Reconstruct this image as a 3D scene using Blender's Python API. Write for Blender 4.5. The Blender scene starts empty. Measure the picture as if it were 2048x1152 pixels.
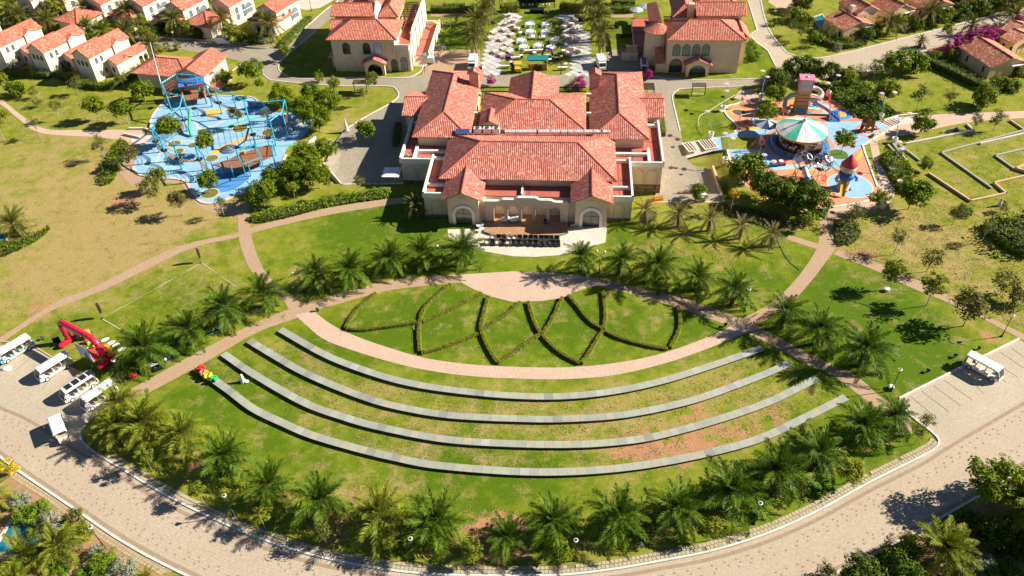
import bpy,bmesh,math,random
import numpy as np
from mathutils import Vector,Matrix
from mathutils.geometry import tessellate_polygon
R = math.radians
rnd = random.Random(7)
S = bpy.context.scene
C = S.collection
# ------------------------------------------------------------------ camera, light, exposure
CAM_H,CAM_F,CAM_P,CAM_R = 85.0,1600.0,R(41.6),R(-2.0)
cam = bpy.data.cameras.new('camera')
cam.sensor_width = 36.0
cam.lens = 36.0*CAM_F/2048.0
cam.clip_start = 1.0
cam.clip_end = 6000.0
camo = bpy.data.objects.new('camera',cam)
C.objects.link(camo)
camo.matrix_world = Matrix.Translation((0,0,CAM_H)) @ Matrix.Rotation(math.pi/2 - CAM_P,4,'X') @ Matrix.Rotation(CAM_R,4,'Z')
S.camera = camo
SUN_EL,SUN_AZ = R(33.0),R(7.5)          # azimuth counted from +X towards +Y
W = bpy.data.worlds.new('World')
S.world = W
W.use_nodes = True
wn = W.node_tree.nodes
wl = W.node_tree.links
bg = wn['Background']
sky = wn.new('ShaderNodeTexSky')
sky.sky_type = 'NISHITA'
sky.sun_disc = False
sky.sun_elevation = SUN_EL
sky.sun_rotation = math.pi/2 - SUN_AZ
sky.altitude = 50
sky.air_density = 0.7
sky.ozone_density = 3.0
sky.dust_density = 0.1
wl.new(sky.outputs['Color'],bg.inputs['Color'])
bg.inputs['Strength'].default_value = 0.05
sl = bpy.data.lights.new('sun','SUN')
sl.energy = 5.0
sl.angle = R(0.53)
sl.color = (1.0,0.93,0.79)
so = bpy.data.objects.new('sun',sl)
C.objects.link(so)
sd = Vector((math.cos(SUN_EL)*math.cos(SUN_AZ),math.cos(SUN_EL)*math.sin(SUN_AZ),math.sin(SUN_EL)))
so.rotation_euler = (-sd).to_track_quat('-Z','Y').to_euler()
so.location = sd*200
S.view_settings.view_transform = 'Standard'
S.view_settings.look = 'None'
S.view_settings.gamma = 1.0
S.view_settings.use_curve_mapping = False
S.view_settings.exposure = 1.0
try:
 S.cycles.max_bounces = 5
 S.cycles.diffuse_bounces = 3
 S.cycles.glossy_bounces = 2
 S.cycles.transmission_bounces = 3
 S.cycles.transparent_max_bounces = 6
 S.cycles.caustics_reflective = False
 S.cycles.caustics_refractive = False
except Exception:
 pass
# ------------------------------------------------------------------ map a survey point on the photograph to the ground
def G(px,py,z=0.0):
 x = (px - 1024.0)/CAM_F
 y = -(py - 576.0)/CAM_F
 c,s = math.cos(CAM_R),math.sin(CAM_R)
 x,y = c*x - s*y,s*x + c*y
 d = (x,math.cos(CAM_P) + y*math.sin(CAM_P),-math.sin(CAM_P) + y*math.cos(CAM_P))
 t = (z - CAM_H)/d[2]
 return Vector((d[0]*t,d[1]*t))
YAW = R(-5.3)
MB_O = G(850,434)                                     # front left corner of the clubhouse
EU = Vector((math.cos(YAW),math.sin(YAW)))
EV = Vector((-EU.y,EU.x))
def to_loc(p):
 d = Vector((p[0],p[1])) - MB_O
 return d.dot(EU),d.dot(EV)
def from_loc(u,v):
 return MB_O + EU*u + EV*v
def smooth(t):
 t = max(0.0,min(1.0,t))
 return t*t*(3 - 2*t)
def terrain(x,y):
 """two service yards beside the clubhouse lie a little lower than the lawns"""
 u,v = to_loc((x,y))
 if 8.9 < v < 34:
  if 36.4 < u < 54.4:
   return -1.5*smooth((33 - v)/19.0)*smooth((55.5 - u)/5.0)
  if 11.6 < v and -24 < u < -0.2:
   return -1.3*smooth((32 - v)/16.0)*smooth((u + 24)/3.0)
 return 0.0
def GT(px,py):
 z = 0.0
 for _ in range(6):
  p = G(px,py,z)
  z = terrain(p.x,p.y)
 return Vector((p.x,p.y,z))
def dist(a,b):
 return (G(*a) - G(*b)).length
# ------------------------------------------------------------------ mesh helpers
class MB:
 def __init__(s):
  s.v,s.f,s.m,s.uv = [],[],[],[]
 def add(s,pts,m=0,uv=None):
  i = len(s.v)
  s.v += [tuple(p) for p in pts]
  s.f.append(tuple(range(i,i + len(pts))))
  s.m.append(m)
  s.uv += list(uv) if uv else [(p[0],p[1]) for p in pts]
 def grid(s,rows,m=0,closed=False):
  """rows of points joined by quads (shared vertices)"""
  i0 = len(s.v)
  n = len(rows[0])
  for r in rows:
   s.v += [tuple(p) for p in r]
  for a in range(len(rows) - 1):
   for b in range(n if closed else n - 1):
    c = (b + 1) % n
    q = (i0 + a*n + b,i0 + a*n + c,i0 + (a + 1)*n + c,i0 + (a + 1)*n + b)
    s.f.append(q)
    s.m.append(m)
    s.uv += [(s.v[k][0],s.v[k][1] + s.v[k][2]) for k in q]
 def box(s,cx,cy,cz,sx,sy,sz,rz=0.0,m=0,rx=0.0,ry=0.0):
  M_ = Matrix.Translation((cx,cy,cz)) @ Matrix.Rotation(rz,4,'Z') @ Matrix.Rotation(ry,4,'Y') @ Matrix.Rotation(rx,4,'X')
  p = [M_ @ Vector((x*sx/2,y*sy/2,z*sz/2)) for z in (-1,1) for y in (-1,1) for x in (-1,1)]
  for q in ((0,2,3,1),(4,5,7,6),(0,1,5,4),(2,6,7,3),(0,4,6,2),(1,3,7,5)):
   s.add([p[k] for k in q],m,[(0,0),(1,0),(1,1),(0,1)])
 def b2(s,x0,x1,y0,y1,z0,z1,m=0):
  s.box((x0 + x1)/2,(y0 + y1)/2,(z0 + z1)/2,x1 - x0,y1 - y0,z1 - z0,0,m)
 def prism(s,pts,z0,z1,m=0,mt=None):
  n = len(pts)
  s.add([(p[0],p[1],z1) for p in pts],m if mt is None else mt)
  s.add([(p[0],p[1],z0) for p in reversed(pts)],m)
  for i in range(n):
   a,b = pts[i],pts[(i + 1) % n]
   s.add([(a[0],a[1],z0),(b[0],b[1],z0),(b[0],b[1],z1),(a[0],a[1],z1)],m)
 def tube(s,pts,r,n=6,m=0,cap=True):
  pts = [Vector(p) for p in pts]
  rr = r if isinstance(r,(list,tuple)) else [r]*len(pts)
  rows = []
  for i,p in enumerate(pts):
   d = (pts[min(i + 1,len(pts) - 1)] - pts[max(i - 1,0)])
   d = d.normalized() if d.length > 1e-9 else Vector((0,0,1))
   a = d.cross(Vector((0,0,1)))
   if a.length < 1e-3:
    a = Vector((1,0,0))
   a.normalize()
   b = d.cross(a).normalized()
   rows.append([p + (a*math.cos(t) + b*math.sin(t))*rr[i] for t in [2*math.pi*k/n for k in range(n)]])
  s.grid(rows,m,True)
  if cap:
   s.add(list(reversed(rows[0])),m)
   s.add(rows[-1],m)
 def lathe(s,prof,n=12,c=(0,0,0),m=0,cap=True,a0=0.0,a1=2*math.pi):
  full = abs(a1 - a0 - 2*math.pi) < 1e-6
  k = n if full else n + 1
  rows = [[(c[0] + r*math.cos(a0 + (a1 - a0)*j/n),c[1] + r*math.sin(a0 + (a1 - a0)*j/n),c[2] + z) for j in range(k)] for r,z in prof]
  s.grid(rows,m,full)
  if cap and full:
   if prof[-1][0] > 1e-3:
    s.add(rows[-1],m)
   if prof[0][0] > 1e-3:
    s.add(list(reversed(rows[0])),m)
 def ball(s,c,rx,ry=None,rz=None,n=10,k=6,m=0):
  ry = ry or rx
  rz = rz or rx
  rows = []
  for i in range(k + 1):
   t = math.pi*(i/k - .5)
   ct = max(math.cos(t),1e-3)
   rows.append([(c[0] + rx*ct*math.cos(2*math.pi*j/n),c[1] + ry*ct*math.sin(2*math.pi*j/n),c[2] + rz*math.sin(t)) for j in range(n)])
  s.grid(rows,m,True)
 def mesh(s,name,mats,smooth=False):
  me = bpy.data.meshes.new(name)
  me.from_pydata(s.v,[],s.f)
  for m in (mats if isinstance(mats,(list,tuple)) else [mats]):
   me.materials.append(m)
  me.polygons.foreach_set('material_index',s.m)
  ul = me.uv_layers.new(name='UVMap')
  ul.data.foreach_set('uv',[c for u in s.uv for c in u[:2]])
  if smooth:
   me.polygons.foreach_set('use_smooth',[True]*len(s.f))
  me.update()
  return me
 def build(s,name,mats,parent=None,smooth=False,loc=None,rz=0.0):
  return place(name,s.mesh(name,mats,smooth),parent,loc,rz)
def place(name,me,parent=None,loc=None,rz=0.0):
 o = bpy.data.objects.new(name,me)
 C.objects.link(o)
 if parent is not None:
  o.parent = parent
 if loc is not None:
  o.location = loc if len(loc) == 3 else (loc[0],loc[1],0)
 o.rotation_euler = (0,0,rz)
 return o
def tag(o,label,cat,group=None):
 o['label'] = label
 o['category'] = cat
 if group:
  o['group'] = group
 return o
def thing(name,label,cat,loc=(0,0,0),rz=0.0,group=None):
 o = bpy.data.objects.new(name,None)
 C.objects.link(o)
 o.empty_display_size = 0.3
 o.location = loc if len(loc) == 3 else (loc[0],loc[1],0)
 o.rotation_euler = (0,0,rz)
 return tag(o,label,cat,group)
def copy_tree(o,parent=None):
 c = o.copy()
 C.objects.link(c)
 if parent is not None:
  c.parent = parent
 for k in KIDS.get(o.name,[]) if o.name in KIDS else [x for x in o.children]:
  copy_tree(k,c)
 return c
KIDS = {}
def struct(o):
 o['kind'] = 'structure'
 return o
def stuff(o):
 o['kind'] = 'stuff'
 return o
def ang(a,b):
 return math.atan2(b[1] - a[1],b[0] - a[0])
ORD = ['first','second','third','fourth','fifth','sixth','seventh','eighth','ninth','tenth','eleventh','twelfth','thirteenth','fourteenth','fifteenth','sixteenth','seventeenth','eighteenth','nineteenth','twentieth']
def catmull(pts,step=1.0,closed=False):
 P = [Vector(p) for p in pts]
 n = len(P)
 out = []
 for i in range(n if closed else n - 1):
  p0 = P[(i - 1) % n] if closed or i > 0 else P[0]*2 - P[1]
  p1,p2 = P[i],P[(i + 1) % n]
  p3 = P[(i + 2) % n] if closed or i + 2 < n else P[-1]*2 - P[-2]
  k = max(2,int((p2 - p1).length/step))
  for j in range(k):
   t = j/k
   out.append(0.5*((2*p1) + (p2 - p0)*t + (2*p0 - 5*p1 + 4*p2 - p3)*t*t + (3*p1 - p0 - 3*p2 + p3)*t ** 3))
 if not closed:
  out.append(P[-1])
 return out
def resample(pts,n):
 P = [Vector(p) for p in pts]
 L = [0.0]
 for a,b in zip(P,P[1:]):
  L.append(L[-1] + (b - a).length)
 out,k = [],0
 for i in range(n):
  t = L[-1]*i/(n - 1)
  while k < len(P) - 2 and L[k + 1] < t:
   k += 1
  s = (t - L[k])/max(L[k + 1] - L[k],1e-9)
  out.append(P[k].lerp(P[k + 1],s))
 return out
def length(P):
 return sum((Vector(b) - Vector(a)).length for a,b in zip(P,P[1:]))
def gp(pts,step=1.0,z=0.0,sm=True,closed=False):
 q = [G(px,py,z) for px,py in pts]
 return catmull(q,step,closed) if sm else q
def offset(P,d):
 out = []
 for i,p in enumerate(P):
  t = (P[min(i + 1,len(P) - 1)] - P[max(i - 1,0)]).normalized()
  out.append(p + Vector((-t.y,t.x))*d)
 return out
def sheet(name,A,B,z,mat,n=None,parent=None):
 """a strip between two border lines"""
 n = n or max(4,int(max(length(A),length(B))/1.2))
 A,B = resample(A,n),resample(B,n)
 mb = MB()
 s = 0.0
 for i in range(n - 1):
  ds = ((A[i + 1] - A[i]).length + (B[i + 1] - B[i]).length)/2
  w0,w1 = (B[i] - A[i]).length,(B[i + 1] - A[i + 1]).length
  P = [A[i],B[i],B[i + 1],A[i + 1]]
  mb.add([(p.x,p.y,z + terrain(p.x,p.y)) for p in P],0,[(s,0),(s,w0),(s + ds,w1),(s + ds,0)])
  s += ds
 o = mb.build(name,mat,parent)
 return o if parent else struct(o)
def patch(name,P,z,mat,rot=0.0,parent=None):
 """a flat polygon"""
 mb = MB()
 c,s_ = math.cos(rot),math.sin(rot)
 tris = tessellate_polygon([[Vector((p[0],p[1],0)) for p in P]])
 for t in tris:
  q = [P[k] for k in t]
  if (q[1][0] - q[0][0])*(q[2][1] - q[0][1]) - (q[1][1] - q[0][1])*(q[2][0] - q[0][0]) < 0:
   q.reverse()
  mb.add([(p[0],p[1],z + terrain(p[0],p[1])) for p in q],0,[(c*p[0] + s_*p[1],-s_*p[0] + c*p[1]) for p in q])
 o = mb.build(name,mat,parent)
 return o if parent else struct(o)
def kerb(P,w,h,mat,name='kerb',parent=None,side=0.0):
 mb = MB()
 A,B = offset(P,side + w/2),offset(P,side - w/2)
 tz = [terrain(p.x,p.y) for p in P]
 rows = [[(a.x,a.y,t - .3),(a.x,a.y,t + h),(b.x,b.y,t + h),(b.x,b.y,t - .3)] for a,b,t in zip(A,B,tz)]
 mb.grid(rows)
 mb.add(rows[0])
 mb.add(list(reversed(rows[-1])))
 o = mb.build(name,mat,parent)
 return o if parent else struct(o)
# ------------------------------------------------------------------ materials
def mk(name):
 m = bpy.data.materials.new(name)
 m.use_nodes = True
 nt = m.node_tree
 b = nt.nodes['Principled BSDF']
 return m,nt,b
def rgba(c):
 return (c[0],c[1],c[2],1.0)
def node(nt,t,**kw):
 n = nt.nodes.new(t)
 for k,v in kw.items():
  if k in n.inputs:
   n.inputs[k].default_value = v
  else:
   setattr(n,k,v)
 return n
def mixc(nt,fac,a,b,mode='MIX'):
 n = nt.nodes.new('ShaderNodeMix')
 n.data_type = 'RGBA'
 n.blend_type = mode
 for sock,v in ((n.inputs[0],fac),(n.inputs[6],a),(n.inputs[7],b)):
  if hasattr(v,'is_output') or isinstance(v,bpy.types.NodeSocket):
   nt.links.new(v,sock)
  else:
   sock.default_value = rgba(v) if isinstance(v,(tuple,list)) and len(v) == 3 else v
 return n.outputs[2]
def ramp(nt,fac,stops):
 n = nt.nodes.new('ShaderNodeValToRGB')
 e = n.color_ramp.elements
 while len(e) > 1:
  e.remove(e[0])
 e[0].position,e[0].color = stops[0][0],rgba(stops[0][1]) if not isinstance(stops[0][1],float) else (stops[0][1],)*3 + (1,)
 for p,c in stops[1:]:
  k = e.new(p)
  k.color = rgba(c) if not isinstance(c,float) else (c,c,c,1)
 nt.links.new(fac,n.inputs[0])
 return n.outputs[0]
def noise(nt,vec,scale,detail=4.0,rough=0.55):
 n = node(nt,'ShaderNodeTexNoise')
 n.inputs['Scale'].default_value = scale
 n.inputs['Detail'].default_value = detail
 n.inputs['Roughness'].default_value = rough
 if vec is not None:
  nt.links.new(vec,n.inputs['Vector'])
 return n.outputs['Fac']
def math_(nt,op,a,b=None):
 n = nt.nodes.new('ShaderNodeMath')
 n.operation = op
 for i,v in enumerate((a,b)):
  if v is None:
   continue
  if isinstance(v,bpy.types.NodeSocket):
   nt.links.new(v,n.inputs[i])
  else:
   n.inputs[i].default_value = v
 return n.outputs[0]
def bump(nt,b,h,strength=0.3,d=0.05):
 n = node(nt,'ShaderNodeBump')
 n.inputs['Strength'].default_value = strength
 n.inputs['Distance'].default_value = d
 nt.links.new(h,n.inputs['Height'])
 nt.links.new(n.outputs[0],b.inputs['Normal'])
MATS = {}
def M(name,c,rough=0.75,var=0.18,scale=1.5,metal=0.0,spec=0.3,bmp=0.0,alpha=None,grime=None):
 """painted, plastered or plastic surface: a colour with uneven wear"""
 if name in MATS:
  return MATS[name]
 m,nt,b = mk(name)
 pos = node(nt,'ShaderNodeNewGeometry').outputs['Position']
 f = noise(nt,pos,scale,5,0.6)
 f2 = noise(nt,pos,scale*7,3,0.6)
 f = math_(nt,'ADD',math_(nt,'MULTIPLY',f,.7),math_(nt,'MULTIPLY',f2,.3))
 lo = tuple(x*(1 - var) for x in c)
 hi = tuple(min(1,x*(1 + var)) for x in c)
 col = ramp(nt,f,[(0.3,lo),(0.7,hi)])
 if grime:
  g = ramp(nt,noise(nt,pos,scale*.45,6,.7),[(0.5,0.0),(0.75,1.0)])
  col = mixc(nt,math_(nt,'MULTIPLY',g,grime[1]),col,grime[0])
 nt.links.new(col,b.inputs['Base Color'])
 b.inputs['Roughness'].default_value = rough
 b.inputs['Metallic'].default_value = metal
 b.inputs['Specular IOR Level'].default_value = spec
 if bmp:
  bump(nt,b,noise(nt,pos,scale*12,3),bmp,.03)
 MATS[name] = m
 return m
def leafmat(name,cols,trans=0.25,rough=0.55,objvar=0.25):
 if name in MATS:
  return MATS[name]
 m,nt,b = mk(name)
 g = node(nt,'ShaderNodeNewGeometry')
 oi = node(nt,'ShaderNodeObjectInfo')
 f = math_(nt,'ADD',math_(nt,'MULTIPLY',g.outputs['Random Per Island'],1 - objvar),math_(nt,'MULTIPLY',oi.outputs['Random'],objvar))
 n = len(cols)
 col = ramp(nt,f,[(0.02 + 0.96*i/(n - 1),c) for i,c in enumerate(cols)])
 nt.links.new(col,b.inputs['Base Color'])
 b.inputs['Roughness'].default_value = rough
 b.inputs['Specular IOR Level'].default_value = 0.12
 t = node(nt,'ShaderNodeBsdfTranslucent')
 nt.links.new(mixc(nt,1.0,col,(1.0,1.0,0.45),'MULTIPLY'),t.inputs['Color'])
 mx = node(nt,'ShaderNodeMixShader')
 mx.inputs[0].default_value = trans
 nt.links.new(b.outputs[0],mx.inputs[1])
 nt.links.new(t.outputs[0],mx.inputs[2])
 nt.links.new(mx.outputs[0],nt.nodes['Material Output'].inputs['Surface'])
 MATS[name] = m
 return m
def brickmat(name,c1,c2,mortar,bw,bh,rough=0.85,gap=0.02,stain=(.3,.2,.12),st=.35,sc=.12,noff=.5):
 m,nt,b = mk(name)
 uv = node(nt,'ShaderNodeUVMap').outputs[0]
 br = node(nt,'ShaderNodeTexBrick')
 br.offset = noff
 nt.links.new(uv,br.inputs['Vector'])
 br.inputs['Scale'].default_value = 1.0
 br.inputs['Brick Width'].default_value = bw
 br.inputs['Row Height'].default_value = bh
 br.inputs['Mortar Size'].default_value = gap
 br.inputs['Mortar Smooth'].default_value = 0.2
 br.inputs['Color1'].default_value = rgba(c1)
 br.inputs['Color2'].default_value = rgba(c2)
 br.inputs['Mortar'].default_value = rgba(mortar)
 pos = node(nt,'ShaderNodeNewGeometry').outputs['Position']
 col = br.outputs['Color']
 big = ramp(nt,noise(nt,pos,sc,6,.65),[(0.38,0.0),(0.68,1.0)])
 col = mixc(nt,math_(nt,'MULTIPLY',big,st),col,stain)
 fine = ramp(nt,noise(nt,pos,3.0,4,.7),[(0.3,0.82),(0.7,1.12)])
 col = mixc(nt,1.0,col,fine,'MULTIPLY')
 nt.links.new(col,b.inputs['Base Color'])
 b.inputs['Roughness'].default_value = rough
 b.inputs['Specular IOR Level'].default_value = .25
 bump(nt,b,br.outputs['Fac'],-0.4,.02)
 MATS[name] = m
 return m
def tilemat(name,ramp_cols,pale,pale_amt=0.9):
 """barrel tiles: one colour per tile, pale lime bloom on some"""
 m,nt,b = mk(name)
 uv = node(nt,'ShaderNodeUVMap').outputs[0]
 fl = node(nt,'ShaderNodeVectorMath',operation='FLOOR')
 nt.links.new(uv,fl.inputs[0])
 w = node(nt,'ShaderNodeTexWhiteNoise')
 w.noise_dimensions = '2D'
 nt.links.new(fl.outputs[0],w.inputs['Vector'])
 n = len(ramp_cols)
 col = ramp(nt,w.outputs['Value'],[(i/(n - 1),c) for i,c in enumerate(ramp_cols)])
 w2 = node(nt,'ShaderNodeSeparateColor')
 nt.links.new(w.outputs['Color'],w2.inputs[0])
 pl = ramp(nt,w2.outputs[1],[(pale_amt,0.0),(min(1.0,pale_amt + .02),1.0)])
 sp = node(nt,'ShaderNodeSeparateXYZ')
 nt.links.new(uv,sp.inputs[0])
 fr = math_(nt,'FRACT',sp.outputs[1])
 low = ramp(nt,fr,[(0.0,1.0),(0.55,0.7),(0.9,.15)])
 col = mixc(nt,math_(nt,'MULTIPLY',pl,low),col,pale)
 edge = ramp(nt,fr,[(0.0,1.0),(0.86,1.0),(0.95,.72)])
 col = mixc(nt,1.0,col,edge,'MULTIPLY')
 pos = node(nt,'ShaderNodeNewGeometry').outputs['Position']
 big = ramp(nt,noise(nt,pos,.35,5,.65),[(0.3,.85),(0.7,1.12)])
 col = mixc(nt,1.0,col,big,'MULTIPLY')
 nt.links.new(col,b.inputs['Base Color'])
 b.inputs['Roughness'].default_value = .7
 b.inputs['Specular IOR Level'].default_value = .25
 bump(nt,b,fr,-.5,.06)
 MATS[name] = m
 return m
# ------------------------------------------------------------------ shared materials
WALL = M('wall_cream',(.68,.53,.37),.85,.10,.5,bmp=.15,grime=((.40,.29,.18),.25))
WALL_P = M('wall_pale',(.76,.63,.51),.85,.08,.5,bmp=.15,grime=((.50,.38,.26),.25))
WALL_O = M('wall_ochre',(.62,.44,.24),.85,.10,.5,bmp=.15,grime=((.42,.29,.16),.25))
TRIM = M('trim_white',(.78,.72,.64),.7,.06,1.0,grime=((.5,.42,.34),.25))
WHITE = M('white_paint',(.80,.79,.77),.45,.05,2.0,spec=.5)
KERB_W = M('kerb_white',(.62,.58,.55),.8,.18,1.2,grime=((.35,.27,.20),.45))
KERB_T = M('kerb_tan',(.50,.36,.24),.85,.2,1.2,grime=((.3,.2,.12),.4))
TILE = tilemat('roof_tile',[(.43,.10,.065),(.53,.165,.115),(.58,.22,.165),(.49,.13,.085),(.60,.275,.20),(.55,.19,.145),(.45,.145,.125)],(.72,.43,.32),.91)
TILE_F = tilemat('roof_tile_far',[(.47,.12,.07),(.56,.175,.11),(.60,.23,.16),(.52,.15,.09),(.61,.27,.18)],(.70,.39,.28),.91)
TILE_R = tilemat('roof_tile_dull',[(.36,.10,.05),(.48,.16,.09),(.54,.22,.13),(.42,.13,.07)],(.72,.45,.30),.84)
CAP = M('ridge_cap',(.46,.13,.08),.75,.3,1.5)
FLOORT = brickmat('terrace_tile',(.48,.13,.09),(.58,.20,.14),(.30,.09,.07),.5,.5,.7,.03,(.35,.1,.08),.3,.3,0.0)
STONE = brickmat('stone_base',(.20,.15,.11),(.30,.22,.15),(.10,.08,.06),.55,.3,.9,.04)
GLASS = M('window_glass',(.03,.04,.05),.08,.2,1.0,spec=.9)
GLASS_B = M('curtain_glass',(.20,.26,.30),.12,.15,1.5,spec=.9)
DARK = M('dark_metal',(.025,.025,.028),.5,.2,3.0,.3,.5)
WOOD_D = M('dark_timber',(.085,.05,.03),.75,.35,4.0)
WOOD = M('timber',(.34,.19,.09),.75,.25,4.0)
STEEL = M('steel',(.55,.56,.57),.35,.08,3.0,.8)
BLACK = M('black_plastic',(.018,.018,.02),.5,.2,3.0)
TYRE = M('tyre_rubber',(.02,.02,.02),.9,.2,3.0)
TEAL = M('teal_paint',(.05,.50,.52),.4,.05,2.0,spec=.5)
TURQ = M('turquoise_paint',(.04,.42,.56),.4,.08,2.0,spec=.5)
RED = M('red_paint',(.62,.03,.04),.45,.1,2.0,spec=.5)
REDV = M('red_vinyl',(.72,.015,.05),.32,.06,1.5,spec=.5)
BLUE = M('blue_paint',(.04,.17,.50),.5,.1,2.0)
YELLOW = M('yellow_paint',(.62,.38,.05),.5,.1,2.0)
GREEN = M('green_paint',(.06,.46,.20),.5,.1,2.0)
ORANGE = M('orange_paint',(.75,.28,.06),.5,.1,2.0)
PINK = M('pink_paint',(.72,.22,.34),.5,.1,2.0)
BEIGE = M('beige_seat',(.55,.40,.24),.7,.12,2.0)
PURPLE = M('purple_cloth',(.14,.03,.20),.8,.2,2.0)
CLOTH = M('table_cloth',(.80,.78,.76),.85,.06,2.0)
WATER = M('pool_water',(.015,.17,.24),.06,.25,.5,spec=.8)
BARK = M('bark',(.24,.17,.11),.9,.35,4.0,bmp=.3)
BARK_P = M('pale_bark',(.46,.38,.31),.9,.25,4.0,bmp=.3)
BARK_D = M('palm_bark',(.13,.085,.05),.95,.4,3.0,bmp=.5)
EARTH = M('bare_earth',(.36,.21,.11),.95,.3,1.0,bmp=.3)
L_PALM = leafmat('palm_frond',[(.025,.068,.005),(.055,.12,.008),(.10,.175,.010),(.21,.25,.014)],.22,.5)
L_YEL = leafmat('yellow_frond',[(.16,.13,.015),(.26,.19,.02),(.20,.17,.02)],.25,.5)
L_DATE = leafmat('date_frond',[(.07,.09,.016),(.12,.135,.022),(.18,.175,.03),(.24,.21,.045)],.22,.5)
L_DRY = leafmat('dry_frond',[(.13,.13,.04),(.20,.18,.07),(.27,.22,.10),(.32,.25,.13)],.2,.6)
L_LAWNP = leafmat('bright_frond',[(.07,.12,.010),(.14,.19,.014),(.22,.25,.02),(.30,.27,.025)],.25,.5)
L_BROAD = leafmat('broad_leaf',[(.06,.11,.004),(.11,.175,.005),(.18,.235,.007),(.26,.29,.010)],.28)
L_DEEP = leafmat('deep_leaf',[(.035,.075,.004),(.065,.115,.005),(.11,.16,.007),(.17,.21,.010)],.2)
L_LIGHT = leafmat('light_leaf',[(.10,.15,.014),(.17,.21,.018),(.24,.26,.025),(.30,.29,.03)],.3)
L_OLIVE = leafmat('olive_leaf',[(.08,.10,.02),(.14,.16,.03),(.21,.21,.045)],.25)
L_BROWN = leafmat('brown_leaf',[(.10,.09,.02),(.16,.13,.03),(.12,.14,.025),(.22,.17,.04)],.2)
L_HEDGE = leafmat('hedge_leaf',[(.15,.20,.008),(.25,.29,.010),(.36,.37,.012),(.48,.42,.016)],.28)
L_COVER = leafmat('cover_leaf',[(.06,.12,.008),(.11,.19,.010),(.17,.26,.014),(.26,.32,.03)],.25)
L_SILVER = leafmat('silver_leaf',[(.20,.23,.15),(.28,.31,.21),(.36,.38,.27)],.15)
L_BOUG = leafmat('bougainvillea',[(.10,.10,.03),(.26,.015,.14),(.46,.02,.25),(.60,.05,.36)],.2)
L_GOLD = leafmat('golden_leaf',[(.40,.30,.01),(.58,.42,.02),(.66,.50,.04)],.25)
PAVE = brickmat('road_brick',(.47,.385,.295),(.53,.44,.335),(.36,.285,.21),.22,.42,.9,.022,(.42,.31,.22),.5,.1)
PAVE_G = brickmat('lot_brick',(.48,.41,.31),(.55,.47,.35),(.36,.29,.205),.30,.30,.9,.02,(.36,.30,.23),.5,.1)
ROAD_G = brickmat('lane_brick',(.34,.29,.22),(.41,.345,.26),(.24,.20,.15),.30,.60,.9,.02,(.25,.21,.17),.55,.12)
PATH = brickmat('path_brick',(.43,.30,.195),(.50,.35,.225),(.34,.22,.14),.22,.11,.9,.015,(.40,.25,.15),.4,.2)
PATH_P = brickmat('pink_path',(.55,.40,.31),(.62,.46,.36),(.47,.33,.24),.22,.11,.9,.012,(.52,.33,.22),.45,.22)
FLAG = brickmat('patio_stone',(.64,.55,.46),(.72,.62,.53),(.52,.43,.34),1.4,1.4,.8,.03,(.55,.42,.32),.4,.2)
DECKT = brickmat('stage_tile',(.46,.24,.12),(.60,.35,.20),(.30,.15,.08),.45,.2,.8,.03,(.36,.16,.07),.4,.6)
BAND = M('brown_paver',(.32,.235,.165),.9,.2,1.5)
PALE = M('pale_concrete',(.58,.50,.42),.85,.15,.8,grime=((.4,.3,.22),.4))
RUB_B = M('blue_rubber',(.26,.45,.63),.85,.14,.6,grime=((.38,.52,.62),.6))
RUB_L = M('pale_blue_rubber',(.30,.53,.68),.85,.1,.6)
RUB_D = M('cobalt_rubber',(.07,.25,.58),.85,.12,.6)
RUB_C = M('coral_rubber',(.68,.27,.15),.85,.10,.6,grime=((.70,.36,.24),.5))
RUB_Y = M('yellow_rubber',(.76,.43,.09),.85,.10,.6)
RUB_G = M('green_rubber',(.10,.50,.24),.85,.10,.6)
RUB_P = M('cream_rubber',(.60,.52,.42),.85,.10,.6)
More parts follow.
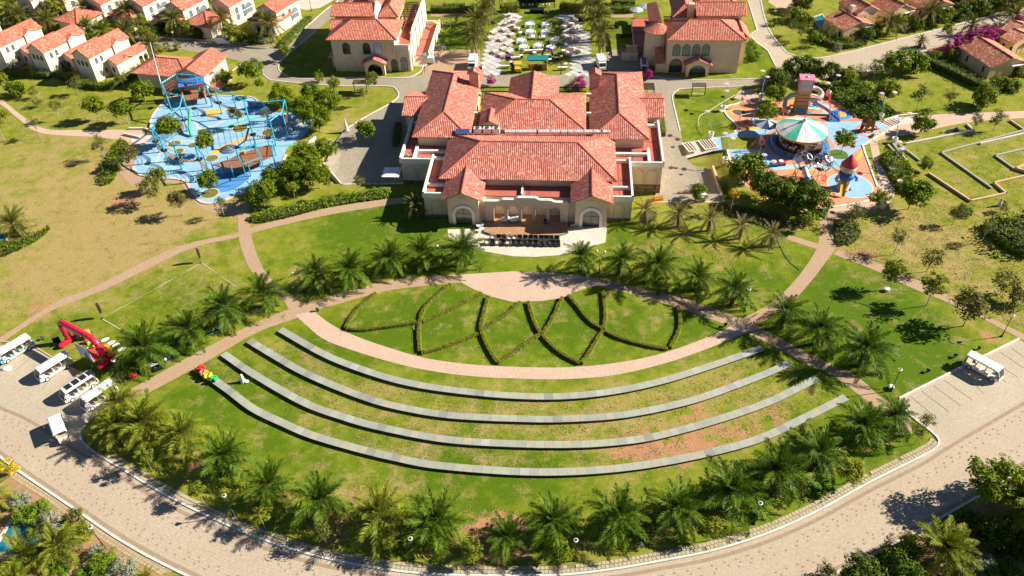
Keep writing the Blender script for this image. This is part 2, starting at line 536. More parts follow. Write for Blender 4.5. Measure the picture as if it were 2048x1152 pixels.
# ------------------------------------------------------------------ the ground: one sheet, turf thick or worn where it is in the park
def axis(lo,hi,step,far):
 a = list(np.arange(lo,hi + step/2,step))
 b = [lo - d for d in (4,12,30,80,200,600,far)][::-1]
 return np.array(b + a + [hi + d for d in (4,12,30,80,200,600,far)])
def build_ground():
 xs,ys = axis(-122,122,.85,2500),axis(26,222,.85,2500)
 X,Y = np.meshgrid(xs,ys)
 Z = np.zeros_like(X)
 U = (X - MB_O.x)*EU.x + (Y - MB_O.y)*EU.y
 V = (X - MB_O.x)*EV.x + (Y - MB_O.y)*EV.y
 near = (V > 6) & (V < 36) & (U > -26) & (U < 57)
 for i,j in zip(*np.where(near)):
  z = min(terrain(X[i,j] + dx,Y[i,j] + dy) for dx in (-.9,0,.9) for dy in (-.9,0,.9))
  Z[i,j] = z - (.25 if z < 0 else 0)
 out = (X < -121) | (X > 121) | (Y < 27) | (Y > 221)
 lush = np.full(X.shape,.42)
 dry = np.full(X.shape,.42)
 soil = np.zeros_like(X)
 def blob(arr,px,py,r,a,sq=1.0):
  p = G(px,py)
  d2 = ((X - p.x) ** 2 + ((Y - p.y)/sq) ** 2)/(r*r)
  arr += a*np.exp(-d2)
 for px,py,r,a in LUSH:
  blob(lush,px,py,r,a*.85)
 for px,py,r,a in DRY:
  blob(dry,px,py,r,a*(.95 if px < 500 else .5))
 for px,py,r,a in SOIL:
  blob(soil,px,py,r,a*.8)
 n0,n1 = X.shape
 v = np.stack([X,Y,Z],-1).reshape(-1,3)
 idx = np.arange(n0*n1).reshape(n0,n1)
 f = np.stack([idx[:-1,:-1],idx[:-1,1:],idx[1:,1:],idx[1:,:-1]],-1).reshape(-1,4)
 me = bpy.data.meshes.new('ground')
 me.vertices.add(len(v))
 me.vertices.foreach_set('co',v.ravel())
 me.loops.add(f.size)
 me.loops.foreach_set('vertex_index',f.ravel())
 me.polygons.add(len(f))
 me.polygons.foreach_set('loop_start',np.arange(0,f.size,4))
 me.update()
 me.validate()
 for nm,arr in (('lush',lush),('dry',dry),('soil',soil)):
  at = me.attributes.new(nm,'FLOAT','POINT')
  at.data.foreach_set('value',np.clip(arr,0,1.5).astype(np.float32).ravel())
 m,nt,b = mk('turf')
 pos = node(nt,'ShaderNodeNewGeometry').outputs['Position']
 at = {k: node(nt,'ShaderNodeAttribute',attribute_name=k).outputs['Fac'] for k in ('lush','dry','soil')}
 big = noise(nt,pos,.13,6,.62)
 med = noise(nt,pos,.55,6,.65)
 fin = noise(nt,pos,3.2,5,.7)
 vfin = noise(nt,pos,14.0,3,.7)
 # green turf
 g = math_(nt,'ADD',at['lush'],math_(nt,'MULTIPLY',math_(nt,'SUBTRACT',big,.5),1.3))
 g = math_(nt,'ADD',g,math_(nt,'MULTIPLY',math_(nt,'SUBTRACT',med,.5),1.3))
 g = math_(nt,'ADD',g,math_(nt,'MULTIPLY',math_(nt,'SUBTRACT',fin,.5),.35))
 col = ramp(nt,g,[(0.0,(.35,.29,.07)),(0.33,(.27,.265,.034)),(0.62,(.175,.22,.014)),(1.0,(.09,.155,.006))])
 # straw
 d = math_(nt,'ADD',at['dry'],math_(nt,'MULTIPLY',math_(nt,'SUBTRACT',noise(nt,pos,.3,7,.72),.5),2.4))
 d = math_(nt,'ADD',d,math_(nt,'MULTIPLY',math_(nt,'SUBTRACT',fin,.5),.5))
 col = mixc(nt,ramp(nt,d,[(0.50,0.0),(1.0,.8)]),col,(.42,.295,.125))
 # bare soil
 s = math_(nt,'ADD',at['soil'],math_(nt,'MULTIPLY',math_(nt,'SUBTRACT',noise(nt,pos,.5,7,.72),.5),2.6))
 s = math_(nt,'ADD',s,math_(nt,'MULTIPLY',math_(nt,'SUBTRACT',fin,.5),.6))
 sc = ramp(nt,med,[(0.3,(.40,.215,.12)),(0.7,(.50,.25,.13))])
 col = mixc(nt,ramp(nt,s,[(0.55,0.0),(0.85,1.0)]),col,sc)
 fine = ramp(nt,math_(nt,'ADD',math_(nt,'MULTIPLY',fin,.5),math_(nt,'MULTIPLY',vfin,.5)),[(0.30,.55),(0.70,1.32)])
 col = mixc(nt,1.0,col,fine,'MULTIPLY')
 nt.links.new(col,b.inputs['Base Color'])
 b.inputs['Roughness'].default_value = .95
 b.inputs['Specular IOR Level'].default_value = .1
 bump(nt,b,math_(nt,'ADD',fin,vfin),.55,.09)
 me.materials.append(m)
 return struct(place('ground',me))
LUSH = [(760,620,9,.35),(880,650,9,.4),(1010,670,9,.35),(1180,670,9,.4),(1120,620,8,.3),(1300,650,8,.35),(1420,660,6,.45),(830,640,6,.3),
  (720,450,9,.6),(820,440,8,.7),(660,470,7,.25),(890,430,6,.5),(1260,470,6,.5),(1480,560,9,.35),(1570,520,8,.2),(1350,480,7,.1),
  (1700,600,9,.55),(1760,640,9,.6),(1850,680,8,.45),(1680,690,8,.5),(1800,720,8,.3),(960,520,8,.4),(1560,700,5,.3),
  (700,700,7,.35),(620,690,6,.3),(560,760,6,.25),(480,820,8,.5),(400,780,6,.4),(640,910,9,.45),(850,960,9,.4),(1000,960,8,.4),(1150,950,6,.35),(960,900,7,.3),
  (1300,930,6,.3),(1750,830,7,.4),(1660,1000,7,.4),(1780,930,7,.4),(1500,1060,6,.35),(1560,850,5,.4),(560,560,8,.2),(380,520,7,.2),(250,560,6,.25),(350,600,8,.3),(130,660,6,.5),(300,700,7,.5),(240,740,5,.4),
  (890,70,9,.6),(870,90,8,.6),(1060,40,10,.55),(1060,90,12,.3),(1250,50,9,.5),(1510,110,9,.6),(600,120,10,.4),(730,190,8,.1),(1400,230,9,.35),(1430,190,7,.25),(1640,990,5,.3),(1900,200,14,.1),(60,220,12,.1)]
DRY = [(620,720,5,.3),(760,775,5,.35),(900,850,5,.4),(1050,810,5,.35),(1150,855,5,.4),(700,840,5,.35),(540,740,5,.3),(1420,750,5,.4),(1250,810,5,.4),(820,900,5,.4),(1000,905,4,.4),(150,330,16,.25),(60,420,14,.35),(250,450,14,.3),(330,430,9,.35),(150,500,12,.3),(200,520,9,.45),(60,580,9,.35),(420,560,9,.2),(230,350,9,.2),(420,440,7,.2),(20,300,12,.2),(740,250,7,.5),
    (700,240,6,.4),(1750,480,9,.45),(1850,480,9,.5),(1900,520,9,.4),(1980,600,9,.4),(1800,440,8,.25),(1960,330,12,.15),(1940,420,10,.25),(1900,300,10,.15),(1700,700,3,-.2),
    (1300,860,8,.4),(1440,800,7,.35),(1200,880,7,.2),(1000,830,7,.15),(900,810,8,.1),(650,810,6,.2),(1560,800,5,.4),(700,990,5,.4),(780,990,5,.2),(1700,660,4,.1),(1300,500,5,.3),(1420,500,6,.3),(1350,560,5,.2),
    (1060,630,4,.2),(960,620,4,.2),(1290,640,5,.2),(760,600,5,.2),(170,260,10,.15),(100,210,8,.1),(1640,40,12,.15),(1750,240,10,.1),(600,560,4,.3),(1090,100,5,.2),(1730,170,10,.1),(520,150,8,.15)]
SOIL = [(95,610,4,.75),(60,640,3,.5),(250,400,3.5,.8),(240,405,2.5,.6),(285,382,4,.5),(400,425,3,.45),(1712,500,3.5,.8),(1740,515,3,.5),(1560,430,4,.3),(1300,408,4,.7),(1400,415,4,.6),(1500,425,4,.35),(1990,680,2.5,.6),(1975,668,2,.5),
  (1400,815,3.5,.5),(1260,895,4.5,.75),(1320,905,4,.6),(1420,885,5,.75),(1500,850,4,.6),(1160,820,3,.55),(1310,780,3,.45),(1200,925,3,.4),(1560,835,3,.5),(1590,810,3,.4),(1380,880,3,.4),
  (560,985,3,.5),(480,930,3,.4),(640,1070,3,.5),(690,1040,4,.6),(740,1060,3,.45),(830,1080,3,.5),(900,1090,4,.65),(1000,1090,4,.75),(1050,1080,3,.6),(1180,1080,3,.6),(1290,1060,3,.5),(1410,1010,3,.45),(1560,965,3,.5),(1640,960,3,.5),(1710,905,3,.6),(1730,880,3,.4),(380,920,3,.6),(320,880,4,.6),(240,850,3,.6),(1500,990,3,.3),(715,970,2.5,.5),(410,950,3,.5),
  (1030,1040,4,.4),(960,1060,3,.5),(1850,480,5,.25),(1770,470,4,.3),(1950,550,4,.3),(1990,720,3,.1),(970,810,1.5,.4),(120,985,4,.8),(30,960,4,.7),(240,1080,5,.5),(1920,1080,6,.6),(1990,1040,6,.5),(180,1100,4,.6)]
build_ground()
# ------------------------------------------------------------------ front road with its kerbs
IN_K = gp([(160,864),(165,884),(190,905),(225,926),(325,986.5),(425,1036.5),(512,1074),(612,1106.5),(712,1129),(812,1144),(900,1150),(1024,1151.5),(1124,1150),(1224,1139),(1324,1121.5),(1424,1101.5),(1536,1066.5),(1636,1021.5),(1736,966.5),(1836,916.5),(1871,896.5),(1878,881.5),(1863,864),(1826,836),(1803,812)],1.0)
OUT_L = gp([(-160,812),(0,914),(25,934),(150,1019),(250,1086.5),(370,1150),(520,1215),(760,1265),(1024,1285),(1280,1262),(1480,1215),(1663,1150),(1791,1086.5),(1946,999),(2026,949),(2250,815)],1.0)
IN_R = gp([(-160,742),(0,805),(60,830),(120,866),(165,895),(225,930),(325,990),(425,1040),(512,1077),(612,1110),(712,1132),(812,1147),(900,1153),(1024,1155),(1124,1153),(1224,1142),(1324,1125),(1424,1105),(1536,1070),(1636,1025),(1736,970),(1836,920),(1878,893),(1960,845),(2048,795),(2250,690)],1.0)
sheet('road',OUT_L,IN_R,.02,PAVE,160)
LOT_L = [G(*p) for p in [(-160,735),(-160,640),(-60,655),(0,690),(67,692),(110,718),(160,746),(205,775),(262,797),(232,806),(200,823),(175,846),(163,866),(168,890),(190,912),(120,868),(60,832),(0,807)]]
patch('parking_area',LOT_L,.016,PAVE_G,ang(G(110,660),G(20,710)))
LOT_R = [G(*p) for p in [(1801,796),(2038,679),(2130,740),(2250,820),(2250,700),(2048,800),(1960,850),(1878,897),(1881,882),(1864,862),(1826,834)]]
LOT_R = [G(*p) for p in [(1801,796),(2038,679),(2090,712),(2250,640),(2250,693),(2048,798),(1960,848),(1878,896),(1881,882),(1864,862),(1826,834)]]
patch('parking_area',LOT_R,.016,PAVE_G,ang(G(1803,794),G(2038,679)))
kerb(IN_K,.28,.13,KERB_W)
kerb(OUT_L,.28,.13,KERB_W)
kerb(gp([(1803,812),(1800,796),(1850,771),(1930,731),(2038,678)],1,sm=False),.3,.14,KERB_W)
kerb(gp([(-20,680),(67,692),(110,718),(160,746),(215,779)],1,sm=False),.22,.12,KERB_T)
band = sheet('paver_band',offset(IN_R,-.5),offset(IN_R,-.95),.03,BAND)
sheet('paver_band',offset(OUT_L,.25),offset(OUT_L,.7),.03,BAND)
# staggered dark pavers set into both edges of the road
mb = MB()
for P,side in ((IN_R,-1),(OUT_L,1)):
 L = int(length(P)/1.45)
 Q = resample(P,L)
 for i in range(1,L - 1):
  t = (Q[i + 1] - Q[i - 1]).normalized()
  nrm = Vector((-t.y,t.x))*side
  for k,(du,dv) in enumerate(((0,1.55),(.32,2.0),(-.1,2.45))):
   if rnd.random() < .22:
    continue
   c = Q[i] + t*du + nrm*dv
   mb.box(c.x,c.y,.03,.24,.19,.03,math.atan2(t.y,t.x))
stuff(mb.build('accent_paver',BAND,bpy.data.objects['road']))
# parking bay lines
mb = MB()
for a,b in (((1821,793),(1873,835)),((1843,782),(1897,823)),((1866,771),(1922,812)),((1888,760),(1945,800)),((1930,744),(1967,788)),((1955,730),(2012,764)),((1980,719),(2035,754)),((2001,705),(2048,736)),((2023,696),(2048,715)),
    ((67,694),(-8,738)),((69,708),(30,743)),((113,722),(50,765)),((110,748),(86,776)),((162,748),(120,775)),((205,778),(170,808))):
 A,B = G(*a),G(*b)
 c = (A + B)/2
 mb.box(c.x,c.y,.026,(B - A).length,.1,.02,ang(A,B))
struct(mb.build('bay_line',BAND))
# ------------------------------------------------------------------ stone sett pavement between turf and kerb
PAVEM = struct(patch('pavement',offset(IN_K[8:],.1)[:-8] + list(reversed(offset(IN_K[8:],1.25)[:-8])),.02,M('sett_joint',(.20,.17,.07),.95,.3,2.0)))
PM = MATS['sett'] if 'sett' in MATS else M('sett',(.43,.36,.24),.9,.25,2.0,bmp=.3)
mb = MB()
mb.box(0,0,0,.44,.42,.10)
sett = [mb.mesh('paver',PM)]
mbr = MB()
slots = []
for row,d in enumerate((.42,.92)):
 Q0 = offset(IN_K[6:-6],d)
 L = int(length(Q0)/.5)
 Q = resample(Q0,L)
 for i in range(1,L - 1):
  t = (Q[i + 1] - Q[i - 1]).normalized()
  if rnd.random() < .025:
   continue
  slots.append((Q[i] + t*(.25*row),math.atan2(t.y,t.x) + rnd.uniform(-.05,.05)))
slots.sort(key=lambda s: s[0].y)
for i,(p,a) in enumerate(slots):
 if i < 298:
  o = place('paver',sett[0],PAVEM,(p.x,p.y,.035 + rnd.uniform(-.012,.012)),a)
 else:
  mbr.box(p.x,p.y,.035 + rnd.uniform(-.012,.012),.44,.42,.10,a)
stuff(mbr.build('paver',PM,PAVEM))
# pavement on the near side of the road
for A,B in ((gp([(20,955),(95,1002),(150,1045),(235,1100),(320,1150)]),gp([(30,935),(150,1023),(250,1091),(345,1142)])),(gp([(1690,1152),(1795,1100),(1860,1060)]),gp([(1680,1148),(1793,1091),(1855,1056)]))):
 sheet('pavement',A,B,.03,brickmat('side_sett',(.45,.34,.22),(.52,.40,.26),(.28,.22,.10),.55,.5,.9,.05))
# ------------------------------------------------------------------ footpaths
def fp(a,b,mat,z=.02,nm='footpath'):
 return sheet(nm,gp(a),gp(b),z,mat)
fp([(627,622),(660,647),(692,664),(737,682),(787,698.5),(849,716),(937,728.5),(1024,733.5),(1124,735),(1224,727),(1324,707),(1424,671),(1459,653.5),(1490,637)],
   [(590,630),(612,650),(652,681),(737,711),(812,732),(887,746),(960,754),(1024,757),(1124,758.5),(1224,751),(1324,728.5),(1399,703.5),(1486,668.5),(1512,655)],PATH_P,.024)
fp([(262,778),(275,771),(400,702),(512,645),(578,619),(606,608.5),(719,576),(799,558),(929,548)],
   [(262,797),(282,793.5),(410,725),(512,666),(598,635),(627,622),(757,586),(812,576),(922,565)],PATH,.020)
fp([(1199,556),(1344,591),(1399,607),(1486,638.5),(1536,663.5),(1636,716),(1711,751),(1761,793.5),(1822,838)],
   [(1190,572),(1249,585),(1349,613.5),(1456,651),(1536,686),(1611,728.5),(1661,748.5),(1723,793.5),(1824,868)],PATH,.020)
fp([(1480,640),(1534,611),(1576,576),(1613,530.5),(1636,488),(1640,435),(1655,420)],
   [(1500,655),(1560,625),(1611,576),(1658,515.5),(1670,495),(1672,443),(1690,428)],PATH,.027)
fp([(578,620),(562,596),(520,557),(499,538),(485,505),(477,473),(475,428)],[(606,608),(560,575),(538,553),(524,533),(512,503),(503,470),(498,428)],PATH,.028)
fp([(-60,708),(0,675),(117,601),(185,576),(350,495),(475,467),(512,452),(637,420),(759,400),(830,393)],
   [(-60,722),(0,688),(100,623),(217,576),(375,500),(476,475),(512,464),(637,434),(759,413),(830,404)],PATH,.023)
fp([(-80,150),(0,197),(40,228),(88,257),(150,260),(285,259)],[(-80,164),(0,208),(35,236),(82,266),(200,275),(285,288)],PATH_P,.018)
patch('footpath',gp([(262,268),(250,313),(238,345),(262,372),(320,366),(362,366),(378,395),(405,418),(440,430),(498,430),(498,405),(425,404),(400,398),(385,370),(365,352),(300,350),(268,340),(300,270)],sm=False),.015,PATH)
fp([(1676,500),(1761,528),(1846,565),(1961,626),(2048,668),(2150,720)],[(1666,509),(1743,538),(1823,576),(1886,601),(1961,636),(2041,678),(2140,735)],PATH,.025)
fp([(1579,470),(1637,488)],[(1571,478),(1632,498)],PATH,.022)
fp([(1796,234),(1911,227),(2048,222),(2150,218)],[(1723,288),(1836,265),(1936,245),(2048,236),(2150,230)],PATH_P,.02)
fp([(1735,262),(1742,300),(1755,350),(1757,375),(1745,392),(1711,402),(1655,420)],[(1755,260),(1758,300),(1780,350),(1790,384),(1782,402),(1757,416),(1690,428)],PATH_P,.017)
# half-moon plaza and the terrace in front of the clubhouse
patch('plaza',gp([(922,549),(1024,543),(1099,545),(1199,556),(1196,570),(1164,579),(1154,583),(1124,596),(1086,602),(1024,604),(977,592),(942,576),(922,565)],sm=False),.030,PATH_P)
patch('patio',gp([(895,459),(1214,453),(1211,485),(1124,510),(1070,514),(1024,512.5),(952,500),(897,474)],sm=False),.030,FLAG,YAW)
# ------------------------------------------------------------------ lanes behind the clubhouse
def terr_poly(name,px,z,mat,rot=0.0,sub=2.5):
 """polygon cut finely enough to follow the dip of the yards"""
 P = [G(*p,-.0) if len(p) == 2 else GT(p[0],p[1]) for p in px]
 P = [Vector((p[0],p[1])) for p in P]
 bm = bmesh.new()
 vs = [bm.verts.new((p.x,p.y,0)) for p in P]
 f = bm.faces.new(vs)
 for ax,n in ((0,Vector((1,0,0))),(1,Vector((0,1,0)))):
  lo,hi = min(p[ax] for p in P),max(p[ax] for p in P)
  k = lo + sub
  while k < hi:
   co = Vector((k,0,0)) if ax == 0 else Vector((0,k,0))
   bmesh.ops.bisect_plane(bm,geom=list(bm.verts) + list(bm.edges) + list(bm.faces),plane_co=co,plane_no=n)
   k += sub
 bmesh.ops.triangulate(bm,faces=list(bm.faces))
 for v in bm.verts:
  v.co.z = z + terrain(v.co.x,v.co.y)
 uv = bm.loops.layers.uv.new('UVMap')
 c,s_ = math.cos(rot),math.sin(rot)
 for fa in bm.faces:
  if fa.normal.z < 0:
   fa.normal_flip()
  for l in fa.loops:
   x,y = l.vert.co.x,l.vert.co.y
   l[uv].uv = (c*x + s_*y,-s_*x + c*y)
 me = bpy.data.meshes.new(name)
 bm.to_mesh(me)
 bm.free()
 me.materials.append(mat)
 return struct(place(name,me))
fp([(524,135),(527,150),(544,163),(597,166),(687,172),(774,172),(1000,172),(1374,177),(1501,172),(1565,172)],
   [(554,128),(560,140),(572,150),(597,157.5),(762,155),(830,151),(1000,150),(1304,150),(1399,160),(1565,157)],ROAD_G,.020,'lane')
fp([(524,137),(548,108),(578,89),(649,22),(677,0),(740,-70)],[(556,132),(587,97),(632,62),(656,42),(702,0),(770,-70)],ROAD_G,.024,'lane')
fp([(270,62),(322,75),(425,81),(512,90),(578,89)],[(270,90),(367,100),(455,116),(490,125),(530,136)],ROAD_G,.018,'lane')
terr_poly('lane',[(774,171),(797,180),(798,192),(782,205),(737,230,1),(692,257,1),(672,282,1),(650,326,1),(686,368,1),(812,366,1),(806,330,1),(830,200),(870,160)],.028,ROAD_G,YAW)
terr_poly('lane',[(1290,160),(1374,176),(1356,181),(1344,192),(1351,225),(1366,285,1),(1374,318,1),(1386,330,1),(1414,337,1),(1424,340,1),(1446,404,1),(1309,404,1),(1318,330,1),(1310,240)],.028,ROAD_G,YAW)
kerb(gp([(540,160),(597,166.5),(687,172.5),(774,172.5),(792,179),(797,192),(782,206),(737,231),(692,258)],1),.25,.12,KERB_W)
kerb(gp([(1501,172),(1374,177.5),(1356,181),(1345,192),(1351,225),(1360,262)],1),.25,.12,KERB_W)
kerb(gp([(1296,132),(1304,150),(1324,157),(1399,160),(1545,157)],1),.25,.12,KERB_W)
kerb(gp([(850,118),(847,132),(839,145),(812,156),(762,155),(700,156),(597,157.5),(572,151),(557,137),(566,118),(597,92),(632,62)],1),.25,.12,KERB_W)
kerb(gp([(465,142),(490,121),(516,118),(524,135),(527,150),(542,161)],1,sm=False),.2,.1,KERB_W)
kerb(gp([(570,92),(649,22),(677,0),(740,-70)],1),.25,.12,KERB_W)
kerb(gp([(270,62),(322,75),(425,81),(512,90)],1),.25,.12,KERB_W)
# lanes at the upper right
fp([(1490,-30),(1499,20),(1514,60),(1502,70),(1509,82),(1536,102),(1551,132),(1556,165)],[(1515,-30),(1534,50),(1566,97),(1586,110),(1620,116),(1640,125),(1660,140),(1640,165)],PAVE_G,.018,'lane')
fp([(1551,112),(1586,110),(1636,116),(1700,104),(1786,82),(1911,50),(2048,15),(2180,-22)],[(1551,150),(1600,158),(1711,152),(1760,142),(1811,130),(1911,90),(2048,54),(2180,20)],PAVE,.022,'lane')
kerb(gp([(1515,-30),(1534,50),(1566,97),(1586,110),(1636,116),(1700,104),(1786,82),(1911,50),(2048,15),(2180,-22)],1),.3,.12,KERB_W)
kerb(gp([(1711,152),(1811,130),(1911,90),(2048,54)],1),.25,.12,KERB_T)
kerb(gp([(1497,5),(1514,60),(1500,70),(1509,82),(1536,102),(1551,132)],1,sm=False),.25,.12,KERB_W)
# drives between the two villas and the tea garden
fp([(852,120),(850,100),(960,100)],[(842,156),(880,150),(962,150)],PATH,.016,'lane')
patch('lane',gp([(1222,100),(1290,92),(1300,150),(1204,152),(1206,112)],sm=False),.015,ROAD_G,YAW)
patch('footpath',gp([(862,25),(950,25),(950,33),(862,33)],sm=False),.017,PATH)
patch('footpath',gp([(1222,26),(1268,26),(1266,35),(1222,35)],sm=False),.017,PATH)
patch('footpath',gp([(960,150),(965,157),(1190,157),(1190,150)],sm=False),.012,ROAD_G)
# ------------------------------------------------------------------ four curved stone benches
def slabmat(name,c):
 return M(name,c,.8,.14,1.3,bmp=.12,grime=((.30,.30,.26),.3))
SLABS = [slabmat('slab_grey',(.31,.32,.27)),slabmat('slab_green',(.35,.36,.29)),slabmat('slab_dark',(.25,.25,.22)),slabmat('slab_pale',(.38,.39,.36)),slabmat('slab_warm',(.38,.34,.26))]
BASE_S = M('bench_base',(.10,.10,.09),.9,.25,2.0)  # riser colour set dark for the shadow side below the slabs
BN = [([(566,654),(659.5,706),(752,741),(827,761),(917,774.75),(1024,784.5),(1124,786),(1224,776),(1324,754.75),(1424,723.5),(1521,690)],
    'innermost of the four curved stone benches, next to the pink path'),
   ([(504,676),(559,709),(612,738.5),(682,769),(757,796),(820,811),(887,822),(950,827),(1024,830),(1124,831),(1249,822),(1374,796),(1460,767),(1534,738.5),(1574,720)],
    'second curved stone bench from the pink path'),
   ([(453,702),(512,742),(612,798.5),(690,827),(762,847),(890,871),(1024,880),(1149,881.5),(1240,875.5),(1314,864),(1430,833),(1536,796),(1629,750)],
    'third curved stone bench from the pink path'),
   ([(400,731),(462,773.5),(512,811),(570,839),(629.5,864),(719.5,890),(795,908),(874.5,922.75),(1024,934.75),(1149,935),(1274,924),(1399,901.5),(1511,871.5),(1600,831),(1686,788)],
    'outermost and longest of the four curved stone benches, nearest the palms')]
for bi,(px,lab) in enumerate(BN):
 P = catmull([G(x,y,.45) for x,y in px],.8)
 Q = resample(P,int(length(P)/1.18) + 1)
 c = Q[len(Q) // 2]
 t = thing('stone_bench',lab,'bench',(c.x,c.y,0),0,'curved stone benches of the open theatre')
 Q = [q - c for q in Q]
 inn,out = offset(Q,-.02),offset(Q,-1.12)
 mb = MB()
 bi_,bo = offset(Q,-.12),offset(Q,-.98)
 mb.grid([[(a.x,a.y,-.2),(a.x,a.y,.375),(b.x,b.y,.375),(b.x,b.y,-.2)] for a,b in zip(bi_,bo)])
 for e in (0,-1):
  a,b = bi_[e],bo[e]
  mb.add([(a.x,a.y,-.2),(b.x,b.y,-.2),(b.x,b.y,.375),(a.x,a.y,.375)])
 mb.build('base',BASE_S,t)
 for i in range(len(Q) - 1):
  mb = MB()
  tx = (Q[i + 1] - Q[i]).normalized()*.008
  j = rnd.uniform(-.006,.006)
  p4 = [inn[i] + tx,out[i] + tx,out[i + 1] - tx,inn[i + 1] - tx]
  mb.prism([(p.x,p.y) for p in p4],.37,.455 + j)
  west = i/len(Q) < .45
  k = rnd.random()
  m = SLABS[3] if k < .07 else SLABS[4] if k < .17 else SLABS[2] if k < (.26 if west else .19) else SLABS[0] if k < (.80 if west else .5) else SLABS[1]
  mb.build('slab',m,t)
# ------------------------------------------------------------------ leafy volumes
def leaf_quad(mb,p,n,s,asp=.55):
 n = n.normalized()
 a = n.cross(Vector((rnd.gauss(0,1),rnd.gauss(0,1),rnd.gauss(0,1))))
 if a.length < 1e-3:
  a = Vector((1,0,0))
 a.normalize()
 b = n.cross(a)
 a,b = a*s*.5,b*s*.5*asp
 i = len(mb.v)
 mb.v += [tuple(p - a),tuple(p + b*.9),tuple(p + a),tuple(p - b*.9)]
 mb.f.append((i,i + 1,i + 2,i + 3))
 mb.m.append(0)
 mb.uv += [(0,0)]*4
def rv():
 while True:
  v = Vector((rnd.uniform(-1,1),rnd.uniform(-1,1),rnd.uniform(-1,1)))
  if .05 < v.length < 1:
   return v.normalized()
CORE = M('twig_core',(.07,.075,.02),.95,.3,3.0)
def hedge_mesh(name,P,w,h,dens,leaf,mat,wob=.12):
 """a clipped hedge following a line: a dark twiggy core under a skin of leaves"""
 mb = MB()
 Q = resample(P,max(3,int(length(P)/.5)))
 A,B = offset(Q,w/2*.8),offset(Q,-w/2*.8)
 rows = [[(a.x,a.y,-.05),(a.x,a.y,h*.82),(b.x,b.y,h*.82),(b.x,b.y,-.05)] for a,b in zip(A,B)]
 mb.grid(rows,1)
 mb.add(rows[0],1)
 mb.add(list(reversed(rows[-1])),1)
 L = length(Q)
 n = int(dens*L*(w + 2*h))
 ph = rnd.uniform(0,9)
 for _ in range(n):
  s = rnd.random()*(len(Q) - 1)
  i = int(s)
  c = Q[i].lerp(Q[i + 1],s - i)
  tt = (Q[i + 1] - Q[i]).normalized()
  nn = Vector((-tt.y,tt.x,0))
  wb = 1 + wob*math.sin(s*1.3 + ph) + wob*.7*math.sin(s*3.1 + ph*2)
  hh,ww = h*wb,w*(1 + (wb - 1)*.8)
  k = rnd.random()*(w + 2*h)
  if k < w:
   o,z,nr = (k/w - .5)*ww,hh,Vector((0,0,1))
  else:
   sg = 1 if k < w + h else -1
   o,z,nr = sg*ww/2,rnd.random()*hh,nn*sg
  p = Vector((c.x,c.y,0)) + nn*o + Vector((0,0,z)) + rv()*leaf*.6
  leaf_quad(mb,p,nr + rv()*.8 + Vector((0,0,.7)),leaf*rnd.uniform(.7,1.3))
 return mb.mesh(name,[mat,CORE])
def hedge(px,w,h,label,mat=None,dens=42,leaf=.17,group=None,z=0,sm=True,name='hedge',wob=.12,cat='hedge'):
 P = gp(px,.6,0,sm)
 c = P[len(P) // 2]
 me = hedge_mesh(name,[p - c for p in P],w,h,dens,leaf,mat or L_HEDGE,wob)
 o = place(name,me,None,(c.x,c.y,terrain(c.x,c.y)))
 return tag(o,label,cat,group)
GR = 'clipped hedges drawing petals in the half-moon lawn'
for px,lab in (
 ([(752,588),(728,608),(708,630),(692,657),(700,660)],'yellow-green hedge curving up the left side of the leftmost lawn petal'),
 ([(702,661),(730,661),(780,655),(834,647)],'low straight hedge along the bottom of the leftmost lawn petal, ending at the round drain'),
 ([(902,570),(876,592),(850,618),(840,645),(838,675),(840,706)],'hedge bending from the upper path down past the round drain to a left petal tip'),
 ([(963,588),(935,603),(900,621),(845,646)],'hedge running from beside the plaza left down to the round drain'),
 ([(843,708),(875,700),(920,684),(955,670)],'yellowish hedge along the bottom of the second lawn petal from the left'),
 ([(977,595),(970,620),(962,655),(966,675),(980,705),(995,728)],'tall yellow hedge dropping from the plaza edge to the middle left petal tip'),
 ([(1040,606),(1020,625),(990,645),(962,665)],'hedge slanting from under the plaza down left to the tall yellow hedge'),
 ([(996,728),(1020,712),(1050,692),(1080,672)],'hedge rising right from the middle left petal tip to the centre crossing'),
 ([(1056,606),(1063,630),(1072,655),(1082,671)],'short hedge from plaza to centre crossing, left one of two'),
 ([(1124,597),(1112,625),(1098,652),(1084,671)],'short hedge from plaza to centre crossing, right one of two'),
 ([(1084,673),(1105,695),(1130,714),(1160,729)],'dark hedge falling right from the centre crossing to the middle right petal tip'),
 ([(1136,593),(1155,615),(1180,645),(1206,661)],'long hedge slanting right from the plaza to the right crossing'),
 ([(1206,585),(1209,610),(1210,640),(1207,660)],'upright hedge from the upper path to the right crossing'),
 ([(1206,664),(1192,685),(1178,708),(1163,729)],'hedge falling left from the right crossing to the middle right petal tip'),
 ([(1209,664),(1240,678),(1290,692),(1335,700)],'hedge along the bottom of the rightmost lawn petal'),
 ([(1355,614),(1360,640),(1357,665),(1340,698)],'curved hedge closing the right side of the rightmost lawn petal'),
):
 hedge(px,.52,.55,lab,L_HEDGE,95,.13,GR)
for px,lab in (([(833,656)],'round stone drain among the petal hedges'),):
 p = G(*px[0])
 t = thing('drain',lab,'drain',(p.x,p.y,0))
 mb = MB()
 mb.lathe([(.55,0),(.55,.12),(.38,.12),(.34,.03),(.01,.02)],18)
 mb.build('drain_ring',M('drain_stone',(.52,.36,.25),.85,.15),t)
 mb = MB()
 mb.lathe([(.30,.03),(.28,.07),(.01,.07)],14)
 mb.build('drain_cover',BAND,t)
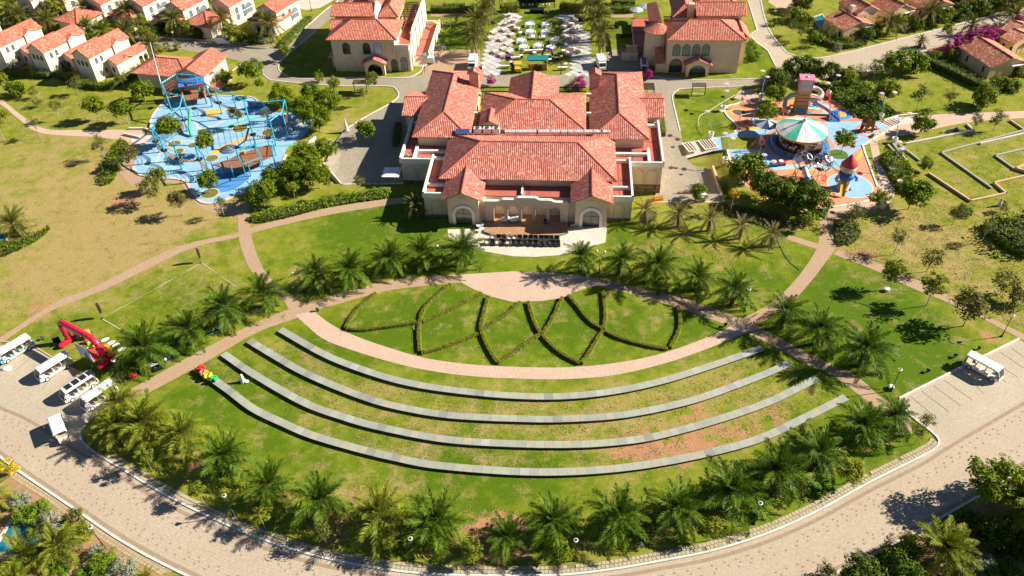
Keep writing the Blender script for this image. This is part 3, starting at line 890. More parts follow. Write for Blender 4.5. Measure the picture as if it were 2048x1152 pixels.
for px,lab in (((636,622),'small dark garden spotlight beside the left crossing of the paths'),((1450,652),'small dark garden spotlight beside the right crossing of the paths'),
    ((983,1057),'small grey garden spotlight under a bottom palm'),((1909,714),'black garden spotlight on the right lawn, nearest the shuttle cart'),((1854,744),'black garden spotlight on the right lawn, nearest the lamp post'),((1956,699),'black garden spotlight behind the right shuttle cart'),((86,679),'black bent garden spotlight behind the teal shuttle cart')):
 p = G(*px)
 t = thing('spotlight',lab,'spotlight',(p.x,p.y,0),rnd.uniform(0,6),'spotlights in the lawns')
 mb = MB()
 mb.lathe([(.18,0),(.18,.06),(.06,.08),(.05,.35)],10)
 mb.build('stand',BLACK,t)
 mb = MB()
 mb.tube([(-.22,0,.38),(.0,0,.45),(.25,0,.58)],[.13,.19,.22],10)
 mb.build('lamp_head',BLACK,t)
# ground cover and big hedges elsewhere
def cover(px,h,label,mat,dens=9,leaf=.42,group=None,edge=.7,name='shrub_bed',cat='shrub bed',lump=.35):
 """a dense bed of shrubs: leaves on a lumpy canopy over its outline"""
 P = [G(*p) for p in px]
 P = catmull(P,1.5,True)
 c = sum(P,Vector((0,0)))/len(P)
 P = [p - c for p in P]
 x0,x1 = min(p.x for p in P),max(p.x for p in P)
 y0,y1 = min(p.y for p in P),max(p.y for p in P)
 def inside(x,y):
  r,j = False,len(P) - 1
  for i in range(len(P)):
   a,b = P[i],P[j]
   if (a.y > y) != (b.y > y) and x < (b.x - a.x)*(y - a.y)/(b.y - a.y) + a.x:
    r = not r
   j = i
  return r
 def dedge(x,y):
  return min((Vector((x,y)) - p).length for p in P)
 ks = [(rnd.uniform(-2.2,2.2),rnd.uniform(-2.2,2.2),rnd.uniform(0,6)) for _ in range(6)]
 def canopy(x,y):
  e = smooth(dedge(x,y)/edge)
  return h*(.25 + .75*e)*(1 + lump*sum(math.sin(a*x + b*y + f) for a,b,f in ks)/4)
 mb = MB()
 for _ in range(int((x1 - x0)*(y1 - y0)*dens)):
  x,y = rnd.uniform(x0,x1),rnd.uniform(y0,y1)
  if not inside(x,y):
   continue
  z = canopy(x,y)
  for k in range(2):
   zz = z*(1 - .35*rnd.random()*k)
   leaf_quad(mb,Vector((x,y,zz)) + rv()*leaf*.4,Vector((0,0,1)) + rv()*.9,leaf*rnd.uniform(.7,1.3))
 nP = len(P)
 for _ in range(int(length(P)*h*dens*2.0)):
  s = rnd.random()*nP
  i = int(s) % nP
  p = P[i].lerp(P[(i + 1) % nP],s - int(s))
  o = Vector((p.x,p.y,0)).normalized()
  leaf_quad(mb,Vector((p.x,p.y,rnd.random()*h*.5)) + rv()*leaf*.5,o + rv()*.8 + Vector((0,0,.5)),leaf*rnd.uniform(.7,1.3))
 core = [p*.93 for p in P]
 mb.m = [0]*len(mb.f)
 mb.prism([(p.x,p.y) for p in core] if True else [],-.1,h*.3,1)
 o = place(name,mb.mesh(name,[mat,CORE]),None,(c.x,c.y,0))
 return tag(o,label,cat,group)
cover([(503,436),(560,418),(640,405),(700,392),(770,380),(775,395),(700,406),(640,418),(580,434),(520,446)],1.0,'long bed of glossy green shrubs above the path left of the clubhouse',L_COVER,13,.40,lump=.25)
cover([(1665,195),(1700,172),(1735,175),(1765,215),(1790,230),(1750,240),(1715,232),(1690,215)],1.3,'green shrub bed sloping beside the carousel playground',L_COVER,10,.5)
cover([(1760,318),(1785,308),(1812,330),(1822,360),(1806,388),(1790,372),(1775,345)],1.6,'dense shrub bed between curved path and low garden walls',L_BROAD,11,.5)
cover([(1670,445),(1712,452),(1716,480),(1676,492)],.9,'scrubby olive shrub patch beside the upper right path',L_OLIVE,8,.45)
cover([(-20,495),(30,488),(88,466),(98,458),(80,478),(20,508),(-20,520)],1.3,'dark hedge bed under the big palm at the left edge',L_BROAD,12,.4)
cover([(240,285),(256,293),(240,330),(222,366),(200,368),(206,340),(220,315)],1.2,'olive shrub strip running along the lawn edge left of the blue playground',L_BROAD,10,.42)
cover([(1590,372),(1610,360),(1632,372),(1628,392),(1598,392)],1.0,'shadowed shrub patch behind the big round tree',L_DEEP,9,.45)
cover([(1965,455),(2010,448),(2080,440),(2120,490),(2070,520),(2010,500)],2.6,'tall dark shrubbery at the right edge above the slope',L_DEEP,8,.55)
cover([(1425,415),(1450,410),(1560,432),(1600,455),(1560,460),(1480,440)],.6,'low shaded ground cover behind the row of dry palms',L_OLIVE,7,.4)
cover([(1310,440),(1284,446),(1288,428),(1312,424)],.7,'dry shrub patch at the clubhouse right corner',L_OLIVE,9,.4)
cover([(855,97),(888,94),(890,100),(856,103)],.7,'white flowering border at the bottom of the left villa lawn',L_SILVER,14,.4)
# ------------------------------------------------------------------ palm trees: every frond is a piece
def frond_mesh(name,L,droop,nl,lw,ll,ang_,vee,mat,stem):
 mb = MB()
 def P(t):
  return Vector((L*(t - .10*droop*t*t),0,L*(-.55*droop*t ** 2.2)))
 ts = [0,.25,.5,.75,1]
 mb.tube([P(t) for t in ts],[.045,.035,.025,.016,.006],4,1)
 for i in range(nl):
  t = .14 + .86*i/(nl - 1)
  p = P(t)
  d = (P(min(1,t + .02)) - P(t - .02)).normalized()
  up = Vector((0,1,0)).cross(d)*-1
  l = ll*(math.sin(math.pi*min(1,(t - .02)*.86 + .12)) ** .6)*rnd.uniform(.85,1.12)
  for sg in (-1,1):
   a = ang_*rnd.uniform(.85,1.15)*(1 - .45*t)
   o = (d*math.cos(a) + Vector((0,sg,0))*math.sin(a) + up*(vee + rnd.uniform(-.35,.45))).normalized()
   w = d.cross(o).cross(o).normalized()*lw*.5
   e = p + o*l + Vector((0,0,-.16*l*rnd.uniform(.4,1.8)))
   mdl = p + o*l*.5
   i0 = len(mb.v)
   mb.v += [tuple(p - w*.6),tuple(mdl - w),tuple(e),tuple(mdl + w),tuple(p + w*.6)]
   mb.f.append((i0,i0 + 1,i0 + 2,i0 + 3,i0 + 4))
   mb.m.append(0)
   mb.uv += [(0,0)]*5
 return mb.mesh(name,[mat,stem])
STEM = M('frond_stem',(.20,.17,.05),.6,.2,3.0)
STEM_Y = M('frond_stem_yellow',(.38,.22,.05),.6,.2,3.0)
FR = {}
for k,mat,st,nl,lw,ll,an in (('palm',L_PALM,STEM,40,.072,.98,1.05),('yel',L_YEL,STEM_Y,28,.08,.85,1.0),('date',L_DATE,STEM,44,.062,.76,.9),('dry',L_DRY,STEM_Y,36,.06,.68,.8),('bright',L_LAWNP,STEM,40,.075,.96,1.05)):
 for j,dr in enumerate((.25,.62,1.0,1.35)):
  FR[k,j] = [frond_mesh('frond',4.0,dr*rnd.uniform(.9,1.1),nl,lw,ll,an,.30 - .12*j,mat,st) for _ in range(2)]
def trunk_mesh(h,r0,r1,mat,rings=True):
 mb = MB()
 prof,z,k = [],0.0,0
 while z < h:
  t = z/h
  r = r0 + (r1 - r0)*t + (.10*r0*(1 if k % 2 else -1) if rings else 0)
  if t < .12:
   r *= 1.35 - 2.5*t
  prof.append((r,z - .3 if k == 0 else z))
  z += max(.11,h/36)
  k += 1
 prof += [(r1*1.25,h - .12),(r1*.5,h + .18)]
 mb.lathe(prof,9)
 if rings:
  for i in range(int(h*9)):
   a,zz = i*2.4,h*(.25 + .72*(i/(h*9)))
   rr = r0 + (r1 - r0)*zz/h
   mb.tube([(math.cos(a)*rr*.7,math.sin(a)*rr*.7,zz - .1),(math.cos(a)*(rr + .20),math.sin(a)*(rr + .20),zz + .14)],[.09,.035],4)
 return mb.mesh('trunk',mat)
TRK = {}
def palm(px,py,h,r,kind,label,group,n=34,lo=-28,yel=2,tr=(.34,.28),lean=0.0,trmat=None,rings=True,hi=84):
 p = GT(px,py)
 t = thing('palm_tree',label,'palm tree',p,rnd.uniform(0,6.28),group)
 key = (round(h*2)/2,tr,rings,kind in ('date',))
 if key not in TRK:
  TRK[key] = trunk_mesh(key[0],tr[0],tr[1],trmat or BARK_D,rings)
 o = place('trunk',TRK[key],t)
 o.scale.z = h/key[0]
 s0 = r/4.0
 t.rotation_euler = (rnd.gauss(0,.05),rnd.gauss(0,.05),rnd.uniform(0,6.28))
 cap = rnd.uniform(.9,1.1)
 s0 *= cap
 for i in range(n):
  f = (i + .5)/n
  el = hi + (lo - hi)*f ** 1.15 + rnd.uniform(-8,8)
  if rnd.random() < .09:
   continue
  j = 0 if f < .22 else 1 if f < .55 else 2 if f < .85 else 3
  kk = ('dry' if rnd.random() < .3 else 'yel') if (i >= n - yel) else kind
  fo = place('frond',FR[kk,j][rnd.randrange(2)],t,(0,0,h + rnd.uniform(-.12,.12)))
  fo.rotation_euler = (rnd.uniform(-.35,.35),-R(el),i*2.399963 + rnd.uniform(-.25,.25))
  s = s0*(.72 + .33*min(1,f*1.6))*rnd.uniform(.88,1.12)
  fo.scale = (s,s,s)
 return t
GA = 'palms lining the upper path'
rowA = [(300,724,3.0,4.1),(386,687,2.8,3.8),(459,644,3.0,3.9),(536,612,2.8,3.8),(634,574,3.0,3.7),(706,570,3.4,3.9),(783,542,2.7,3.7),(849,531,2.8,3.5),(925,530,3.2,3.8)]
LA = ['lush palm standing among the boxes and balls right of the red inflatable arch','palm with blue and pink toys in its shade, next along from the inflatable arch','palm beside the row of silver balls at the path edge, left lawn','dark palm left of the path crossing at the upper left','palm with yellow lower fronds just above the path crossing, upper left',
   'tall shaggy palm on the lawn left of the clubhouse, second in its row','palm with a hanging yellow frond, middle of the row left of the patio','palm next to the three-globe lamp left of the patio','palm at the left edge of the clubhouse patio, beside the terrace chairs']
for (x,y,h,r),l in zip(rowA,LA):
 palm(x,y,h,r*1.05,'palm',l,GA,40,-32,2)
rowB = [(1163,544,3.3,3.5),(1236,549,3.2,3.7),(1309,563,3.3,4.2),(1391,581,2.6,3.6),(1462,611,3.4,3.7),(1560,655,3.3,3.4),(1632,688,3.4,3.9),(1719,731,3.6,4.2)]
LB = ['palm at the right edge of the clubhouse patio, below the terrace chairs','palm right of the three-globe lamp near the patio','wide palm with drooping fronds, middle of the row right of the patio','low bushy palm on the lawn right of the patio, next to the upper path',
   'palm beside the black lamp at the upper right path crossing','palm in the fork of the two paths at the right crossing','palm on the bright right lawn, nearest the path fork','big palm with long yellowing fronds reaching over the right lawn']
for (x,y,h,r),l in zip(rowB,LB):
 palm(x,y,h,r*1.05,'palm',l,GA,38,-32,2 if y > 640 else 1)
GB = 'palms between the stone benches and the road'
rowC = [(251,838,3.2,3.4,'bright',3),(305,872,3.2,3.6,'bright',4),(375,902,3.3,3.6,'bright',3),(240,886,2.9,3.2,'bright',4),(457,948,3.3,3.6,'palm',2),(550,1004,3.3,3.5,'palm',3),(648,1036,3.4,3.6,'palm',3),(762,1062,3.3,3.7,'bright',3),(872,1076,3.4,3.7,'palm',1),(1010,1094,2.4,3.0,'palm',1),
  (1104,1072,3.2,3.5,'palm',2),(1227,1064,3.5,3.8,'palm',2),(1349,1046,3.5,3.7,'palm',4),(1454,1014,3.5,3.8,'palm',2),(1553,978,3.5,3.8,'palm',2),(1624,938,3.4,3.6,'palm',2),(1711,886,3.3,3.4,'palm',1),(1772,856,2.9,2.9,'palm',2)]
LC = ['bright yellowish palm at the top of the left corner, overlapping the last shuttle cart','bright palm behind the curved kerb, second in the left corner clump','yellow-green palm at the right end of the left corner clump','lowest palm of the left corner clump, leaning over the curved kerb',
   'green palm right of the left corner clump, above the road','palm with yellow lower fronds under the left part of the outer bench','palm with hanging yellow fronds, left of the bright feathery palm','bright feathery palm in the middle left of the roadside row','deep green shaggy palm left of the bottom centre',
   'small dark shaded palm at the bottom centre of the roadside row','palm beside the lamp right of the bottom centre','round full palm below the outer bench, right of centre','palm with orange yellow lower fronds, right half of the roadside row','large dark palm behind the roadside lamp on the right','very full dark palm close under the right part of the outer bench',
   'palm right of the fullest dark palm, touching the outer bench','palm with a sparse top at the right end of the outer bench','palm beside the footpath where it reaches the right parking area']
for (x,y,h,r,k,ye),l in zip(rowC,LC):
 palm(x,y,h,r*1.1,k,l,GB,44,-36,ye)
GD = 'dry feathery palms below the clubhouse yard'
for i,(x,y) in enumerate(((1287,444),(1355,453),(1415,462),(1479,477),(1541,492))):
 palm(x,y,2.6,3.0,'dry','pale dry feathery palm, %s from the clubhouse in the row below the yard wall' % ORD[i],GD,40,-38,0,(.24,.2),trmat=BARK)
palm(832,432,2.6,2.8,'date','dark palm in the clubhouse shadow at its left corner',None,34,-32,0)
palm(40,472,2.8,4.3,'date','big arching palm at the left edge of the open lawn',None,44,-34,0)
GE = 'palms in the corner gardens at the bottom'
palm(72,1128,2.6,3.4,'bright','broad golden palm overhanging the pool at the bottom left',GE,34,-30,4)
palm(137,1112,2.6,3.0,'bright','full yellow-green palm right of the pool, next to the black lamp',GE,44,-38,3)
palm(-4,1012,2.4,2.8,'bright','golden palm at the left edge above the pool',GE,40,-36,6)
palm(42,1178,2.0,2.6,'bright','palm cut by the bottom edge below the pool',GE,32,-30,4)
palm(1873,1128,3.2,4.1,'bright','big feather palm with orange fruit stalks by the near kerb at the bottom right',GE,60,-38,4)
palm(2042,1042,3.6,4.0,'bright','big feather palm at the right edge, lower corner',GE,60,-40,3)
palm(300,1172,1.6,1.8,'bright','small palm cut by the bottom edge beside the left kerb',GE,30,-28,3)
GF = 'tall date palms beside the tea garden'
for i,(x,y,h) in enumerate(((954,110,5.2),(957,84,5.2),(966,62,5.4),(978,44,5.6),(990,24,5.6))):
 palm(x,y,h,4.0,'date','tall date palm left of the tea garden, %s counting away from the clubhouse' % ORD[i],GF,46,-42,1,(.26,.2),trmat=BARK_P,rings=False)
for i,(x,y,h) in enumerate(((1200,111,5.6),(1198,82,5.6),(1194,60,5.8),(1186,40,5.8),(1172,25,5.6))):
 palm(x,y,h,4.0,'date','tall date palm right of the tea garden, %s counting away from the clubhouse' % ORD[i],GF,46,-42,1,(.26,.2),trmat=BARK_P,rings=False)
GH = 'palms in the gardens of the left villas'
for i,(x,y,h,r,k,l) in enumerate(((27,50,3.5,3.8,'date','garden palm behind the leftmost front villa, the nearer of two'),(47,52,3.0,3.4,'date','garden palm behind the leftmost front villa, the farther of two'),(100,66,3.4,4.0,'date','dark garden palm between first and second front villa roofs'),
  (176,48,4.4,4.2,'date','tall garden palm in front of the white villa block at the upper left'),(182,78,3.0,3.8,'palm','dark palm right behind the second front villa roof'),(212,78,2.4,3.0,'bright','bright palm between the second and third front villa roofs'),(265,54,4.4,3.6,'date','palm in front of the red hip roof left of the lane'),
  (262,84,3.0,3.8,'date','palm behind the third front villa, before the lane'),(311,112,3.0,3.6,'date','palm between the third front villa and the small red-roofed lodge'),(358,70,4.4,4.0,'date','tall palm at the far kerb of the upper lane, left of the white van'),(453,76,5.0,3.8,'date','tall palm at the far kerb of the upper lane, right of the white van'),
  (548,84,5.2,4.0,'date','tall slim palm at the corner of the upper lane, by the grey lane kerb'))):
 palm(x,y,h,r,k,l,GH,40,-34,1,(.26,.2) if h > 4 else (.34,.28),trmat=BARK_P if h > 4 else None,rings=h < 4)
GK = 'palms near the right villas'
for x,y,h,r,l in ((1772,70,3.2,3.6,'dark drooping palm before the middle right villa'),(1856,48,3.2,3.8,'dark palm at the kerb of the right lane, before the far villa'),(1938,70,2.4,3.6,'spreading palm behind the pink bougainvillea'),(1838,95,1.8,2.0,'small palm beside the right lane above the round shrubs'),(2026,52,2.6,3.6,'palm behind the low red roofs at the right edge'),(1700,62,2.0,2.6,'low palm beside the small pool wall of the first right villa'),(2020,30,3.0,3.4,'palm across the lane at the top right corner')):
 palm(x,y,h,r,'date',l,GK,40,-36,0)
# ------------------------------------------------------------------ broadleaf trees
def crown_mesh(ncl,nl,clr,leaf,mat,flat=.85,hollow=.35,seed=0):
 """leaf clumps spread through an uneven crown of radius one"""
 rr = random.Random(seed)
 mb = MB()
 lob = [(rv(),rr.uniform(.1,.28)) for _ in range(5)]
 for _ in range(ncl):
  d = rv()
  rad = (rr.random() ** .55)*(1 - hollow) + hollow
  rad *= .86 + sum(a*max(0,d.dot(v)) ** 3 for v,a in lob) - .04
  c = Vector((d.x,d.y,d.z*flat))*rad*.82
  if c.z < -.45:
   c.z *= .6
  cr = clr*rr.uniform(.7,1.3)
  for _ in range(nl):
   o = rv()
   p = c + Vector((o.x,o.y,o.z*.8))*cr*(rr.random() ** .35)
   leaf_quad(mb,p,o + Vector((0,0,.55)) + rv()*.5,leaf*rr.uniform(.65,1.35),.6)
 return mb.mesh('crown',mat)
def trunk2(hf,mat,limbs,spread,bare=False,seed=0):
 """trunk and limbs for a crown whose centre is one unit up; heights in units"""
 rr = random.Random(seed)
 mb = MB()
 top = Vector((rr.uniform(-.05,.05),rr.uniform(-.05,.05),hf))
 mb.tube([(0,0,-.06),(.01,0,hf*.45),top],[.055,.040,.034],6)
 for i in range(limbs):
  a = 2.4*i + rr.uniform(-.3,.3)
  e = top + Vector((math.cos(a)*spread*rr.uniform(.6,1),math.sin(a)*spread*rr.uniform(.6,1),rr.uniform(.2,.5)))
  m = top.lerp(e,.5) + Vector((0,0,.05))
  mb.tube([top - Vector((0,0,.05)),m,e],[.028,.018,.007],5)
  if bare:
   for j in range(3):
    b = a + rr.uniform(-.9,.9)
    e2 = m + Vector((math.cos(b)*.25,math.sin(b)*.25,rr.uniform(.15,.4)))
    mb.tube([m,e2],[.010,.004],4)
 return mb.mesh('trunk',mat)
CR = {
 'broad': [crown_mesh(34,46,.30,.17,L_BROAD,seed=s) for s in range(4)],
 'deep': [crown_mesh(60,60,.25,.115,L_DEEP,.82,.45,seed=10 + s) for s in range(4)],
 'big': [crown_mesh(64,60,.24,.105,L_BROAD,.85,.45,seed=60 + s) for s in range(4)],
 'light': [crown_mesh(32,44,.28,.15,L_LIGHT,.9,.2,seed=20 + s) for s in range(3)],
 'brown': [crown_mesh(30,40,.30,.14,L_BROWN,.8,.25,seed=30 + s) for s in range(3)],
 'sparse': [crown_mesh(24,34,.30,.13,L_OLIVE,.85,.25,seed=40 + s) for s in range(3)],
 'gold': [crown_mesh(18,34,.26,.17,L_GOLD,1.1,.1,seed=50)],
 'silver': [crown_mesh(60,50,.22,.10,L_SILVER,.8,.5,seed=55 + s) for s in range(2)],
 'boug': [crown_mesh(60,50,.24,.10,L_BOUG,.7,.45,seed=58 + s) for s in range(2)],
 'bush': [crown_mesh(46,50,.26,.12,L_COVER,.8,.5,seed=64 + s) for s in range(3)],
 'col': [crown_mesh(40,46,.30,.13,L_BROAD,1.7,.4,seed=68 + s) for s in range(2)],
}
TK = {'full': [trunk2(.75,BARK_P,5,.45,seed=s) for s in range(3)],'bare': [trunk2(.55,BARK_P,6,.6,True,seed=5 + s) for s in range(3)]}
TREE_N = [0]
def tree(px,py,kind,h,r,label,cat='tree',group=None):
 """a tree standing at the surveyed foot; h = overall height, r = crown radius"""
 p = GT(px,py)
 nm = {'boug': 'flowering_shrub','silver': 'shrub','bush': 'shrub'}.get(kind,'tree')
 if cat == 'shrub':
  nm = 'shrub' if kind != 'boug' else 'flowering_shrub'
 t = thing(nm,label,cat,p,rnd.uniform(0,6.28),group)
 TREE_N[0] += 1
 flat = .85 if kind != 'col' else 1.6
 zc = max(h - r*flat*.8,r*.35)
 tk = TK['bare' if kind in ('sparse','brown') else 'full'][TREE_N[0] % 3]
 o = place('trunk',tk,t)
 o.scale = (r*.75,)*2 + (zc,)
 m = CR[kind][TREE_N[0] % len(CR[kind])]
 o = place('crown',m,t,(0,0,zc),rnd.uniform(0,6.28))
 o.scale = (r*rnd.uniform(1.0,1.14),r*rnd.uniform(1.0,1.14),r*1.06)
 return t
def trees(group,rows,cat='tree'):
 for row in rows:
  px,py,kind,h,r,lab = row
  tree(px,py,kind,h,r,lab,cat,group)
trees('young trees on the upper left lawn',[
 (200,241,'broad',5.4,2.5,'round green tree beside the tan path, left of two casting big dark shadows'),(257,247,'broad',5.6,2.5,'tall round tree with thin pale trunk near the path bend, right of its twin'),(290,201,'broad',4.6,2.8,'full tree just left of the leaning mast by the blue playground'),(157,189,'sparse',4.4,2.0,'thin olive sapling in front of the second front villa'),
 (250,177,'sparse',3.6,1.6,'small thin tree at the hedge under the third front villa'),(42,192,'broad',3.6,2.4,'bushy tree below the dark hedge at the far left'),(70,197,'sparse',3.0,1.5,'thin shrub-like sapling right of the bushy far left tree'),(14,185,'light',5.0,2.2,'slender light green tree nearest the left edge under the villas'),
 (82,277,'sparse',5.0,1.4,'bare leaning sapling on the outer side of the tan path'),(10,281,'sparse',5.6,1.6,'bare leaning sapling at the left edge below the tan path'),(122,242,'sparse',4.8,1.5,'straggly sapling on the lawn between the path and the round trees'),(80,214,'sparse',2.4,1.4,'low wispy sapling in the middle of the upper left lawn'),(12,246,'light',3.2,1.6,'small light tree on the path edge at far left'),
 (213,320,'sparse',5.2,2.0,'half bare tree standing in the olive shrub strip'),(509,170,'broad',6.0,2.9,'round tree on the lawn right of the red-roofed lodge'),(526,193,'broad',4.2,1.2,'slim young tree between the lodge lawn and the dark green trees'),(455,168,'broad',3.2,2.0,'low bushy tree at the lodge corner above the turquoise beam'),(352,160,'olive' if False else 'broad',4.0,2.4,'tree growing at the front wall of the lodge, behind the mast'),(418,172,'sparse',4.0,2.6,'greyish olive tree under the white lodge gable'),(318,160,'broad',4.0,2.3,'tree at the shaded left corner of the lodge')])
trees('trees in the round beds of the blue playground',[
 (350,290,'broad',6.4,2.6,'tree in the earthy bed at the upper left of the blue playground'),(330,262,'brown',2.2,2.2,'low brownish shrub tree in the same earthy bed, behind the turquoise beam'),(418,313,'broad',5.4,2.3,'round tree at the middle of the blue playground'),(264,338,'brown',5.2,2.3,'dark brownish tree at the left rim of the blue playground'),(321,384,'light',4.8,2.2,'bright green tree at the lower left corner of the blue playground'),
 (420,386,'broad',4.6,2.3,'tree in the lowest round bed of the blue playground'),(309,411,'brown',5.6,2.4,'brown-tinged tree on the orange soil below the blue playground'),(367,431,'brown',5.4,2.1,'dark rusty tree left of the path junction under the blue playground'),(450,436,'sparse',4.4,1.3,'tiny bare tree beside the white kerb of the path junction'),(480,258,'brown',5.2,1.9,'brown-topped tree in the bed beside the turquoise frame legs'),(536,246,'sparse',3.2,1.4,'withered reddish tree inside the right turquoise frame')])
trees('dense dark trees between the blue playground and the clubhouse',[
 (568,214,'big',5.0,3.2,'dense tree at the top right of the blue playground, nearest the lane bend'),(627,206,'big',4.6,3.0,'dense tree beside the lane kerb, topmost of the dark clump'),(612,240,'big',5.2,3.2,'dense tree behind the swing end of the turquoise frame'),(662,224,'big',4.8,3.0,'dense tree at the right side of the dark clump by the sandy lawn'),(640,262,'big',5.6,3.4,'tallest dense tree in the middle of the dark clump'),
 (650,318,'big',4.6,2.8,'dense tree in front of the service yard, lower right of the clump'),(618,335,'big',5.2,3.2,'dense tree between steps and blue playground'),(598,372,'big',5.4,3.4,'dense tree just above the long shrub bed'),(553,378,'big',4.6,2.8,'dense tree touching the brown deck of the blue playground'),(528,412,'big',5.2,3.2,'dense tree at the lower right corner of the blue playground'),(640,376,'big',5.2,2.9,'dense tree over the right end of the long shrub bed')])
trees('small trees around the long shrub bed',[(593,409,'light',4.8,1.3,'pale leggy tree in the long shrub bed before the dark trees'),(662,397,'sparse',4.0,.9,'nearly leafless stem in the middle of the long shrub bed'),(723,388,'sparse',4.0,1.4,'bare branching tree at the right end of the long shrub bed'),(738,283,'broad',4.6,2.3,'tree on the kerbed island of the left service yard')])
trees('trees along the lane behind the clubhouse',[(670,186,'light',4.0,2.0,'light green tree on the sandy lawn, below the left villa kerb'),(747,186,'light',4.8,2.0,'light green tree in front of the left villa porch'),(731,212,'sparse',4.4,1.4,'thin yellowing tree on the sandy lawn near the bench'),(573,123,'light',4.4,1.9,'light tree at the lane fork left of the left villa'),(640,165,'col',3.0,1.3,'dark clipped shrub at the shaded corner of the left villa')])
trees('trees around the carousel playground',[
 (1551,176,'deep',4.6,3.1,'dark dense tree at the lane end above the carousel playground'),(1583,160,'deep',5.0,3.1,'dark dense tree behind the slide tower, left'),(1618,160,'deep',5.0,3.2,'dark dense tree behind the pink roofed slide tower'),(1655,170,'deep',5.0,3.0,'dark dense tree right of the slide tower'),(1690,176,'broad',4.8,2.6,'dark tree at the right end of the dense row by the lane'),(1712,166,'sparse',4.4,2.0,'airy olive tree at the kerb next to the dense row'),
 (1551,206,'broad',4.0,2.5,'bright round tree beside the white pot at the playground entrance'),(1530,246,'broad',4.4,2.4,'tree inside the coral part of the playground left of the carousel'),(1681,308,'broad',5.2,2.3,'tree in the round grass bed right of the carousel'),(1746,160,'sparse',5.2,2.1,'thin tree staked by the right lane'),(1781,150,'broad',5.6,3.2,'round green tree on the right lane verge'),(1823,143,'broad',4.8,3.4,'wide tree at the shaded hedge end on the right lane'),
 (1887,91,'light',5.2,1.7,'slim yellow-green tree at the right lane kerb'),(1832,221,'sparse',5.4,2.2,'airy tree in the middle of the upper right lawn'),(1893,218,'sparse',4.6,1.8,'slender tree on the upper right lawn, right of the airy one'),(1765,208,'broad',5.4,2.7,'loose green tree standing over the shrub bed by the potted lamps'),(1838,268,'broad',4.4,2.6,'green tree overlapping the pale ramp path'),(1962,214,'broad',4.4,3.0,'wide spreading tree on the far right lawn'),(1945,262,'sparse',3.8,1.6,'bare little tree at the pale garden wall'),(1986,262,'sparse',4.4,2.0,'leaning thin tree between the two garden walls'),
 (1554,414,'deep',5.8,3.6,'big dark tree left of the biggest round tree'),(1522,396,'deep',5.6,3.3,'dark tree between the yard wall and the carousel playground'),(1480,364,'broad',5.6,3.3,'green-topped tree beside the yard, left of the dark ones'),(1502,356,'deep',5.0,2.9,'dark tree at the edge of the blue playground entrance'),(1616,424,'deep',6.0,4.2,'biggest round dark tree in front of the coral playground'),(1582,420,'deep',4.4,2.6,'dark tree filling the gap left of the biggest round tree'),
 (1460,427,'gold',5.2,1.3,'slim tree covered in yellow leaves beside the yard wall'),(1396,402,'broad',3.4,1.9,'small tree with yellow blossom at the yard corner'),(1611,461,'light',3.6,1.6,'small light tree left of the upper right path'),(1748,428,'light',5.0,2.0,'staked round tree beside the white lamp pot at the curved path'),(1816,418,'broad',6.0,3.2,'tall leafy tree right of the curved path'),(1846,344,'broad',3.0,1.6,'small dark tree at the corner of the low garden walls')])
trees('young trees on the right slope',[
 (1703,451,'sparse',4.6,2.2,'airy tree where the curved path meets the upper right path'),(1905,449,'sparse',4.2,1.7,'thin sapling in the middle of the dry slope'),(1962,486,'sparse',4.0,1.3,'small round sapling at the shadow edge on the right'),(1787,509,'sparse',5.0,1.8,'leafless pale tree on the bare slope'),(1853,543,'sparse',4.8,2.1,'staked sapling on the dry slope above the lower path'),(1777,579,'light',6.0,2.3,'bright tree leaning over the lower right path, first from the junction'),(1852,612,'light',6.0,2.3,'bright tree leaning over the lower right path, second from the junction'),(1926,652,'brown',6.6,3.0,'dark sprawling tree overhanging the lower right path'),(2000,588,'sparse',4.2,2.6,'scrubby tree on the slope at the right edge'),(1930,428,'bush',.9,1.5,'low green bush on the dry slope'),(2000,425,'sparse',2.2,1.2,'small dark shrub beside the white figure on the slope'),(2030,610,'brown',3.2,2.0,'dull shrub below the scrubby tree at the right edge')])
trees('small trees in the strip along the front kerb',[
 (305,942,'light',4.6,1.5,'yellow-green sapling under the left corner palms'),(227,903,'sparse',3.4,1.4,'bare shaded sapling at the curved kerb on the left'),(408,1006,'light',4.0,1.3,'sapling with bright leaves and bare side branches, left half of the kerb strip'),(531,1058,'light',3.8,1.3,'round bright sapling beside the lamp on the left kerb'),(654,1088,'sparse',4.4,1.5,'pale leaning sapling with a white trunk foot'),(784,1113,'light',4.0,1.2,'bright sapling left of the bottom centre lamp'),(948,1128,'light',3.8,1.4,'bright sapling right of the bottom centre lamp'),(1116,1122,'broad',3.8,1.5,'sapling just left of the lamp right of bottom centre'),
 (1419,1081,'light',4.2,1.5,'fresh green sapling beside the right half of the kerb'),(1304,1080,'brown',2.6,1.5,'rusty brown shrub next to the wooden easel stand'),(1690,967,'light',4.0,1.9,'loose green sapling near the right end of the kerb strip'),(1553,1028,'light',3.2,1.3,'thin sapling with a stake under the dark palms on the right'),(1828,889,'sparse',3.6,1.2,'bent bare sapling at the right kerb corner'),(1846,866,'sparse',3.6,1.3,'dry sapling on the parking corner'),(1645,1168,'brown',3.4,1.4,'dry little tree at the near kerb on the bottom edge'),(1590,985,'sparse',3.0,1.6,'faint brown shrub between the last palms of the kerb strip')])
GB2 = 'shrubs in the corner gardens at the bottom'
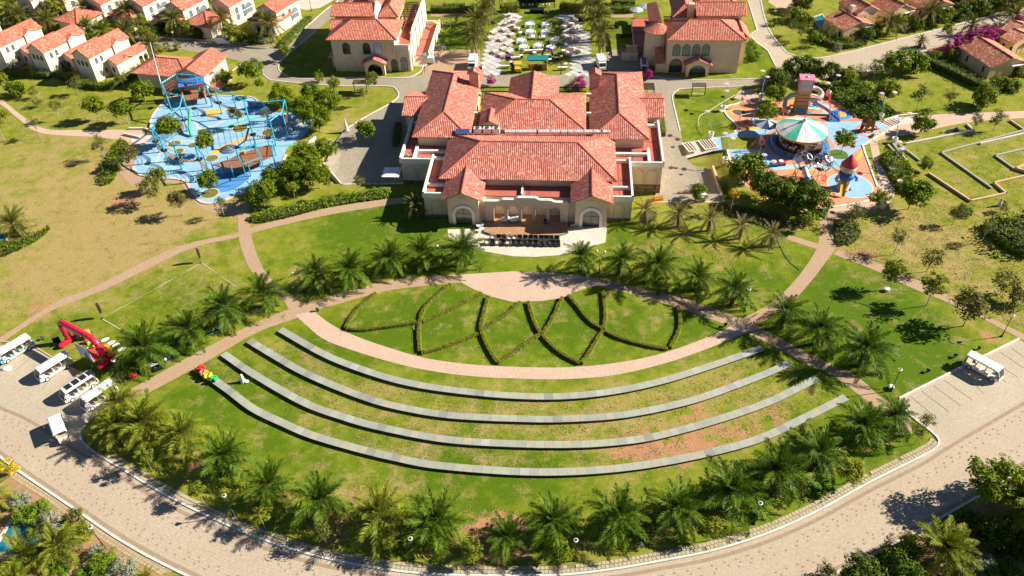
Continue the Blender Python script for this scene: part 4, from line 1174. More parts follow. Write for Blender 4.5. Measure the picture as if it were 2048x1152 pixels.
for x,y,k,h,r,l in ((42,1004,'silver',1.8,1.5,'round silvery shrub right of the golden palm'),(105,1052,'silver',1.9,1.8,'largest silvery shrub, between the pool and the near kerb'),(195,1106,'silver',1.4,1.1,'small silvery shrub below the black lamp'),(252,1146,'silver',2.0,1.9,'silvery shrub near the bottom edge'),(52,1036,'bush',1.9,1.7,'bright green shrub at the pool corner'),(83,1022,'bush',.9,1.6,'low mossy green bush behind the silvery shrub'),(78,1062,'bush',1.5,1.3,'green shrub along the pool edge'),(208,1136,'bush',2.2,1.9,'glossy round green shrub at the dark lower pool'),
  (30,948,'gold',2.6,1.4,'yellow-leaved shrub hanging over the near kerb at the left edge'),(152,1040,'brown',1.8,1.5,'orange-brown shrub beside the near kerb'),(170,1072,'light',2.2,1.6,'yellowish bush behind the black lamp'),(120,1146,'bush',1.4,1.6,'dark green bush between the two broad palms'),(180,1160,'bush',1.2,1.5,'green bush on the bottom edge between pool and palms'),(1962,1150,'silver',2.2,1.9,'silvery shrub right of the feather palm with orange stalks'),(1812,1105,'broad',2.6,1.7,'leafy shrub at the near kerb left of the feather palm'),(2010,1140,'bush',1.6,1.6,'green bush in the dark garden at the bottom right'),(2035,1100,'deep',2.8,2.2,'dark shrub in the shade below the right edge palm'),(1935,1050,'deep',1.6,2.0,'shaded low shrub behind the near kerb on the right')):
 tree(x,y,k,h,r,l,'shrub',GB2)
tree(1972,1010,'big',7.2,3.6,'tall leafy tree beside the near kerb at the lower right')
tree(2075,985,'big',7.4,3.4,'leafy tree at the right edge behind the near kerb')
tree(1795,1165,'deep',4.6,2.6,'dark tree shading the near kerb at the bottom right')
tree(1715,1185,'deep',4.4,2.6,'dark tree cut by the bottom edge at the near kerb')
GV = 'garden trees and shrubs around the far villas'
for x,y,k,h,r,l in (
 (30,20,'broad',6,3.0,'tree at the top left corner behind the palms'),(122,45,'light',7.0,3.4,'leafy tree with a pale trunk in front of the white villa block'),(118,20,'deep',5.0,2.6,'dark tree beside the red roof at the top left'),(66,60,'col',4.0,1.5,'dark conical shrub under the top left white wall'),(150,48,'col',3.6,1.3,'conical shrub in the shade of the white villa block'),(150,80,'light',3.0,2.6,'yellow-green shrub beside the second front villa roof'),(230,52,'col',3.6,1.4,'conical shrub in the shade right of the tall garden palm'),(286,66,'light',4.6,2.8,'light tree right of the palm before the hip roof'),(302,82,'light',3.6,2.6,'yellowish tree at the beginning of the upper lane'),
 (322,62,'deep',2.2,1.6,'dark rounded shrub by the shaded lane wall'),(340,66,'bush',1.8,1.6,'shrub left of the tall lane palm'),(376,74,'light',4.6,2.4,'light tree right of the tall lane palm'),(398,76,'deep',2.8,2.0,'dark shrub left of the white van'),(428,70,'col',3.0,1.4,'conical shrub behind the white van'),(470,84,'light',4.8,2.8,'bright bushy tree behind the white van'),(486,84,'deep',2.6,1.8,'dark shrub right of the bright bushy tree'),(508,86,'deep',2.2,1.8,'dark shrub at the lane kerb under the right end villa'),(525,86,'silver',1.6,1.4,'greyish shrub at the lane kerb under the right end villa'),(336,100,'col',2.4,1.0,'small conical shrub behind the lodge, left one'),(356,100,'col',2.2,1.0,'small conical shrub behind the lodge, right one'),
 (118,128,'silver',2.4,2.2,'pale flowering shrub between the first and second front villas'),(32,142,'silver',2.4,2.2,'pale flowering shrub beside the leftmost front villa'),(136,138,'brown',2.6,2.0,'dark reddish shrub between the second and third front villas'),(350,20,'light',3.4,2.4,'light tree between the far lane villas'),(400,24,'boug',2.6,2.4,'dull pink bougainvillea between the far lane villas'),(482,20,'boug',2.4,2.0,'faded bougainvillea beside the right end villa'),(330,8,'bush',2.0,2.2,'green shrub behind the upper villas'),(420,6,'light',3.6,2.4,'yellow-green tree at the top between far villas'),
 (585,8,'deep',3.0,2.4,'dark tree at the top beside the pale paved court'),(562,30,'bush',1.8,1.6,'leafy bush at the top of the sloping hedge'),(1505,118,'bush',2.4,2.0,'round bright bush at the right corner of the right villa'),(1500,100,'bush',2.4,1.8,'bright bush against the right side of the right villa'),
 (1600,22,'deep',4.6,3.2,'dark tree at the upper right lane bend'),(1585,42,'broad',3.4,2.6,'green tree in the gardens left of the small pool'),(1610,50,'broad',3.0,2.6,'shrubby tree beside the small pool wall'),(1566,48,'sparse',4.0,1.8,'thin tree near the upper right lane, leftmost'),(1600,84,'sparse',4.4,2.0,'thin tree on the verge in front of the small pool'),(1583,72,'sparse',4.0,1.8,'thin tree with a white tag on the verge'),(1655,92,'sparse',5.4,2.0,'staked tree before the first right villa wall'),(1632,82,'bush',1.8,2.2,'dull low shrub on the verge'),(1674,100,'silver',1.7,1.4,'round grey-green shrub on the verge by the right lane'),
 (1676,84,'bush',1.8,1.8,'green shrub under the first right villa corner'),(1696,88,'light',2.2,1.8,'banana-like bright shrub along the first right villa wall'),(1728,82,'deep',3.4,2.2,'dark tree at the right end of the first right villa'),(1752,74,'deep',2.6,2.0,'dark shrub between first and second right villas'),(1795,66,'light',4.8,2.0,'light tree in front of the second right villa'),(1806,62,'silver',1.8,1.6,'greyish rosette shrub under the second right villa'),(1830,58,'deep',2.8,2.2,'dark shrub right of the second right villa'),(1880,48,'broad',4.4,2.6,'green tree before the third right villa'),(1915,38,'deep',4.0,3.0,'dark tree right of the third right villa'),(1950,30,'deep',4.4,3.2,'dark tree at the far right behind the lane'),(1985,24,'broad',4.6,3.0,'green tree at the far right behind the lane'),(1890,8,'deep',4.6,3.2,'dark tree on the top edge behind the third right villa'),(1930,4,'broad',4.4,3.2,'green tree on the top edge near the right corner'),(2030,14,'deep',4.2,3.0,'dark tree in the top right corner'),
 (1998,66,'deep',2.2,1.6,'black-green shrub beside the right edge red roofs'),(1905,120,'light',2.6,1.8,'light shrub left of the bougainvillea'),(1872,116,'bush',1.8,1.8,'green shrub by the small red tiled terrace'),(2038,150,'light',2.4,2.4,'yellowish bush right of the bougainvillea house'),(1992,176,'light',2.4,2.2,'bright bush at the lower corner of the bougainvillea house'),(2020,180,'broad',2.2,2.4,'green bush below the bougainvillea house')):
 tree(x,y,k,h,r,l,'tree' if h > 3 else 'shrub',GV)
for x,y,h,r,l in ((1922,108,4.6,3.4,'magenta bougainvillea spilling over the left part of the tiled roof'),(1948,96,5.2,3.4,'magenta bougainvillea at the top of the tiled roof'),(1905,112,3.4,2.4,'dark magenta bougainvillea hanging down the shaded wall'),(1972,88,4.4,2.6,'bright magenta bougainvillea at the roof ridge'),(2045,56,3.6,3.0,'magenta bougainvillea at the right edge behind the red roofs'),(1156,176,2.6,2.2,'bright magenta bougainvillea on the black pergola behind the clubhouse'),(982,172,2.2,1.3,'dull red bougainvillea on the left black pergola behind the clubhouse'),(1293,158,2.4,1.6,'dry bougainvillea over the dark lattice at the clubhouse right back corner')):
 tree(x,y,'boug',h,r,l,'flowering shrub','bougainvilleas')
# clipped hedges of the villas
GG = 'garden hedges'
hedge([(110,150),(160,168),(205,178),(250,163),(296,133)],1.6,1.5,'leafy hedge running under the front villas',L_BROAD,26,.3,GG,wob=.2)
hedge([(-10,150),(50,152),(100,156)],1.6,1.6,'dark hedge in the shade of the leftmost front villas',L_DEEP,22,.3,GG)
hedge([(566,96),(592,68),(620,40)],1.8,1.4,'sloping hedge along the lane beside the right end villa',L_COVER,26,.28,GG)
hedge([(515,34),(545,20),(565,10)],1.6,1.3,'hedge in front of the white court behind the right end villa',L_COVER,22,.28,GG)
hedge([(862,24),(905,24),(948,24)],1.8,1.6,'tall hedge left of the tea garden path',L_DEEP,26,.28,GG)
hedge([(886,18),(930,17)],1.6,1.4,'lighter hedge behind the tall hedge left of the tea garden',L_COVER,26,.28,GG)
hedge([(1003,24),(1038,22)],2.2,2.4,'square clipped yellowish hedge left of the garden pavilion',L_HEDGE,34,.26,GG)
hedge([(1120,22),(1165,26)],2.2,2.4,'square clipped yellowish hedge right of the garden pavilion',L_HEDGE,34,.26,GG)
hedge([(1220,24),(1268,24)],2.2,1.6,'clipped hedge right of the tea garden path',L_COVER,28,.28,GG)
hedge([(1222,8),(1270,10)],2.0,1.4,'hedge at the top between tea garden and right villa',L_COVER,24,.28,GG)
hedge([(985,48),(1000,40),(1008,36)],1.2,1.0,'low planting behind the white kerb left of the tea tables',L_OLIVE,22,.3,GG)
hedge([(1152,36),(1168,44)],1.2,1.2,'low planting right of the tea tables',L_OLIVE,22,.3,GG)
hedge([(1856,128),(1900,148),(1950,172),(1990,188)],1.8,1.6,'long dark hedge in front of the bougainvillea house',L_DEEP,22,.32,GG)
hedge([(1630,70),(1650,88),(1690,96),(1730,88)],1.6,1.3,'hedge round the small pool of the first right villa',L_DEEP,20,.32,GG)
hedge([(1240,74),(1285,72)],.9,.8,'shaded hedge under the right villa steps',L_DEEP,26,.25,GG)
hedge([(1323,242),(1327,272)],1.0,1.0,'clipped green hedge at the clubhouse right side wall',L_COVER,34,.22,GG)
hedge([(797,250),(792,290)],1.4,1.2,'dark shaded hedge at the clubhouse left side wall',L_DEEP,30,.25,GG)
for x,y,k,h,r,l in ((2130,1010,'big',9,4.5,'tall tree beyond the right edge shading the lower corner garden'),(2150,1085,'big',9,4.5,'tall tree beyond the right edge, below the first'),(2120,1170,'big',8,4.2,'tree beyond the bottom right corner'),(1985,1085,'deep',3.2,2.6,'dark shrub tree between the two big feather palms'),(2010,1180,'deep',3.0,2.6,'dark shrub on the bottom edge right of the silvery shrub'),(1930,1180,'deep',2.2,2.2,'dark shrub on the bottom edge under the feather palm'),(1905,1065,'bush',1.4,1.6,'green bush at the near kerb above the feather palm'),(1780,1130,'deep',2.4,2.2,'dark bush left of the big feather palm')):
 tree(x,y,k,h,r,l,'tree' if h > 3 else 'shrub',GB2)
# rough tufts standing in the worn turf
def tufts(areas):
 mb = MB()
 for poly,n in areas:
  P = [G(*q) for q in poly]
  x0,x1,y0,y1 = min(p.x for p in P),max(p.x for p in P),min(p.y for p in P),max(p.y for p in P)
  k = 0
  while k < n:
   c = Vector((rnd.uniform(x0,x1),rnd.uniform(y0,y1)))
   k += 1
   j,r = len(P) - 1,False
   for i in range(len(P)):
    a,b = P[i],P[j]
    if (a.y > c.y) != (b.y > c.y) and c.x < (b.x - a.x)*(c.y - a.y)/(b.y - a.y) + a.x:
     r = not r
    j = i
   if not r:
    continue
   for _ in range(rnd.randrange(3,14)):
    q = c + Vector((rnd.gauss(0,.45),rnd.gauss(0,.35)))
    leaf_quad(mb,Vector((q.x,q.y,.05)),Vector((rnd.gauss(0,.6),rnd.gauss(0,.6),.8)),rnd.uniform(.10,.24),.5)
 return stuff(mb.build('grass',L_TUFT))
L_TUFT = leafmat('grass_tuft',[(.10,.14,.02),(.16,.20,.02),(.25,.25,.05),(.36,.28,.11)],.2)
tufts([([(570,670),(760,745),(1024,790),(1250,780),(1520,695),(1690,790),(1500,880),(1250,930),(1000,945),(700,890),(400,735)],2600),([(1690,510),(1720,430),(1800,440),(1860,380),(2048,400),(2048,660),(1850,560)],2600),([(0,230),(90,275),(240,290),(200,380),(300,420),(470,450),(200,560),(0,670)],2600),([(470,930),(700,1000),(1000,1010),(1400,960),(1500,1060),(1150,1110),(850,1110),(500,1040)],1800),([(1830,300),(2048,240),(2048,400),(1940,400)],900),([(1560,520),(1280,470),(1300,550),(1500,600)],700),([(30,200),(280,190),(270,250),(80,245)],800),([(380,530),(580,640),(300,680),(210,640)],700)])
# ------------------------------------------------------------------ tiled roofs
def clip_u(poly,a,keep_less):
 out = []
 for i in range(len(poly)):
  p,q = poly[i],poly[(i + 1) % len(poly)]
  ip = (p[0] <= a) if keep_less else (p[0] >= a)
  iq = (q[0] <= a) if keep_less else (q[0] >= a)
  if ip:
   out.append(p)
  if ip != iq:
   t = (a - p[0])/(q[0] - p[0])
   out.append((a,p[1] + t*(q[1] - p[1])))
 return out
def vrange(poly,u):
 vs = []
 for i in range(len(poly)):
  p,q = poly[i],poly[(i + 1) % len(poly)]
  lo,hi = min(p[0],q[0]),max(p[0],q[0])
  if lo - 1e-6 <= u <= hi + 1e-6:
   if hi - lo < 1e-6:
    vs += [p[1],q[1]]
   else:
    t = (u - p[0])/(q[0] - p[0])
    vs.append(p[1] + t*(q[1] - p[1]))
 return (min(vs),max(vs)) if vs else (0,0)
def tiles(mb,poly,w=.36,amp=.085,tl=.42,thick=.16):
 """barrel tile courses on a roof plane; the first edge of the outline is the eave"""
 P = [Vector(p) for p in poly]
 e = (P[1] - P[0]).normalized()
 n = Vector((0,0,0))
 for i in range(len(P)):
  n += P[i].cross(P[(i + 1) % len(P)])
 n.normalize()
 if n.z < 0:
  n = -n
 up = n.cross(e)
 if up.z < 0:
  up = -up
 q = [((p - P[0]).dot(e),(p - P[0]).dot(up)) for p in P]
 u0,u1 = min(a for a,_ in q),max(a for a,_ in q)
 N = max(1,int(round((u1 - u0)/w)))
 w = (u1 - u0)/N
 ou,ov = rnd.randrange(1000),rnd.randrange(1000)
 prof = [(0,0.0),(.2,.75),(.4,1.0),(.6,1.0),(.8,.75),(1,0.0)]
 for k in range(N):
  a = u0 + k*w
  for j in range(5):
   ua,ub = a + prof[j][0]*w,a + prof[j + 1][0]*w
   la,ha = vrange(q,min(max(ua,u0 + 1e-4),u1 - 1e-4))
   lb,hb = vrange(q,min(max(ub,u0 + 1e-4),u1 - 1e-4))
   if max(ha - la,hb - lb) < .03:
    continue
   za,zb = prof[j][1]*amp,prof[j + 1][1]*amp
   pts = [P[0] + e*ua + up*la + n*za,P[0] + e*ub + up*lb + n*zb,P[0] + e*ub + up*hb + n*zb,P[0] + e*ua + up*ha + n*za]
   fa,fb = k + prof[j][0]*.98 + .01 + ou,k + prof[j + 1][0]*.98 + .01 + ou
   mb.add(pts,0,[(fa,la/tl + ov),(fb,lb/tl + ov),(fb,hb/tl + ov),(fa,ha/tl + ov)])
 mb.add([p - n*.02 for p in P],0,[(ou + .5,ov + .5)]*len(P))
 mb.add([p - n*thick for p in reversed(P)],1)
 for i in range(len(P)):
  a,b = P[i],P[(i + 1) % len(P)]
  mb.add([a - n*thick,b - n*thick,b - n*.02,a - n*.02],1)
def caps(mb,lines,r=.16):
 for a,b in lines:
  a,b = Vector(a),Vector(b)
  L = (b - a).length
  k = max(1,int(L/.5))
  for i in range(k):
   p,q = a.lerp(b,i/k),a.lerp(b,(i + 1.06)/k)
   mb.tube([p + Vector((0,0,.05)),q + Vector((0,0,.05))],[r,r*.82],6,0,True)
SOFF = M('eave_board',(.50,.34,.22),.8,.12,1.5)
def roof(parent,planes,ridges,mat=TILE,w=.36,name='roof',r=.16):
 mb = MB()
 for pl in planes:
  tiles(mb,pl,w)
 o = mb.build(name,[mat,SOFF],parent)
 if ridges:
  mc = MB()
  caps(mc,ridges,r)
  mc.build('ridge_cap',CAP,o)
 return o
def hip(x0,x1,y0,y1,ze,zr,ins=None,axis='x'):
 if axis == 'x':
  i = ins if ins is not None else (y1 - y0)/2
  ym = (y0 + y1)/2
  a,b = (x0 + i,ym,zr),(x1 - i,ym,zr)
  A,B,Cc,D = (x0,y0,ze),(x1,y0,ze),(x1,y1,ze),(x0,y1,ze)
  return [[A,B,b,a],[B,Cc,b],[Cc,D,a,b],[D,A,a]],[(a,b),(A,a),(B,b),(Cc,b),(D,a)]
 i = ins if ins is not None else (x1 - x0)/2
 xm = (x0 + x1)/2
 a,b = (xm,y0 + i,zr),(xm,y1 - i,zr)
 A,B,Cc,D = (x0,y0,ze),(x1,y0,ze),(x1,y1,ze),(x0,y1,ze)
 return [[A,B,a],[B,Cc,b,a],[Cc,D,b],[D,A,a,b]],[(a,b),(A,a),(B,a),(Cc,b),(D,b)]
def gable(x0,x1,y0,y1,ze,zr,axis='x'):
 if axis == 'x':
  ym = (y0 + y1)/2
  return [[(x0,y0,ze),(x1,y0,ze),(x1,ym,zr),(x0,ym,zr)],[(x1,y1,ze),(x0,y1,ze),(x0,ym,zr),(x1,ym,zr)]],[((x0,ym,zr),(x1,ym,zr))]
 xm = (x0 + x1)/2
 return [[(x1,y0,ze),(x1,y1,ze),(xm,y1,zr),(xm,y0,zr)],[(x0,y1,ze),(x0,y0,ze),(xm,y0,zr),(xm,y1,zr)]],[((xm,y0,zr),(xm,y1,zr))]
# ------------------------------------------------------------------ walls, windows
class Face:
 """a wall face: s runs along it, z up, n outwards"""
 def __init__(f,a,b):
  f.a = Vector((a[0],a[1],0))
  d = Vector((b[0] - a[0],b[1] - a[1],0))
  f.L = d.length
  f.d = d.normalized()
  f.n = Vector((f.d.y,-f.d.x,0))
 def p(f,s,z,n=0.0):
  q = f.a + f.d*s + f.n*n
  return Vector((q.x,q.y,z))
def arch_pts(w,h,k=8):
 """outline of an arched opening from lower left, over the arch, to lower right; width w, full height h"""
 r = w/2
 pts = [(-r,0)]
 for i in range(k + 1):
  t = math.pi*(1 - i/k)
  pts.append((r*math.cos(t),h - r + r*math.sin(t)))
 pts.append((r,0))
 return pts
def arch_wall(parent,f,z0,z1,ops,th,mat,name='wall',top=None):
 """wall of thickness th behind face f with real arched openings ops = [(s, width, height, sill)]"""
 mb = MB()
 top = top or (lambda s: z1)
 cuts = {0.0,f.L}
 for s,w,h,z in ops:
  for x,_ in arch_pts(w,h,10):
   cuts.add(round(s + x,4))
 k = int(f.L/.5)
 for i in range(1,k):
  cuts.add(f.L*i/k)
 cs = sorted(cuts)
 def hole(s):
  for c,w,h,z in ops:
   if abs(s - c) < w/2 - 1e-4:
    x = abs(s - c)
    r = w/2
    return z,z + h - r + math.sqrt(max(0,r*r - x*x))
  return None
 for a,b in zip(cs,cs[1:]):
  if b - a < 1e-4:
   continue
  ha,hb,hm = hole(a + 1e-4),hole(b - 1e-4),hole((a + b)/2)
  for nn,fl in ((0,1),(-th,-1)):
   def quad(za0,za1,zb0,zb1):
    if max(za1 - za0,zb1 - zb0) < 1e-3:
     return
    q = [f.p(a,za0,nn),f.p(b,zb0,nn),f.p(b,zb1,nn),f.p(a,za1,nn)]
    mb.add(q if fl > 0 else q[::-1])
   if hm is None:
    quad(z0,top(a),z0,top(b))
   else:
    za = ha[1] if ha else hm[0]
    zb = hb[1] if hb else hm[0]
    quad(za,top(a),zb,top(b))
    if hm[0] > z0 + .01:
     quad(z0,hm[0],z0,hm[0])
  if hm is not None:
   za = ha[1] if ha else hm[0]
   zb = hb[1] if hb else hm[0]
   mb.add([f.p(a,za,0),f.p(a,za,-th),f.p(b,zb,-th),f.p(b,zb,0)])
  mb.add([f.p(a,top(a),0),f.p(b,top(b),0),f.p(b,top(b),-th),f.p(a,top(a),-th)])
 for s,w,h,z in ops:
  for sg in (-1,1):
   x = s + sg*w/2
   q = [f.p(x,z,0),f.p(x,z,-th),f.p(x,z + h - w/2,-th),f.p(x,z + h - w/2,0)]
   mb.add(q if sg < 0 else q[::-1])
 for x,sg in ((0,1),(f.L,-1)):
  q = [f.p(x,z0,0),f.p(x,top(x),0),f.p(x,top(x),-th),f.p(x,z0,-th)]
  mb.add(q if sg > 0 else q[::-1])
 return mb.build(name,mat,parent)
def arch_ring(parent,f,s,z,w,h,rw,proud,mat,name,k=10):
 """raised surround of an arch"""
 mb = MB()
 I,O = arch_pts(w,h,k),arch_pts(w + 2*rw,h + rw,k)
 for (a,b),(c,d) in zip(zip(I,I[1:]),zip(O,O[1:])):
  mb.add([f.p(s + c[0],z + c[1],proud),f.p(s + a[0],z + a[1],proud),f.p(s + b[0],z + b[1],proud),f.p(s + d[0],z + d[1],proud)][::-1])
  mb.add([f.p(s + c[0],z + c[1],0),f.p(s + c[0],z + c[1],proud),f.p(s + d[0],z + d[1],proud),f.p(s + d[0],z + d[1],0)])
  mb.add([f.p(s + a[0],z + a[1],proud),f.p(s + a[0],z + a[1],-.05),f.p(s + b[0],z + b[1],-.05),f.p(s + b[0],z + b[1],proud)])
 return mb.build(name,mat,parent)
def window(parent,f,s,z,w,h,glass=GLASS,frame=DARK,bars=1,cross=True,fw=.09,arch=True,name='window',proud=.05,k=8):
 """framed window: the frame a part, its pane a sub-part set back in the frame"""
 mb = MB()
 out = arch_pts(w,h,k) if arch else [(-w/2,0),(-w/2,h),(w/2,h),(w/2,0)]
 cx,cz = 0.0,h*.5
 inn = [(x*(1 - 2*fw/w),(zz - cz)*(1 - 2*fw/h) + cz) for x,zz in out]
 n = len(out)
 for i in range(n):
  a,b,c,d = out[i],out[(i + 1) % n],inn[(i + 1) % n],inn[i]
  mb.add([f.p(s + q[0],z + q[1],proud) for q in (a,b,c,d)][::-1])
  mb.add([f.p(s + a[0],z + a[1],-.02),f.p(s + b[0],z + b[1],-.02),f.p(s + b[0],z + b[1],proud),f.p(s + a[0],z + a[1],proud)])
  mb.add([f.p(s + d[0],z + d[1],proud),f.p(s + c[0],z + c[1],proud),f.p(s + c[0],z + c[1],.005),f.p(s + d[0],z + d[1],.005)])
 def bar(x0,z0_,x1,z1_):
  mb.add([f.p(s + x0,z + z0_,proud - .01),f.p(s + x1,z + z0_,proud - .01),f.p(s + x1,z + z1_,proud - .01),f.p(s + x0,z + z1_,proud - .01)])
 for i in range(bars):
  x = -w/2 + w*(i + 1)/(bars + 1)
  bar(x - fw*.35,fw,x + fw*.35,h - fw)
 if cross:
  zc = h - w/2 if arch else h*.62
  bar(-w/2 + fw,zc - fw*.35,w/2 - fw,zc + fw*.35)
 o = mb.build(name,frame,parent)
 mp = MB()
 mp.add([f.p(s + q[0],z + q[1],.012) for q in inn][::-1])
 mp.build('pane',glass,o)
 return o
def block(parent,x0,x1,y0,y1,z0,z1,mat,name='wall'):
 mb = MB()
 mb.b2(x0,x1,y0,y1,z0,z1)
 return mb.build(name,mat,parent)
def gable_end(parent,f,ze,zr,mat,name='gable_wall',z0=0.0,th=.2):
 mb = MB()
 fr = [f.p(0,z0),f.p(f.L,z0),f.p(f.L,ze),f.p(f.L/2,zr),f.p(0,ze)]
 bk = [f.p(0,z0,-th),f.p(f.L,z0,-th),f.p(f.L,ze,-th),f.p(f.L/2,zr,-th),f.p(0,ze,-th)]
 mb.add(fr)
 mb.add(bk[::-1])
 for i in range(5):
  j = (i + 1) % 5
  mb.add([fr[i],bk[i],bk[j],fr[j]])
 return mb.build(name,mat,parent)
def blind(parent,f,s,z,w,h,mat=None,r=.035):
 """shallow moulded outline of a blind arch"""
 mb = MB()
 mb.tube([f.p(s + x,z + y,.01) for x,y in arch_pts(w,h,10)],r,5)
 return mb.build('blind_arch',mat or M('arch_line',(.40,.28,.18),.8,.1),parent)
# ------------------------------------------------------------------ the clubhouse
CH = thing('clubhouse','large cream clubhouse with red tiled roofs in the middle, between two playgrounds','clubhouse',(MB_O.x,MB_O.y,0),YAW)
# walls
for a in ((3.5,32.9,4.2,17.6,-.2,5.9),(8.8,27.4,19.5,32.5,-.2,6.7),(13.5,22.1,32.5,39.2,-.2,6.7)):
 block(CH,*a,WALL)
for a in ((-3.4,5.8,17.0,42.6,-2,6.4),(29.9,39.2,17.2,42.7,-3,6.4)):
 block(CH,*a,WALL)
for a in ((-7.4,-3.4,26.8,35.2,-2,5.4),(39.2,43.0,27.1,35.5,-3,5.4)):
 block(CH,*a,WALL)
# low wings with roof terraces
def parapet(mb,pts,z0,z1,th):
 for a,b in zip(pts,pts[1:]):
  d = Vector((b[0] - a[0],b[1] - a[1]))
  L = d.length
  mb.box((a[0] + b[0])/2,(a[1] + b[1])/2,(z0 + z1)/2,L + th - .004,th,z1 - z0,math.atan2(d.y,d.x))
for sg,ux in ((1,0.0),(-1,36.6)):
 X = lambda u: ux + sg*u
 def bb(u0,u1,v0,v1,z0,z1,mat,name):
  return block(CH,min(X(u0),X(u1)),max(X(u0),X(u1)),v0,v1,z0,z1,mat,name)
 deep = -2.0 if sg < 0 else -1.8
 bb(.15,4.6,.1,11.9,-.3,4.25,WALL,'wing_wall')
 bb(-5.75,.15,11.0,26.8,deep,4.25,WALL,'wing_wall')
 bb(.15,5.0,11.9,17.0,-.3,4.25,WALL,'wing_wall')
 bb(.3,4.4,.3,12.2,4.22,4.30,FLOORT,'terrace_floor')
 bb(-5.6,5.0,12.21,26.5,4.22,4.31,FLOORT,'terrace_floor')
 mb = MB()
 parapet(mb,[(X(4.6),.15),(X(.15),.15),(X(.15),12.4)],4.2,5.2,.36)
 parapet(mb,[(X(-.2),11.02),(X(-5.85),11.02),(X(-5.85),26.4)],4.2,5.199,.36)
 mb.build('parapet',TRIM,CH)
 for u0,u1,v0,v1 in ((.35,4.4,3.3,3.75),(.35,3.4,11.9,12.4),(-3.7,-3.15,11.25,16.4),(-3.15,3.0,14.2,14.75),(-3.6,-5.6,24.6,25.2)):
  bb(u0,u1,v0,v1,4.25,4.85,TRIM,'roof_beam')
 # stone plinths, blind arches
 bb(.13,4.5,.06,.12,-.2,.55,STONE,'stone_plinth')
 mb = MB()
 mb.b2(min(X(-5.8),X(.1)),max(X(-5.8),X(.1)),10.93,11.02,deep,.35)
 mb.build('stone_plinth',STONE,CH)
 if sg > 0:
  f1,f2 = Face((0,.09),(4.6,.09)),Face((-5.75,10.99),(.1,10.99))
 else:
  f1,f2 = Face((32.0,.09),(36.45,.09)),Face((36.5,10.99),(42.35,10.99))
 blind(CH,f1,2.3,.6,1.8,3.0)
 blind(CH,f2,1.6,.5,2.1,3.0)
 blind(CH,f2,4.1,.5,2.1,3.0)
# main roofs
pl,rg = hip(2.6,33.8,3.3,18.7,6.0,9.0,6.9)
roof(CH,pl,rg)
pl,rg = hip(7.8,28.4,18.9,33.4,6.8,9.25,7.1)
roof(CH,pl,rg)
pl,rg = [[(22.9,33.3,6.8),(22.9,39.9,6.8),(17.8,38.0,9.35),(17.8,26.2,9.35)],[(12.7,39.9,6.8),(12.7,33.3,6.8),(17.8,26.2,9.35),(17.8,38.0,9.35)],[(22.9,39.9,6.8),(12.7,39.9,6.8),(17.8,38.0,9.35)]],[((17.8,26.3,9.35),(17.8,38.0,9.35))]
roof(CH,pl,rg)
pl,rg = hip(-4.3,6.7,16.3,43.4,6.5,8.75,5.6,'y')
roof(CH,pl,rg)
pl,rg = hip(29.1,40.1,16.5,43.5,6.5,8.75,5.6,'y')
roof(CH,pl,rg)
pl,rg = gable(-8.2,0.2,26.0,35.9,5.5,7.0)
roof(CH,pl,rg)
pl,rg = gable(35.8,43.8,26.3,36.2,5.5,7.0)
roof(CH,pl,rg)
gable_end(CH,Face((-7.5,35.2),(-7.5,26.8)),5.5,6.85,WALL)
gable_end(CH,Face((43.1,27.1),(43.1,35.5)),5.5,6.85,WALL)
# entrance pavilions
for u0,u1 in ((4.6,10.0),(26.7,32.2)):
 um = (u0 + u1)/2
 f = Face((u0,-1.82),(u1,-1.82))
 s0 = um - u0
 arch_wall(CH,f,-.1,5.55,[(s0,2.9,3.55,0)],.35,WALL,'pavilion_wall',top=lambda s,s0=s0: 6.75 - abs(s - s0)*1.45/3.3)
 block(CH,u0 + .01,u0 + .35,-1.47,4.2,-.1,5.4,WALL,'pavilion_wall')
 block(CH,u1 - .35,u1 - .01,-1.47,4.2,-.1,5.4,WALL,'pavilion_wall')
 arch_ring(CH,f,s0,0,2.9,3.55,.55,.16,TRIM,'arch_surround')
 o = window(CH,Face((u0,-1.62),(u1,-1.62)),s0,0,2.9,3.55,M('door_glass',(.12,.12,.11),.12,.4,1.2,spec=.9),DARK,1,True,.10,name='glass_door')
 mb = MB()
 for zz in (1.05,2.0):
  mb.add([Face((u0,-1.60),(u1,-1.60)).p(s0 - 1.36,zz),Face((u0,-1.60),(u1,-1.60)).p(s0 + 1.36,zz),Face((u0,-1.60),(u1,-1.60)).p(s0 + 1.36,zz + .06),Face((u0,-1.60),(u1,-1.60)).p(s0 - 1.36,zz + .06)])
 mb.build('glazing_bar',DARK,o)
 for k,(dx,dz) in enumerate(((-.3,5.6),(.3,5.6),(0,5.9))):
  mb = MB()
  q = f.p(s0 + dx,dz,.01)
  mb.ball(q,.09,.04,.09,8,4)
  mb.build('vent_hole',WOOD_D,CH)
 pl,rg = gable(u0 - .85,u1 + .85,-2.5,6.7,5.45,7.0,'y')
 pl[0][2],pl[0][1] = (um,6.7,7.0),(u1 + .85,3.5,5.45)
 pl[1][0],pl[1][3] = (u0 - .85,3.5,5.45),(um,6.7,7.0)
 roof(CH,pl,rg)
